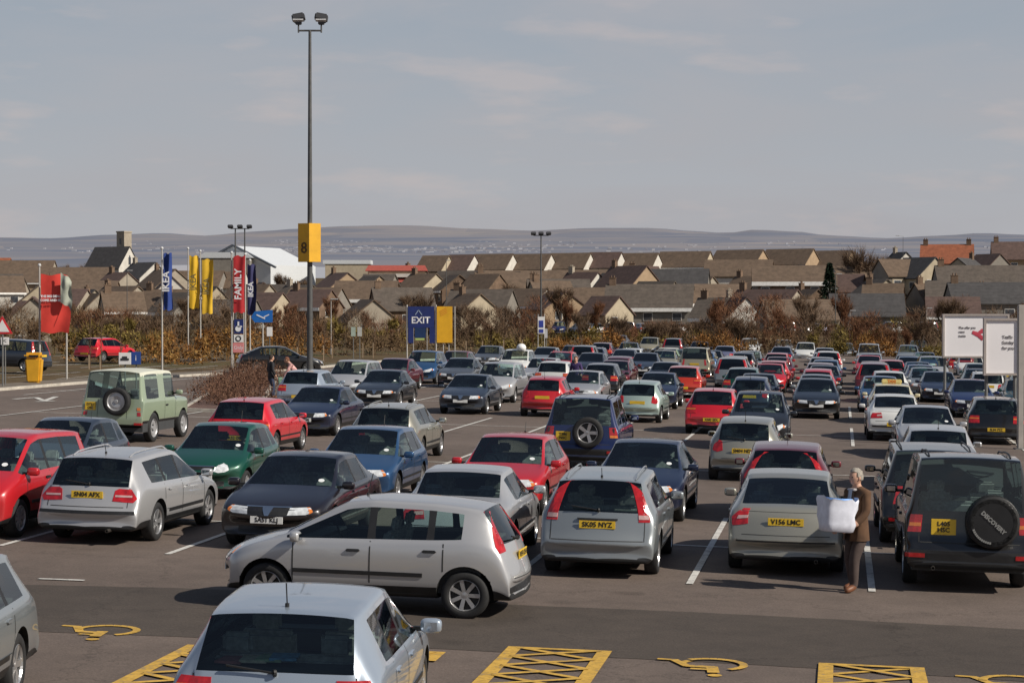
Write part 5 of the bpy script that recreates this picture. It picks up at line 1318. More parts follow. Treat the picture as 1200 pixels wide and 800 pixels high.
# middle rows
HS = [
 (566, 318, 226, 11, 8.5, 3.4, 32, 'tan', 'grey', 'house with a tan gable and wide grey roof right of the yellow board', dict()),
 (650, 318, 238, 14, 7, 2.6, -8, 'grey', 'brown', 'long low roofed house directly below the top terrace, left of the three-lamp mast', dict(fascia=.2)),
 (622, 320, 222, 9, 7, 2.6, -6, 'harl', 'brown', 'house with a pale front strip below its brown roof, right of the tan gabled house', dict(band='white')),
 (740, 317, 230, 14, 7, 2.5, 6, 'grey', 'brown', 'long brown roofed house under the fifth and sixth terrace blocks', dict(wins=4)),
 (758, 312, 214, 9, 8, 3.6, 55, 'tan', 'plum', 'tan gabled house facing half right, below the white terrace gables', dict()),
 (830, 316, 218, 13, 8, 3.1, 10, 'grey', 'dark', 'dark roofed long house left of the white fascia house', dict(wins=4)),
 (905, 305, 246, 15, 8, 2.8, 12, 'harl', 'brown', 'house with pale window band between the top terrace and the white fascia', dict(band='white')),
 (968, 312, 206, 11, 8, 2.4, 6, 'grey', 'brown', 'long white fascia house below the tan gables', dict(fascia=.6, band='brown', wins=3)),
 (812, 334, 190, 12, 8, 3.1, 8, 'grey', 'grey', 'long grey roofed house with a white eaves board, centre right', dict(fascia=.5)),
 (740, 338, 196, 12, 7.5, 2.6, 4, 'grey', 'brown', 'low brown roofed house right of the three-lamp mast', dict(fascia=.2)),
 (726, 348, 176, 5, 5.5, 2.2, 48, 'cream', 'plum', 'small cream gabled house right of the three-lamp mast', dict(wins=1, storeys=1)),
 (664, 342, 184, 7, 7, 2.3, 70, 'tan', 'plum', 'small house with a tan triangular gable behind the three-lamp mast', dict(storeys=1)),
 (600, 340, 188, 11, 9, 3.4, 18, 'grey', 'grey', 'big plain grey roof behind bare trees right of the yellow board', dict(wins=2)),
 (868, 334, 192, 9, 7, 2.7, -10, 'harl', 'brown', 'house with a bright white eaves board left of the bare red tree', dict(fascia=.8, band='white')),
 (934, 340, 182, 12, 9, 3.2, 42, 'harl', 'plum', 'house with a pale round topped gable under the white fascia house', dict()),
 (466, 330, 212, 12, 8, 2.7, 4, 'brown', 'brown', 'house with white bay eaves left of the EXIT board', dict(fascia=.5)),
 (438, 352, 176, 7, 7.5, 2.8, 72, 'harl', 'brown', 'pale gabled cottage between the lamp mast and the EXIT board', dict(storeys=1)),
 (400, 338, 198, 10, 8, 2.8, 20, 'grey', 'brown', 'brown roofed house just right of the tall lamp mast', dict(fascia=.3)),
 (505, 338, 208, 9, 8, 3.2, -14, 'brown', 'grey', 'brown brick house with a grey roof behind the EXIT board', dict()),
 (345, 334, 222, 11, 8, 2.7, 30, 'harl', 'grey', 'grey roofed house below the right part of the white hall', dict()),
 (316, 334, 205, 8, 7, 2.8, 40, 'harl', 'brown', 'house with a pale gable right of the tall red flag', dict()),
 (300, 352, 185, 10, 8, 2.6, 14, 'grey', 'grey', 'low grey roofed house behind the blue road sign', dict(storeys=1)),
 (262, 318, 240, 12, 8, 2.6, 8, 'grey', 'brown', 'brown roofed house between the yellow flags and the red flag', dict()),
 (232, 340, 200, 11, 8, 2.8, 20, 'harl', 'brown', 'house behind the yellow flags with a brown roof', dict()),
 (206, 316, 230, 9, 8, 3.0, 58, 'harl', 'brown', 'house with a pale raking gable just right of the blue flag', dict()),
 (182, 308, 248, 8, 7, 2.8, 50, 'white', 'dark', 'house with a white raking gable just left of the blue flag', dict()),
 (162, 336, 205, 9, 8, 2.8, 46, 'harl', 'brown', 'pale gabled house between the red banner and the blue flag', dict()),
 (132, 314, 250, 18, 8, 2.6, 2, 'tan', 'brown', 'long terrace with tan walls directly below the church', dict(wins=5, fascia=.2)),
 (138, 330, 222, 12, 7.5, 1.9, 0, 'brown', 'brown', 'low house with a white eaves board below the long terrace under the church', dict(fascia=.4)),
 (112, 340, 200, 6, 6, 2.6, 64, 'cream', 'grey', 'cream gabled house right of the red banner', dict(storeys=1)),
 (64, 306, 262, 15, 8, 2.9, 3, 'harl', 'brown', 'pale walled terrace at the far left above the red banner', dict(wins=5, band='white')),
 (12, 303, 280, 10, 8, 2.8, 5, 'harl', 'red', 'small house with a reddish roof at the far left skyline', dict()),
 (26, 322, 230, 14, 8, 2.8, 6, 'harl', 'grey', 'pale house behind the left pole of the red banner', dict(wins=4, band='white')),
 (38, 349, 130, 5, 7.5, 3.2, 80, 'harl', 'plum', 'near pale gabled building left of the red banner', dict(storeys=1)),
 (1092, 305, 226, 12, 7.5, 2.6, -16, 'grey', 'brown', 'house with a cream front band and grey side wall left of the orange roof', dict(band='cream')),
 (1096, 302, 222, 8, 8, 3.2, 62, 'cream', 'dark', 'house whose cream gable boards form a V below the orange roof', dict()),
 (1122, 303, 218, 8, 8, 3.0, 120, 'cream', 'dark', 'cream gabled house immediately left of the long dark roof', dict()),
 (1140, 287, 258, 12, 8, 3.4, 14, 'cream', 'red', 'orange roofed house on the skyline with chimneys at both ends', dict(chim=2)),
 (1062, 296, 262, 5, 7, 3.0, 70, 'white', 'dark', 'small white gable left of the orange roofed house', dict()),
 (1212, 284, 262, 10, 8, 3.2, 10, 'tan', 'plum', 'plum roofed house on the skyline at the right edge', dict(chim=2)),
 (1172, 298, 246, 7, 8, 3.2, 66, 'grey', 'plum', 'grey gable below the plum roofed skyline house', dict()),
 (1222, 312, 205, 16, 9, 3.0, 3, 'grey', 'grey', 'long dark grey roof behind the hoardings', dict(chim=2)),
 (1240, 332, 180, 18, 9, 2.6, 2, 'grey', 'dark', 'lower dark roofed building right behind the hoardings', dict(storeys=1)),
 (1128, 330, 190, 5, 6, 2.0, 10, 'harl', 'grey', 'small pale building left of the lower dark roofed building', dict(storeys=1)),
 (1058, 345, 182, 12, 8, 2.8, 6, 'grey', 'dark', 'dark roofed house left of the hoardings among bare trees', dict()),
 (1012, 322, 226, 9, 8, 2.8, 20, 'brown', 'plum', 'brown house below the big skyline tree', dict()),
 (975, 352, 172, 9, 7, 2.3, -8, 'harl', 'brown', 'low house right of the bare red tree, below the conifer', dict(storeys=1)),
 (690, 328, 214, 12, 7.5, 2.4, -3, 'grey', 'grey', 'grey roofed row between the three-lamp mast and the tan gabled house', dict(fascia=.15)),
]
for (x, yr, D, ln, dp_, rh, yaw, w, rf, lab, kw) in HS: house(x, yr, D, ln if ln < 9.5 or 'long' in lab else ln*.8, dp_*.92, rh, yaw, w, rf, lab, **dict(dict(chim=1 if hr.random() < .5 else 0, wins=3, wh=4.8), **kw))
WN = {'white': 'white walled', 'cream': 'cream walled', 'tan': 'tan walled', 'grey': 'grey walled', 'harl': 'pale harled', 'brown': 'brown brick'}
for k in range(46):
    x = 20+k*26+hr.uniform(-10, 10)
    D, y0 = hr.choice([(178, 347), (192, 338), (206, 330), (222, 322), (238, 315)])
    if x < 420: y0 += 4
    w = hr.choice(['harl', 'tan', 'grey', 'cream', 'white', 'brown']); rf = hr.choice(['brown', 'brown', 'grey', 'plum'])
    nm_ = uniq('small %s house with a %s roof %s' % (WN[w], {'brown': 'brown', 'grey': 'grey', 'plum': 'plum'}[rf], land(x)))
    house(x, y0+hr.uniform(-3, 3), D+hr.uniform(-5, 5), hr.uniform(5, 7.5), hr.uniform(5.5, 6.5), hr.uniform(2.2, 2.8), hr.choice([-20, 8, 15, 30, 45, 60, 75]), w, rf, nm_, wh=4.6, wins=2, chim=hr.choice([0, 1]), fascia=hr.choice([False, .3, .45]))
# red-fascia school
e = atd(465, 311, 240); r_ = empty('school_building', (e.x, e.y, e.z-9), R(2)); tag(r_, 'two tiered school building with red roof bands and a white line', 'building')
for (nme, z0, z1, wx, wy, m_) in [('wall', -2, 6.0, 9.5, 6, WM['grey']), ('lower_roof', 6.0, 6.9, 9.0, 6.6, mat('red_cladding', (.33, .07, .05), .7)), ('window_band', 6.9, 7.5, 9.6, 5, WM['white']), ('upper_wall', 7.5, 8.0, 10, 4.6, WM['brown']), ('roof', 8.0, 9.0, 11, 4.8, MATS['red_cladding'])]:
    bm = bmesh.new(); box(bm, (0, 0, (z0+z1)/2), (wx, wy, z1-z0))
    if 'roof' in nme:
        for v in bm.verts:
            if v.co.z > (z0+z1)/2: v.co.x *= .9; v.co.y *= .3
    mesh_obj(nme, bm, m_, r_)
# church
e = atd(132, 272, 300); r_ = empty('church', (e.x, e.y, e.z-15), R(-34)); tag(r_, 'church with a dark slate roof, white gable and square stone tower', 'church')
bm = bmesh.new(); L2, D2 = 5.2, 3.3
P = [(-L2, -D2), (L2, -D2), (L2, D2), (-L2, D2)]
lo = [bm.verts.new((a, b, 0)) for a, b in P]; hi = [bm.verts.new((a, b, 7.2)) for a, b in P]; rg_ = [bm.verts.new((-L2, 0, 11.7)), bm.verts.new((L2, 0, 11.7))]
bm.faces.new((lo[0], lo[1], hi[1], hi[0])); bm.faces.new((lo[2], lo[3], hi[3], hi[2])); bm.faces.new((lo[1], lo[2], hi[2], rg_[1], hi[1])); bm.faces.new((lo[3], lo[0], hi[0], rg_[0], hi[3]))
mesh_obj('wall', bm, WM['white'], r_)
bm = bmesh.new()
for s in (-1, 1):
    q = [(-L2-.2, s*(D2+.3), 6.8), (L2+.15, s*(D2+.3), 6.8), (L2+.15, 0, 11.8), (-L2-.2, 0, 11.8)]; bm.faces.new([bm.verts.new(p) for p in q]); bm.faces.new([bm.verts.new((p[0], p[1], p[2]-.12)) for p in q])
mesh_obj('roof', bm, RM['dark'], r_)
bm = bmesh.new(); box(bm, (.6, 3.0, 7.5), (2.3, 2.3, 15)); box(bm, (.6, 3.0, 15.1), (2.5, 2.5, .3)); tw_ = mesh_obj('tower', bm, WM['harl'], r_)
bm = bmesh.new(); box(bm, (.6, 1.84, 13), (.5, .06, 1.2)); mesh_obj('louvre', bm, WIN, tw_)
bm = bmesh.new(); box(bm, (L2+.03, 0, 8.6), (.06, .7, 1.6)); box(bm, (L2+.03, 0, 9.6), (.06, .3, .4)); mesh_obj('window', bm, WIN, r_)
# white pitched leisure hall
e = atd(309, 290, 320); r_ = empty('leisure_hall', (e.x, e.y, e.z-9), R(-22)); tag(r_, 'large white hall with a shallow pitched roof and dark raking edge', 'building')
WCL = mat('white_cladding', (.58, .60, .62), .5, 0, .06)
bm = bmesh.new(); q = [(-9.5, -14, 4.6), (0, -14, 9), (9.5, -14, 4.6), (9.5, -14, -3), (-9.5, -14, -3)]; f0 = [bm.verts.new(p) for p in q]; f1 = [bm.verts.new((p[0], 8, p[2])) for p in q]
bm.faces.new(f0); bm.faces.new(f1[::-1])
for k in range(5): bm.faces.new((f0[k], f1[k], f1[(k+1) % 5], f0[(k+1) % 5]))
bmesh.ops.recalc_face_normals(bm, faces=bm.faces); mesh_obj('hall_shell', bm, WCL, r_)
bm = bmesh.new()
for s in (-1, 1):
    a, b = Vector((0, -14.4, 9.15)), Vector((s*11, -14.4, 4.0)); 
    d = (b-a); box(bm, (a+b)/2, (d.length, .7, .4), rot=Matrix.Rotation(-math.atan2(d.z, d.x) if False else math.atan2(-d.z, d.x) , 4, 'Y'))
mesh_obj('roof_edge', bm, mat('grey_steel', (.12, .13, .15), .5), r_)
bm = bmesh.new(); box(bm, (0, -14.1, 5.8), (1.4, .12, 1.1)); box(bm, (-1.8, -14.1, 5.3), (1.0, .12, .5)); mesh_obj('gable_sign', bm, mat('sign_dark', (.08, .09, .12), .6), r_)
e = atd(268, 302, 312); r_ = empty('flat_roofed_wing', (e.x, e.y, e.z), R(-4)); tag(r_, 'low white roofed wing left of the pitched hall', 'building')
bm = bmesh.new(); box(bm, (0, 0, .5), (13, 8, 1.3)); 
for v in bm.verts:
    if v.co.z > .5: v.co.x *= .72
mesh_obj('roof', bm, WCL, r_); bm = bmesh.new(); box(bm, (0, 0, -4), (12, 7.6, 7.6)); mesh_obj('wall', bm, WM['grey'], r_)
e = atd(408, 309, 318); r_ = empty('flat_roofed_wing', (e.x, e.y, e.z), R(0)); tag(r_, 'low white roofed wing right of the pitched hall', 'building')
bm = bmesh.new(); box(bm, (0, 0, .3), (11, 8, .9)); mesh_obj('roof', bm, WCL, r_); bm = bmesh.new(); box(bm, (0, 0, -4), (10, 7.6, 7.6)); mesh_obj('wall', bm, WM['cream'], r_)
# ------------------------------------------------------------------ lamps, flags, signs
GALV = mat('galvanised_steel', (.17, .17, .165), .55, .3, .15, 4); GALD = mat('weathered_steel', (.09, .09, .09), .6, .3, .2, 4); POLEW = mat('pale_pole', (.42, .40, .37), .5, 0, .1, 4)
YEL = mat('yellow_panel', (.72, .38, .015), .5, 0, .1, 2); BLUP = mat('blue_panel', (.012, .025, .13), .5, 0, .15, 2); WHT = mat('white_panel', (.72, .71, .70), .5, 0, .05, 2)
WLET = mat('white_letters', (.72, .72, .74), .6); DLET = mat('dark_letters', (.03, .03, .035), .6)
def upM(p, rz=0): return Matrix.Translation(p) @ Matrix.Rotation(rz, 4, 'Z') @ Matrix.Rotation(math.pi/2, 4, 'X')
def groundD(x, D): return Vector((D*(x-600)/1600, D*DS, 0))
def ztop(y, D): return HC+(HOR-y)*D/1600
# main mast
D = 66; b = groundD(363, D); H = ztop(37, D)
r_ = empty('lamp_mast', b); tag(r_, 'very tall lamp mast with two floodlights and a yellow sign box on it', 'lamp mast')
bm = bmesh.new(); cyl(bm, (0, 0, -1.6), (0, 0, 1.2), .17, .165, seg=12); cyl(bm, (0, 0, 1.2), (.03, 0, H), .15, .07, seg=12); mesh_obj('pole', bm, GALD, r_, .6)
bm = bmesh.new(); cyl(bm, (-.52, 0, H), (.58, 0, H), .045); cyl(bm, (-.52, 0, H-.1), (-.52, 0, H+.45), .04); cyl(bm, (.58, 0, H-.1), (.58, 0, H+.45), .04); mesh_obj('cross_arm', bm, GALD, r_)
for s, xx in ((-1, -.52), (1, .58)):
    bm = bmesh.new(); box(bm, (xx, 0, H+.62), (.62, .5, .34), bev=.06, rot=Matrix.Rotation(R(10*s), 4, 'Y') @ Matrix.Rotation(R(-12), 4, 'X')); box(bm, (xx, .02, H+.38), (.3, .3, .18), bev=.03)
    fl = mesh_obj('floodlight', bm, mat('dark_housing', (.05, .05, .055), .5), r_)
    bm = bmesh.new(); box(bm, (xx, -.2, H+.47), (.5, .2, .05), rot=Matrix.Rotation(R(-22), 4, 'X')); mesh_obj('glass_face', bm, mat('lamp_glass', (.55, .55, .56), .15), fl)
z0, z1 = ztop(307, D), ztop(262, D)
bm = bmesh.new(); a = .52
pts = [(-.55, -.12), (.02, -.42), (.52, -.12), (.52, .2), (-.55, .2)]
lo = [bm.verts.new((x, y, z0)) for x, y in pts]; hi = [bm.verts.new((x, y, z1)) for x, y in pts]
bm.faces.new(lo[::-1]); bm.faces.new(hi)
for k in range(5): bm.faces.new((lo[k], lo[(k+1) % 5], hi[(k+1) % 5], hi[k]))
bx_ = mesh_obj('sign_box', bm, YEL, r_)
ang = math.atan2(-.30, .57)
text_obj('8', .75, mat('brown_letters', (.10, .05, .01), .6), bx_, Matrix.Translation((-.25, -.30, z0+.65)) @ Matrix.Rotation(ang, 4, 'Z') @ Matrix.Rotation(math.pi/2, 4, 'X'), name='bay_number', bold=.01)
def lamp(x, ytop, D, heads, label, w=.10, arm=.5, m=GALD, pair=False):
    b = groundD(x, D); b.z = zt(D) if D > 150 else 0; H = ztop(ytop, D)-b.z
    r_ = empty('street_lamp', b); tag(r_, label, 'street lamp', 'lamp posts over the car park and streets')
    bm = bmesh.new(); cyl(bm, (0, 0, -1.6), (0, 0, 1.1), w*1.3, w*1.25); cyl(bm, (0, 0, 1.1), (0, 0, H), w, w*.5); mesh_obj('pole', bm, m, r_, .6)
    if heads > 1:
        bm = bmesh.new(); cyl(bm, (-arm*(heads-1)/2, 0, H), (arm*(heads-1)/2, 0, H), .035, seg=6); mesh_obj('cross_arm', bm, m, r_)
        for k in range(heads):
            xx = arm*(k-(heads-1)/2); bm = bmesh.new(); box(bm, (xx, -.05, H+.16), (.42, .4, .22), bev=.04, rot=Matrix.Rotation(R(-15), 4, 'X')); mesh_obj('floodlight', bm, MATS['dark_housing'], r_)
    else:
        bm = bmesh.new(); cyl(bm, (0, 0, H), (arm, 0, H+.1), .03, seg=6); box(bm, (arm+.2, 0, H+.1), (.6, .2, .1), bev=.03); mesh_obj('lantern', bm, mat('lantern_grey', (.4, .4, .4), .4), r_)
    return r_
lamp(276, 268, 108, 2, 'left one of the twin far masts behind the red flag, with floodlights', arm=.75)
lamp(287, 268, 109, 2, 'right one of the twin far masts behind the red flag, with floodlights', arm=.75)
lamp(634, 276, 112, 3, 'far mast with three floodlights standing in the middle of the photo', arm=.62)
lamp(979, 322, 150, 1, 'thin dark lamp post in front of the conifer', w=.07, arm=.2)
lamp(523, 306, 170, 1, 'thin dark lamp post above the yellow board', w=.07, arm=.1)
lamp(1058, 277, 240, 1, 'curved street lamp on the skyline left of the orange roofed house', w=.06, arm=-1.2)
lamp(149, 318, 150, 1, 'thin dark lamp post right of the red banner', w=.06, arm=.1)
lamp(388, 352, 104, 1, 'slim pale post right of the tall lamp mast', w=.05, arm=.05, m=POLEW)
lamp(996, 365, 140, 1, 'short pale lamp post beyond the hedge left of the hoardings', w=.05, arm=.1, m=POLEW)
lamp(1086, 362, 150, 1, 'short pale lamp post just left of the hoardings', w=.05, arm=.1, m=POLEW)
def cloth(w, h, amp, seed, nx=14, nz=26, droop=0, tear=0):
    rg = random.Random(seed); ph = rg.uniform(0, 6); bm = bmesh.new(); V = []
    for i in range(nz+1):
        row = []
        for j in range(nx+1):
            u, v = j/nx, i/nz
            y = amp*u*math.sin(u*7+ph+v*2.3)+amp*.5*math.sin(v*9+ph*2)*u
            row.append(bm.verts.new((u*w*(1-.06*math.sin(v*5+ph)), y, -v*h-droop*u*u+.04*math.sin(u*9+ph))))
        V.append(row)
    for i in range(nz):
        for j in range(nx): bm.faces.new((V[i][j], V[i+1][j], V[i+1][j+1], V[i][j+1]))
    return bm
def flagpole(x, ytop, D, label, w=.05):
    b = groundD(x, D); H = ztop(ytop, D)
    r_ = empty('flagpole', b); tag(r_, label, 'flagpole', 'flagpoles along the entrance road')
    bm = bmesh.new(); cyl(bm, (0, 0, -1.6), (0, 0, H), w, w*.7, seg=10); cyl(bm, (0, 0, -1.6), (0, 0, .35), w*1.8); mesh_obj('pole', bm, POLEW, r_, .6)
    bm = bmesh.new(); bmesh.ops.create_uvsphere(bm, u_segments=8, v_segments=6, radius=w*1.6, matrix=Matrix.Translation((0, 0, H+.05))); mesh_obj('finial', bm, mat('pale_knob', (.6, .6, .6), .4), r_)
    return b, H
def flag(x, y0, D, w, h, col, name, label, text=None, amp=.12, tcol=None, tsize=.6, seed=1):
    b = groundD(x, D); z = ztop(y0, D)
    o = mesh_obj('flag', cloth(w, h, amp, seed), mat(name, col, .8, 0, .15, 1.5), smooth=3); o.location = (b.x+.06, b.y-.02, z)
    tag(o, label, 'flag', 'flags along the entrance road')
    if text:
        text_obj(text, tsize, tcol or WLET, o, Matrix.Translation((w*.45, -amp*1.5-.05, -h*.5)) @ Matrix.Rotation(math.pi/2, 4, 'X') @ Matrix.Rotation(math.pi/2, 4, 'Z'), bold=.012)
    return o
RED = (.55, .025, .02)
# red banner between two poles
flagpole(46.5, 312, 62, 'left pole of the wide red banner'); flagpole(78, 330, 64, 'right pole of the wide red banner')
b = groundD(48, 61.8); z = ztop(322, 62)
o = mesh_obj('banner', cloth(1.28, 2.62, .07, 4), mat('red_banner', (.66, .05, .035), .7, 0, .12, 2), smooth=3); o.location = (b.x, b.y, z); tag(o, 'wide red banner with white lines of lettering stretched between two poles', 'banner')
for k, (t, zz) in enumerate([('THE BIG DEALS', -.98), ('COME AND SEE', -1.16)]): text_obj(t, .14, WLET, o, upM((.5, -.16, zz)), bold=.008)
o = mesh_obj('flag', cloth(.5, 1.35, .12, 8, droop=.35), mat('green_white_flag', (.34, .36, .30), .8, 0, .5, 1.2), smooth=3); o.location = (b.x+.95, b.y-.25, z+.05); tag(o, 'torn green and white flag hanging over the top right of the red banner', 'flag')
flagpole(190, 292, 70, 'pole carrying the blue flag'); flag(190.5, 297, 70, .42, 2.9, (.02, .05, .22), 'blue_flag', 'blue flag with pale letters on its own pole, left of the yellow flags', 'IKEA', .2, tsize=.5, seed=2)
flagpole(220.5, 292, 86, 'left pole of the two yellow flags'); flag(221, 300, 86, .62, 3.3, (.66, .40, .02), 'yellow_flag', 'left one of the two yellow flags', 'IKEA', .1, tcol=mat('blue_letters', (.15, .12, .05), .6), tsize=.5, seed=3)
flagpole(235, 295, 86, 'right pole of the two yellow flags'); flag(236, 304, 86, .68, 3.4, (.62, .38, .02), 'yellow_flag2', 'right one of the two yellow flags', 'IKEA', .1, tcol=MATS['blue_letters'], tsize=.5, seed=5)
flagpole(271.5, 297, 75, 'left pole of the tall red flag'); flagpole(287.5, 299, 75, 'right pole of the tall red flag'); flag(272.5, 300, 74.9, .62, 3.1, (.42, .02, .025), 'red_flag', 'tall narrow red flag with white upright lettering', 'FAMILY', .05, tsize=.52, seed=6)
flagpole(293, 306, 80, 'pole carrying the dark blue flag'); flag(289, 310, 79, .5, 2.9, (.03, .03, .10), 'indigo_flag', 'dark blue flag with pale letters right of the tall red flag', 'IKEA', .15, tsize=.42, seed=7)
# sign column under the red flag
b = groundD(279.5, 74); r_ = empty('sign_column', b); tag(r_, 'narrow sign column with a blue disabled badge, a ring and a pink panel', 'sign')
for s in (-.28, .28):
    bm = bmesh.new(); cyl(bm, (s, 0, -1.6), (s, 0, ztop(366, 74)), .03); mesh_obj('post', bm, POLEW, r_)
def panel(r_, x, y0, y1, w, D, m, name='panel', dy=-.05, xo=None):
    z0, z1 = ztop(y1, D), ztop(y0, D); bm = bmesh.new(); box(bm, ((D*(x-600)/1600)-r_.location.x, dy, (z0+z1)/2-r_.location.z), (w, .05, z1-z0), bev=.008); return mesh_obj(name, bm, m, r_), ((D*(x-600)/1600)-r_.location.x, (z0+z1)/2-r_.location.z)
p, (px, pz) = panel(r_, 280, 374, 391, .5, 74, BLUP); bm = bmesh.new(); cyl(bm, (px-.03, -.08, pz-.12), (px-.03, -.1, pz-.12), .16, seg=16); box(bm, (px-.02, -.09, pz+.12), (.09, .02, .3)); box(bm, (px+.08, -.09, pz+.0), (.2, .02, .07)); mesh_obj('wheelchair_badge', bm, WLET, p)
p, (px, pz) = panel(r_, 279.5, 392, 401, .5, 74, WHT); bm = bmesh.new(); lathe(bm, [(-.09, .10), (-.09, .16), (-.07, .16), (-.07, .10)], axis='Y', seg=18, c=(px, 0, pz)); mesh_obj('ring_badge', bm, DLET, p)
p, (px, pz) = panel(r_, 279.5, 401.5, 413, .6, 74, mat('pink_panel', (.60, .22, .22), .6)); text_obj('Only', .26, WLET, p, upM((px, -.08, pz)))
# blue direction sign
b = groundD(308, 72); r_ = empty('road_sign', b); tag(r_, 'blue direction sign with a white arrow on a single post', 'sign')
bm = bmesh.new(); cyl(bm, (0, 0, -1.6), (0, 0, ztop(366, 72)), .04); mesh_obj('post', bm, POLEW, r_)
bm = bmesh.new(); zc = ztop(371, 72); q = [(-.62, -.02), (-.42, .28), (.52, .36), (.52, -.30), (-.42, -.30)]; f0 = [bm.verts.new((a_, -.06, zc+c_)) for a_, c_ in q]; f1 = [bm.verts.new((a_, -.02, zc+c_)) for a_, c_ in q]
bm.faces.new(f0); bm.faces.new(f1[::-1])
for k in range(5): bm.faces.new((f0[k], f1[k], f1[(k+1) % 5], f0[(k+1) % 5]))
bmesh.ops.recalc_face_normals(bm, faces=bm.faces)
p = mesh_obj('panel', bm, mat('sign_blue', (.01, .12, .42), .45), r_); bm = bmesh.new(); stripe_ = box(bm, (-.1, -.07, zc), (.5, .012, .06), rot=Matrix.Rotation(R(25), 4, 'Y')); box(bm, (.2, -.07, zc+.05), (.3, .012, .05), rot=Matrix.Rotation(R(-25), 4, 'Y')); mesh_obj('arrow', bm, WLET, p)
def smallsign(x, y0, y1, D, w, m, label, text=None, tm=None, posts=1, size=.2):
    r_ = empty('sign', groundD(x, D)); tag(r_, label, 'sign', 'small signs round the car park')
    for k in range(posts):
        s = 0 if posts == 1 else (k-.5)*w*.7; bm = bmesh.new(); cyl(bm, (s, 0, -1.6), (s, 0, ztop(y0, D)-.02), .03, seg=8); mesh_obj('post', bm, GALV, r_)
    p, (px, pz) = panel(r_, x, y0, y1, w, D, m)
    if text: text_obj(text, size, tm or DLET, p, upM((px, -.08, pz)))
    return r_
smallsign(316, 383, 394, 78, .32, WHT, 'small white notice on a post right of the blue direction sign')
smallsign(414, 383, 394, 96, .32, mat('pale_green_panel', (.35, .42, .36), .6), 'left one of the two small pale panels right of the lamp mast')
smallsign(421.5, 383, 394, 96, .32, mat('pale_grey_panel', (.45, .45, .42), .6), 'right one of the two small pale panels right of the lamp mast')
smallsign(146.5, 413, 427, 56, .5, WHT, 'white sign with a dark car symbol behind the square green off-roader')
SG_ = [o for o in bpy.data.objects if o.get('label', '').startswith('white sign with a dark car')][0]
bm = bmesh.new(); zc = ztop(420, 56); box(bm, (0, -.085, zc-.03), (.34, .012, .09)); box(bm, (0, -.085, zc+.05), (.2, .012, .09)); mesh_obj('car_symbol', bm, DLET, [c for c in SG_.children if c.name.startswith('panel')][0])
smallsign(159.5, 412, 427, 56.4, .4, mat('badge_blue', (.02, .06, .25), .5), 'blue sign with a white disc behind the square green off-roader', 'i', WLET, size=.34)
smallsign(6, 395, 404, 58, .34, WHT, 'white no entry arrow plate on a grey post at the far left', '<', size=.3)
# red triangle warning sign
r_ = empty('warning_sign', groundD(3, 57)); tag(r_, 'red bordered white triangle sign at the far left edge', 'sign')
bm = bmesh.new(); cyl(bm, (0, 0, -1.6), (0, 0, ztop(370, 57)), .035); mesh_obj('post', bm, GALV, r_)
for k, (s_, m_, yy) in enumerate([(.5, mat('sign_red', (.55, .02, .03), .5), -.05), (.34, WHT, -.062)]):
    bm = bmesh.new(); zc = ztop(384, 57); v3 = [bm.verts.new((s_*math.cos(R(t)), yy, zc+s_*math.sin(R(t)))) for t in (90, 210, 330)]; bm.faces.new(v3); g = bmesh.ops.extrude_face_region(bm, geom=bm.faces[:]); bmesh.ops.translate(bm, verts=[v for v in g['geom'] if isinstance(v, bmesh.types.BMVert)], vec=(0, .02, 0)); bmesh.ops.recalc_face_normals(bm, faces=bm.faces); mesh_obj('triangle_plate', bm, m_, r_)
# EXIT board
D = 92; b = groundD(493, D); r_ = empty('exit_board', b); tag(r_, 'tall blue board with white EXIT lettering between two pale posts', 'sign')
for xx in (477, 511): bm = bmesh.new(); cyl(bm, ((D*(xx-600)/1600)-b.x, 0, -1.6), ((D*(xx-600)/1600)-b.x, 0, ztop(357, D)), .05); mesh_obj('post', bm, POLEW, r_)
p, (px, pz) = panel(r_, 493.5, 359, 384, 1.78, D, BLUP)
text_obj('EXIT', .62, WLET, p, upM((px-.02, -.09, pz-.22)), bold=.012)
bm = bmesh.new(); box(bm, (px-.28, -.09, pz+.32), (.05, .012, .42), rot=Matrix.Rotation(R(35), 4, 'Y')); box(bm, (px-.06, -.09, pz+.32), (.05, .012, .42), rot=Matrix.Rotation(R(-35), 4, 'Y')); mesh_obj('arrow', bm, mat('pale_blue_letters', (.3, .38, .5), .6), p)
for xx in (481.5, 506.5): panel(r_, xx, 384, 402, .36, D, BLUP)
for xx in (484.5, 500.5): panel(r_, xx, 384, 412, .05, D, POLEW, dy=-.04, name='frame_bar')
panel(r_, 492.5, 384, 396, .75, D, mat('deep_blue_panel', (.008, .03, .10), .5)); panel(r_, 492, 396, 398.5, .62, D, mat('lime_strip', (.4, .5, .15), .5))
b = groundD(522, D); r_ = empty('yellow_board', b); tag(r_, 'tall plain yellow board with pale side posts right of the EXIT board', 'sign')
p, (px, pz) = panel(r_, 521, 359, 401.5, 1.05, D, YEL); 
for xx in (533, 519.5, 526): bm = bmesh.new(); X_ = (D*(xx-600)/1600)-b.x; cyl(bm, (X_, .04, -1.6), (X_, .04, ztop(359 if xx == 533 else 402, D)), .035); mesh_obj('post', bm, POLEW, r_)
bm = bmesh.new()
for k in range(4): box(bm, (px-.1+.02*k, -.085, pz+1.0-.1*k), (.5, .01, .03), rot=Matrix.Rotation(R(-28), 4, 'Y'))
mesh_obj('orange_strokes', bm, mat('orange_print', (.6, .2, .02), .6), p)
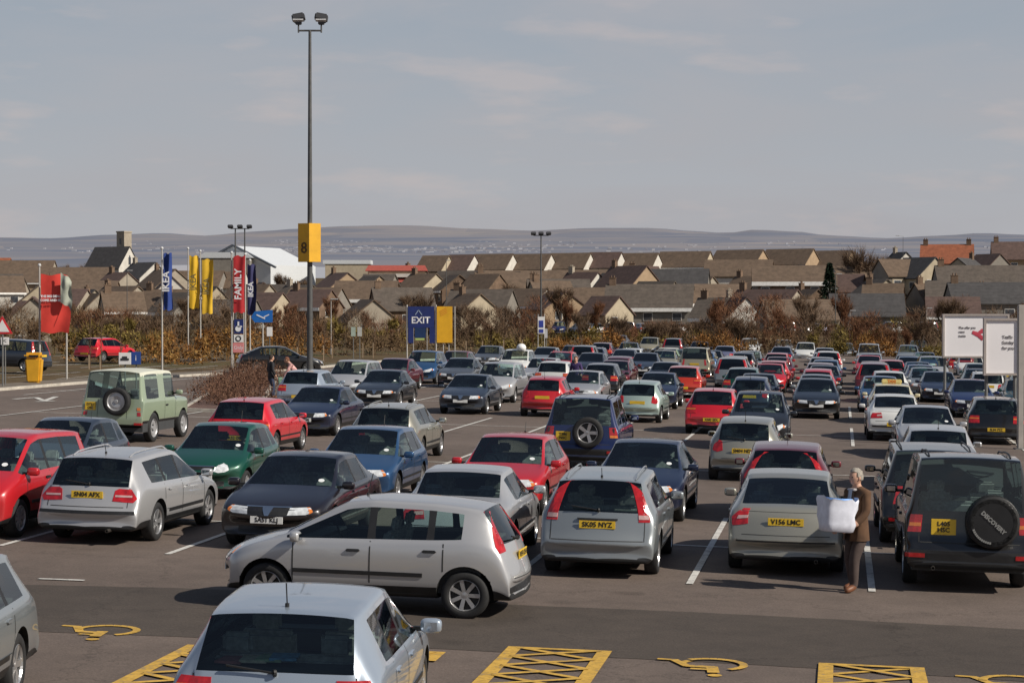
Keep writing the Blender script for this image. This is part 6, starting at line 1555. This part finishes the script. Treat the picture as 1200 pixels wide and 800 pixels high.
# totem at the three-lamp mast
b = groundD(634, 100); r_ = empty('direction_totem', b); tag(r_, 'small white and blue totem sign at the foot of the three-lamp mast', 'sign')
for xx in (630.5, 638): bm = bmesh.new(); X_ = (100*(xx-600)/1600)-b.x; cyl(bm, (X_, 0, -1.6), (X_, 0, ztop(368, 100)), .03); mesh_obj('post', bm, POLEW, r_)
p, (px, pz) = panel(r_, 634.2, 371, 391, .5, 100, WHT); bm = bmesh.new(); box(bm, (px, -.085, pz+.1), (.32, .02, .5)); box(bm, (px, -.085, pz-.42), (.32, .02, .25)); mesh_obj('blue_print', bm, mat('totem_blue', (.03, .05, .3), .5), p)
smallsign(640, 385, 396, 101, .2, mat('pale_panel', (.5, .5, .52), .5), 'tiny pale panel right of the small totem')
# slim tree guards / sapling stakes on the verge
for k, (x, D, yt) in enumerate([(104, 74, 372), (117, 74, 356), (140, 78, 366), (348, 88, 360), (379, 92, 372), (389, 96, 376), (425, 98, 378), (437, 98, 372), (546, 104, 384), (565, 106, 386), (590, 108, 384), (612, 108, 388)]):
    r_ = empty('sapling', groundD(x, D)); tag(r_, uniq('thin bare sapling tied to a pale stake '+land(x)), 'sapling', 'staked saplings on the verge')
    bm = bmesh.new(); cyl(bm, (0, 0, -1.6), (0, 0, 1.3), .035, seg=6); mesh_obj('stake', bm, mat('pine_stake', (.35, .26, .17), .8), r_)
    bm = bmesh.new(); H = ztop(yt, D); cyl(bm, (.06, 0, -1.6), (.08, 0, H), .03, .012, seg=6)
    for q in range(70): z = rnd.uniform(1.2, H); a = rnd.uniform(0, 6.28); sliver(bm, Vector((.07, 0, z)), Vector((math.cos(a)*.6, math.sin(a)*.6, .9)).normalized(), rnd.uniform(.3, .8), .012)
    mesh_obj('stem', bm, TWIG, r_)
# hoardings
def hoarding(x0, x1, y0, y1, D, label, lines, tx, ty, size, rz=0):
    xc = (x0+x1)/2; r_ = empty('hoarding', groundD(xc, D), rz); tag(r_, label, 'hoarding', 'white hoardings at the right'); w = (x1-x0)*D/1600; z0, z1 = ztop(y1, D), ztop(y0, D)
    bm = bmesh.new(); box(bm, (0, 0, (z0+z1)/2), (w, .12, z1-z0)); p = mesh_obj('board', bm, mat('hoarding_white', (.82, .79, .80), .6, 0, .05, .6), r_)
    bm = bmesh.new(); t = .08
    for (c_, s_) in (((0, -.02, z1+t/2), (w+2*t, .2, t)), ((0, -.02, z0-t/2), (w+2*t, .2, t)), ((-w/2-t/2, -.02, (z0+z1)/2), (t, .2, z1-z0)), ((w/2+t/2, -.02, (z0+z1)/2), (t, .2, z1-z0))): box(bm, c_, s_)
    mesh_obj('frame', bm, mat('hoarding_frame', (.42, .37, .34), .5, .3), r_)
    for s in (-1, 1): bm = bmesh.new(); cyl(bm, (s*(w/2-.05), .1, 0), (s*(w/2-.05), .1, z1), .06); mesh_obj('post', bm, GALV, r_)
    for k, l in enumerate(lines): text_obj(l, size, mat('grey_letters', (.12, .11, .12), .6), p, upM(((tx-xc)*D/1600, -.075, ztop(ty+k*size*1600/D*1.35, D))), align='LEFT', bold=.006)
    return r_, p
h1, p1 = hoarding(1106.5, 1180, 370, 417, 58, 'left white hoarding with three short grey lines and a red ribbon print', ['The offer you', 'want', 'inside'], 1123, 384, .13)
bm = bmesh.new(); xx = lambda x: (x-(1106.5+1180)/2)*58/1600
for k, (a_, b_) in enumerate([((1139, 389), (1146, 392)), ((1144, 391), (1152, 397)), ((1147, 390), (1152, 387))]):
    za, zb = ztop(a_[1], 58), ztop(b_[1], 58); cyl(bm, (xx(a_[0]), -.075, za), (xx(b_[0]), -.075, zb), .07, .1, seg=6)
for v in bm.verts: v.co.y = -.07+(v.co.y+.075)*.05
mesh_obj('red_print', bm, mat('ribbon_red', (.5, .05, .08), .6), p1)
h2, p2 = hoarding(1155, 1192, 375.5, 437, 47, 'right white hoarding with three grey lines, nearest the grey post', ['Traffic', 'Sunday', 'for you'], 1174, 395, .14)
h3, p3 = hoarding(1201, 1250, 360, 437, 43, 'white hoarding cut off by the right edge of the photo', [], 0, 0, .2)
r_ = empty('grey_post', groundD(1196, 40)); tag(r_, 'thick grey square post near the right edge in front of the hoardings', 'post')
bm = bmesh.new(); box(bm, (0, 0, ztop(357, 40)/2-.8), (.17, .17, ztop(357, 40)+1.6), bev=.02); mesh_obj('shaft', bm, mat('post_grey', (.36, .33, .30), .6), r_); bm = bmesh.new(); box(bm, (0, 0, gz(groundD(1196, 40).x, 40)+.02), (.34, .34, .04)); mesh_obj('base_plate', bm, GALV, r_)
# yellow litter / grit bin
b = at(34, 452); r_ = empty('grit_bin', (b.x, b.y+1, gz(b.x, b.y)+.1)); tag(r_, 'yellow moulded bin with a dark slot standing on the verge at the far left', 'bin')
bm = bmesh.new(); box(bm, (0, 0, .55), (.72, .6, 1.1), bev=.08); 
for v in bm.verts:
    if v.co.z < .4: v.co.x *= .82; v.co.y *= .85
mesh_obj('body', bm, mat('bin_yellow', (.66, .34, .02), .45), r_, .6); bm = bmesh.new(); box(bm, (0, 0, 1.2), (.78, .66, .26), bev=.1); mesh_obj('lid', bm, MATS['bin_yellow'], r_, .6); bm = bmesh.new(); box(bm, (.05, -.335, 1.18), (.4, .02, .1)); mesh_obj('slot', bm, BLK, r_)
# distant parked cars: second car park, road
for (x, y, kind, face, col, lab, rz) in [(656, 386, 'mpv', 'F', 'midblue', 'bright blue van-like car in the second car park right of the three-lamp mast', None), (679, 389, 'hatch_low', 'F', 'white', 'white car in the second car park, left one of three', .3), (696, 387, 'hatch_low', 'F', 'white', 'white car in the second car park, middle one of three', .3), (712, 389, 'hatch_low', 'F', 'silver', 'silver car in the second car park, right of the white ones', .3), (731, 386, 'mpv', 'F', 'navy', 'navy people carrier in the second car park', .3),
    (751, 387, 'hatch_low', 'R', 'silver', 'silver car at the right end of the second car park row', .3), (771, 386, 'estate', 'F', 'maroon', 'maroon estate far off beyond the olive hedge', .3), (792, 387, 'hatch_low', 'F', 'silver', 'silver car far off beyond the rust coloured hedge', .3), (918, 384, 'mpv', 'F', 'darkgrey', 'dark people carrier far off below the pale round topped gable', .3), (938, 387, 'hatch_low', 'F', 'silver', 'silver car far off right of the dark people carrier', .3), (958, 385, 'hatch_low', 'F', 'lilac', 'lilac grey car far off below the conifer', .3),
    (1044, 386, 'mpv', 'F', 'white', 'white van-like car far off left of the hoardings', .3), (1064, 388, 'hatch_low', 'F', 'white', 'small white car far off beside the van-like one', .3), (1084, 387, 'mpv', 'F', 'slate', 'slate people carrier far off just left of the hoardings', .3)]:
    D = 168; p = groundD(x, D); p.z = zt(D)+.02
    FARC = globals().setdefault('FARC', []); FARC.append((kind, face, p, col, lab, rz))
# ------------------------------------------------------------------ people
SKIN = mat('skin', (.52, .30, .21), .6, 0, .08, 8); HAIRG = mat('sandy_grey_hair', (.30, .27, .23), .8, 0, .35, 40); HAIRD = mat('dark_hair', (.04, .025, .018), .8, 0, .3, 30); HAIRR = mat('auburn_hair', (.16, .06, .03), .8)
JACK = mat('brown_jacket', (.095, .048, .024), .9, 0, .3, 5, bump=.5); TROU = mat('brown_trousers', (.065, .045, .040), .9, 0, .15, 9); SHOE = mat('tan_shoes', (.19, .075, .035), .5); SHIRT = mat('pale_shirt', (.45, .42, .42), .9)
def person(name, label, J, bones, mats, loc, rz, hair=None, s=1.0, fingers=True, fore=None):
    # J joints; bones (a, b, ra, rb, material index); the pelvis is the root
    me = bpy.data.meshes.new(name); bm = bmesh.new(); ly = bm.verts.layers.skin.verify(); V = {}
    names = list(J)
    for k in names: V[k] = bm.verts.new(J[k])
    rad = {}
    for a, b, ra, rb, mi in bones:
        bm.edges.new((V[a], V[b])); rad.setdefault(a, ra); rad[b] = rb
    if fingers:
        for h in ('hand_l', 'hand_r'):
            e = 'fore_'+h[-1]; d = (Vector(J[h])-Vector(J['elbow_'+h[-1]])).normalized(); up = Vector((0, 0, 1)) if abs(d.z) < .8 else Vector((0, 1, 0)); sd_ = d.cross(up).normalized(); nn = sd_.cross(d)
            for q in range(4):
                l = (.070, .080, .076, .060)[q]; o_ = Vector(J[h])+sd_*(q-1.5)*.021+d*.03
                a1 = bm.verts.new(o_); a2 = bm.verts.new(o_+d*l*.5-nn*.006); a3 = bm.verts.new(o_+d*l*.85-nn*.025)
                bm.edges.new((V[h], a1)); bm.edges.new((a1, a2)); bm.edges.new((a2, a3))
                for v, r_ in ((a1, .010), (a2, .009), (a3, .0075)): v[ly].radius = (r_, r_)
            t1 = bm.verts.new(Vector(J[h])+sd_*.045-d*.005); t2 = bm.verts.new(Vector(J[h])+sd_*.062+d*.03); bm.edges.new((V[h], t1)); bm.edges.new((t1, t2))
            for v in (t1, t2): v[ly].radius = (.010, .010)
    for k in names: v = V[k]; r_ = rad.get(k, .05); v[ly].radius = (r_, r_) if not isinstance(r_, tuple) else r_; v[ly].use_root = (k == 'pelvis')
    bm.to_mesh(me); bm.free(); ob = bpy.data.objects.new(name, me); COL.objects.link(ob)
    md = ob.modifiers.new('s', 'SKIN'); md.use_smooth_shade = True; s2 = ob.modifiers.new('u', 'SUBSURF'); s2.levels = s2.render_levels = 2
    bpy.context.view_layer.update(); res = bpy.data.meshes.new_from_object(ob.evaluated_get(bpy.context.evaluated_depsgraph_get())); bpy.data.objects.remove(ob)
    # head shaped onto the body mesh
    bm = bmesh.new(); bm.from_mesh(res); bpy.data.meshes.remove(res)
    segs = [(Vector(J[a]), Vector(J[b]), mi) for a, b, ra, rb, mi in bones]
    def near(p):
        best = (9, 0)
        for a, b, mi in segs:
            ab = b-a; t = max(0, min(1, (p-a).dot(ab)/max(ab.length_squared, 1e-6))); d = (p-(a+ab*t)).length
            if d < best[0]: best = (d, mi)
        return best[1]
    for f in bm.faces: f.material_index = near(f.calc_center_median()); f.smooth = True
    hc = Vector(J['head']); hm = Matrix.Translation(hc)
    g = bmesh.ops.create_uvsphere(bm, u_segments=20, v_segments=14, radius=1, matrix=hm @ Matrix.Diagonal((.078, .098, .118, 1)))
    hs = mats.index(SKIN)
    for v in g['verts']:
        l = v.co-hc
        if l.z < -.03 and l.y > 0: v.co.x = hc.x+l.x*.82; v.co.y += .006
        if abs(l.x) < .018 and -.045 < l.z < .015 and l.y > .05: v.co.y += .022*(1-abs(l.z+.02)/.04)
        if abs(abs(l.x)-.032) < .02 and .0 < l.z < .025 and l.y > .05: v.co.y -= .008
        for f in v.link_faces: f.material_index = hs; f.smooth = True
    for sx_ in (-1, 1):
        bmesh.ops.create_uvsphere(bm, u_segments=8, v_segments=6, radius=1, matrix=hm @ Matrix.Translation((sx_*.080, -.005, -.005)) @ Matrix.Diagonal((.012, .022, .032, 1)))
    for f in bm.faces:
        if (f.calc_center_median()-hc).length < .13 and f.calc_center_median().z > hc.z-.09: f.material_index = hs
    bmesh.ops.recalc_face_normals(bm, faces=bm.faces)
    root = empty(name, loc, rz); root.scale = (s, s, s); tag(root, label, 'person', 'people in the car park')
    body = mesh_obj('body', bm, mats, root)
    fb = bmesh.new()
    for sx_ in (-1, 1): bmesh.ops.create_uvsphere(fb, u_segments=8, v_segments=6, radius=.011, matrix=hm @ Matrix.Translation((sx_*.031, .083, .010)))
    mesh_obj('eyes', fb, mat('eye_dark', (.03, .025, .02), .3), body); fb = bmesh.new(); box(fb, tuple(hc+Vector((0, .094, -.052))), (.045, .01, .009)); mesh_obj('mouth', fb, mat('lips', (.32, .13, .10), .6), body)
    if hair:
        hb = bmesh.new(); g = bmesh.ops.create_uvsphere(hb, u_segments=22, v_segments=16, radius=1, matrix=hm @ Matrix.Translation((0, -.012, .014)) @ Matrix.Diagonal((.092, .108, .122, 1)))
        dl = [v for v in hb.verts if (v.co.y-hc.y > .045 and v.co.z-hc.z < .065) or v.co.z-hc.z < (-.045 if v.co.y-hc.y < -.01 else -.0)]
        bmesh.ops.delete(hb, geom=dl, context='VERTS')
        for v in hb.verts: v.co += (v.co-hc).normalized()*noise.noise(v.co*38)*.016
        mesh_obj('hair', hb, hair, root, smooth=3)
    return root, body
# man carrying bags, walking left
J = dict(pelvis=(0, 0, .93), waist=(0, -.005, 1.06), chest=(0, -.01, 1.27), upper=(0, -.02, 1.42), neck=(0, -.01, 1.49), head=(0, .02, 1.615),
 sh_r=(.185, -.02, 1.40), elbow_r=(.225, -.02, 1.13), fore_r=(.19, .14, .97), hand_r=(.13, .26, .90), sh_l=(-.185, -.02, 1.40), elbow_l=(-.235, .02, 1.14), fore_l=(-.20, .17, .99), hand_l=(-.15, .30, .93),
 hip_r=(.095, .0, .88), knee_r=(.10, .05, .49), ank_r=(.10, -.03, .09), toe_r=(.105, .14, .045), hip_l=(-.095, 0, .88), knee_l=(-.095, .13, .49), ank_l=(-.095, .13, .085), toe_l=(-.10, .30, .04), hem_r=(.10, -.015, .80), hem_l=(-.10, -.01, .80))
B = [('pelvis', 'waist', (.155, .12), (.158, .122), 1), ('waist', 'chest', 0, (.175, .125), 1), ('chest', 'upper', 0, (.15, .105), 1), ('upper', 'neck', 0, .06, 0), ('neck', 'head', 0, .055, 0),
 ('upper', 'sh_r', 0, .075, 1), ('sh_r', 'elbow_r', 0, .062, 1), ('elbow_r', 'fore_r', 0, .052, 1), ('fore_r', 'hand_r', 0, .030, 0), ('upper', 'sh_l', 0, .075, 1), ('sh_l', 'elbow_l', 0, .062, 1), ('elbow_l', 'fore_l', 0, .052, 1), ('fore_l', 'hand_l', 0, .030, 0),
 ('pelvis', 'hip_r', 0, .115, 1), ('hip_r', 'hem_r', 0, .105, 1), ('hem_r', 'knee_r', 0, .082, 2), ('knee_r', 'ank_r', 0, .062, 2), ('ank_r', 'toe_r', 0, .042, 3), ('pelvis', 'hip_l', 0, .115, 1), ('hip_l', 'hem_l', 0, .105, 1), ('hem_l', 'knee_l', 0, .082, 2), ('knee_l', 'ank_l', 0, .062, 2), ('ank_l', 'toe_l', 0, .042, 3)]
mp_ = at(1003, 694)
MAN, mb = person('person', 'man in a brown jacket carrying large white shopping bags in front of him', J, B, [SKIN, JACK, TROU, SHOE], mp_+Vector((.02, .08, 0)), R(122), HAIRG, s=.985)
# jacket skirt, lapels and shirt front
bm = bmesh.new(); rings = []
for (z, rx, ry, dy) in [(1.43, .135, .095, -.015), (1.34, .185, .125, -.01), (1.20, .178, .130, -.005), (1.05, .172, .130, 0), (.93, .185, .145, 0), (.80, .205, .160, .005), (.735, .212, .168, .01)]:
    rings.append([bm.verts.new((rx*math.sin(R(a)), ry*math.cos(R(a))+dy+noise.noise(Vector((a*.06, z*6, 0)))*.026, z+noise.noise(Vector((a*.03, 2, 0)))*.01)) for a in [16+k*328/28 for k in range(29)]])
for i in range(len(rings)-1):
    for k in range(28): bm.faces.new((rings[i][k], rings[i][k+1], rings[i+1][k+1], rings[i+1][k]))
jk = mesh_obj('jacket', bm, JACK, mb, smooth=3)
bm = bmesh.new(); q = [(-.05, .104, 1.45), (.05, .104, 1.45), (.045, .135, 1.28), (.03, .142, 1.08), (-.03, .142, 1.08), (-.045, .135, 1.28)]; bm.faces.new([bm.verts.new(p) for p in q]); mesh_obj('shirt', bm, SHIRT, mb)
for s in (-1, 1):
    bm = bmesh.new(); q = [(s*.05, .118, 1.455), (s*.085, .110, 1.40), (s*.055, .146, 1.25), (s*.03, .150, 1.16), (s*.04, .140, 1.32)]; bm.faces.new([bm.verts.new(p) for p in q]); mesh_obj('lapel', bm, JACK, jk)
bm = bmesh.new(); box(bm, (0, .05, 1.448), (.15, .14, .035), bev=.012); mesh_obj('collar', bm, SHIRT, mb)
# bags
def bag_bm(w, d, h, seed, flare=1.05):
    rg = random.Random(seed); bm = bmesh.new(); V = []; n = 24
    prof = [(0, .82), (.03, .93), (.25, .97), (.5, 1.0), (.75, 1.05), (.93, flare), (1, flare*1.02)]
    for (t, s) in prof:
        row = []
        for k in range(n):
            a = 2*math.pi*k/n; ca, sa = math.cos(a), math.sin(a); e_ = .42
            x = math.copysign(abs(ca)**e_, ca)*w/2*s; y = math.copysign(abs(sa)**e_, sa)*d/2*s; nn = noise.noise(Vector((x*9+seed, y*9, t*5)))*.045
            row.append(bm.verts.new((x*(1+nn*3), y*(1+nn*3), h*t+((noise.noise(Vector((a*2.5, seed, 0)))*.05+.05*abs(math.cos(a))**3) if t > .9 else 0))))
        V.append(row)
    bm.faces.new(V[0][::-1])
    for i in range(len(prof)-1):
        for k in range(n): bm.faces.new((V[i][k], V[i][(k+1) % n], V[i+1][(k+1) % n], V[i+1][k]))
    return bm
WBAG = mat('white_plastic_bag', (.66, .68, .77), .45, 0, .12, 9, bump=.8)
fwd = Matrix.Rotation(MAN.rotation_euler.z, 4, 'Z')
bp_ = MAN.location+(fwd @ Vector((-.03, .40, 0)))
o = mesh_obj('shopping_bag', bag_bm(.46, .42, .44, 3), WBAG, smooth=1.2); o.location = (bp_.x, bp_.y, mp_.z+.86); o.rotation_euler = (R(3), R(-5), MAN.rotation_euler.z+R(70)); tag(o, 'large white plastic shopping bag held in front of the man in the brown jacket', 'bag')
bm = bmesh.new(); box(bm, (0, 0, .40), (.40, .36, .10), bev=.04)
for v in bm.verts: v.co += Vector((0, 0, noise.noise(v.co*9)*.05))
o2 = mesh_obj('blue_packet', bm, mat('blue_packaging', (.16, .33, .68), .4, 0, .4, 9), smooth=3); o2.location = o.location+Vector((0, 0, .02)); o2.rotation_euler = o.rotation_euler; tag(o2, 'pale blue packet showing at the top of the white shopping bag', 'packet')
# couple at the planting bed
J2 = dict(J); J2.update(elbow_r=(.27, -.05, 1.13), fore_r=(.26, .05, .95), hand_r=(.24, .12, .86), elbow_l=(-.27, -.02, 1.13), fore_l=(-.27, .08, .95), hand_l=(-.25, .14, .87))
DKJ = mat('black_jacket', (.014, .014, .018), .8); JEAN = mat('blue_jeans', (.03, .045, .09), .9)
p = at(320, 466); person('person', 'person in a black jacket and jeans standing by the planting bed with arms out', J2, B, [SKIN, DKJ, JEAN, SHOE], onlot(p-Vector((0, .6, 0))), R(-60), HAIRD, fingers=True)
J3 = dict(J2); 
for k in ('chest', 'upper', 'neck', 'head', 'sh_r', 'sh_l'): x, y, z = J3[k]; J3[k] = (x, y+(z-.95)*.55, z-(z-.95)*.10)
for s, q in (('r', 1), ('l', -1)): J3['elbow_'+s] = (q*.22, .36, 1.08); J3['fore_'+s] = (q*.20, .46, .93); J3['hand_'+s] = (q*.18, .52, .85)
PINK = mat('pink_white_top', (.55, .30, .28), .8, 0, .6, 9)
p = at(349, 466); person('person', 'auburn haired person in a pink and white top leaning forward by the bed', J3, B, [SKIN, PINK, JEAN, SHOE], onlot(p-Vector((0, .6, 0))), R(95), HAIRR, fingers=True)
gb = bag_bm(.3, .18, .34, 8); o = mesh_obj('carrier_bag', gb, mat('green_white_bag', (.35, .55, .40), .5, 0, .5, 6), smooth=1.2); pp = p+Vector((-.55, -.75, 0)); o.location = (pp.x, pp.y, gz(pp.x, pp.y)+.5); tag(o, 'green and white carrier bag held by the leaning person in pink', 'bag')
PUR = mat('purple_top', (.05, .03, .11), .9, 0, .3, 8)
p = at(675, 420, 1.65); person('person', 'person in a dark purple top standing between the back rows left of the charcoal hatchback', J2, B, [SKIN, PUR, JEAN, SHOE], onlot(p), R(160), HAIRR, fingers=False)
p = at(814, 394.5, 1.70); person('person', 'person in black with fair hair standing in the last rows above the beige off-roader', J2, B, [SKIN, DKJ, JEAN, SHOE], onlot(p), R(180), HAIRG, fingers=False)
# the rest of the packed far rows
def obb(b):
    l, c, rz, L_, W_ = b; a = Vector((math.cos(rz), math.sin(rz)))*(W_/2+.06); e = Vector((-math.sin(rz), math.cos(rz)))*(L_/2+.05)
    return [c+a+e, c+a-e, c-a-e, c-a+e]
def hit(A, B):
    for P in (A, B):
        for i in range(2):
            ax = (P[i+1]-P[i]).normalized(); a = [p.dot(ax) for p in A]; b = [p.dot(ax) for p in B]
            if min(max(a), max(b))-max(min(a), min(b)) <= 0: return False
    return True
fr = random.Random(12)
ROWN = {2: 'third double row', 3: 'fourth double row', 4: 'fifth double row', 5: 'sixth double row', 6: 'last double row'}
CN = dict(silver='silver', greysilver='dull silver', darkgrey='charcoal', navy='navy', red='red', maroon='maroon', white='white', green='dark green', black='black', grey='mid grey', slate='slate blue', blue='mid blue', bluesilver='pale blue silver', beige='beige')
KN = dict(hatch_low='hatchback', hatch_round='small round hatchback', saloon='saloon', estate='estate', mpv='people carrier', liftback='long hatchback')
def pxof(p): return 600+F*p.x/p.y
NB = list(BOX)
for mod in range(3, 7):
    for half in (0, 1):
        for k in range(-5-3*mod, 9+3*mod):
            kind = fr.choice(['hatch_low', 'hatch_low', 'hatch_round', 'saloon', 'estate', 'mpv', 'liftback']); col = fr.choice(list(CN)); face = fr.choice('RRF' if half == 0 else 'FFR')
            L_ = PR[kind]['L'] if kind in PR else 4.3
            p = lotpt(LA, (k+.5)*2.46+fr.uniform(-.12, .12), 16.1*mod+(2.45 if half == 0 else 7.15)+fr.uniform(-.2, .2))
            X = pxof(p)
            if X < 560 and p.y < 92: continue
            if X < 395+12*mod or X > 1230 or p.y > 150 or fr.random() < .03: continue
            if X < 620 and p.y > 95: continue
            sp = proto(kind); yaw = -TH if face == 'R' else math.pi-TH
            bx = ('', Vector((p.x, p.y)), yaw, sp['L'], sp['W'])
            if any((b[1]-bx[1]).length < 6.5 and hit(obb(b), obb(bx)) for b in BOX): continue
            near = min(NB, key=lambda b: (b[1]-bx[1]).length)
            nl = ' '.join(near[0].split()[:3]).rstrip(','); side = 'left of' if bx[1].x < near[1].x else 'right of'
            lab = uniq('%s %s in the %s, %s the %s' % (CN[col], KN[kind], ROWN[mod], side, nl))
            place_car(kind, face, Vector((p.x, p.y, 0)), col, lab)
for (kind, face, p, col, lab, rz) in FARC: place_car(kind, face, p, col, lab, group='cars in the far car park', rz=rz)
p = at(124, 426)
place_car('hatch_low', 'F', Vector((p.x, p.y, .15)), 'brightred', 'small red hatchback on the far road behind the square green off-roader', group='cars out on the exit road', rz=-.45)
p = at(10, 437); place_car('mpv', 'F', Vector((p.x, p.y, .12)), 'slate', 'blue grey car half hidden behind the yellow bin at the far left', group='cars out on the exit road', rz=1.2)
p = at(322, 443); place_car('liftback', 'F', Vector((p.x-.2, p.y+4, .12)), 'black', 'black car side-on behind the person in the black jacket', group='cars out on the exit road', rz=-1.35)
# remove the prototypes
for k in PR:
    for o in PR[k]['root'].children_recursive: bpy.data.objects.remove(o)
    bpy.data.objects.remove(PR[k]['root'])
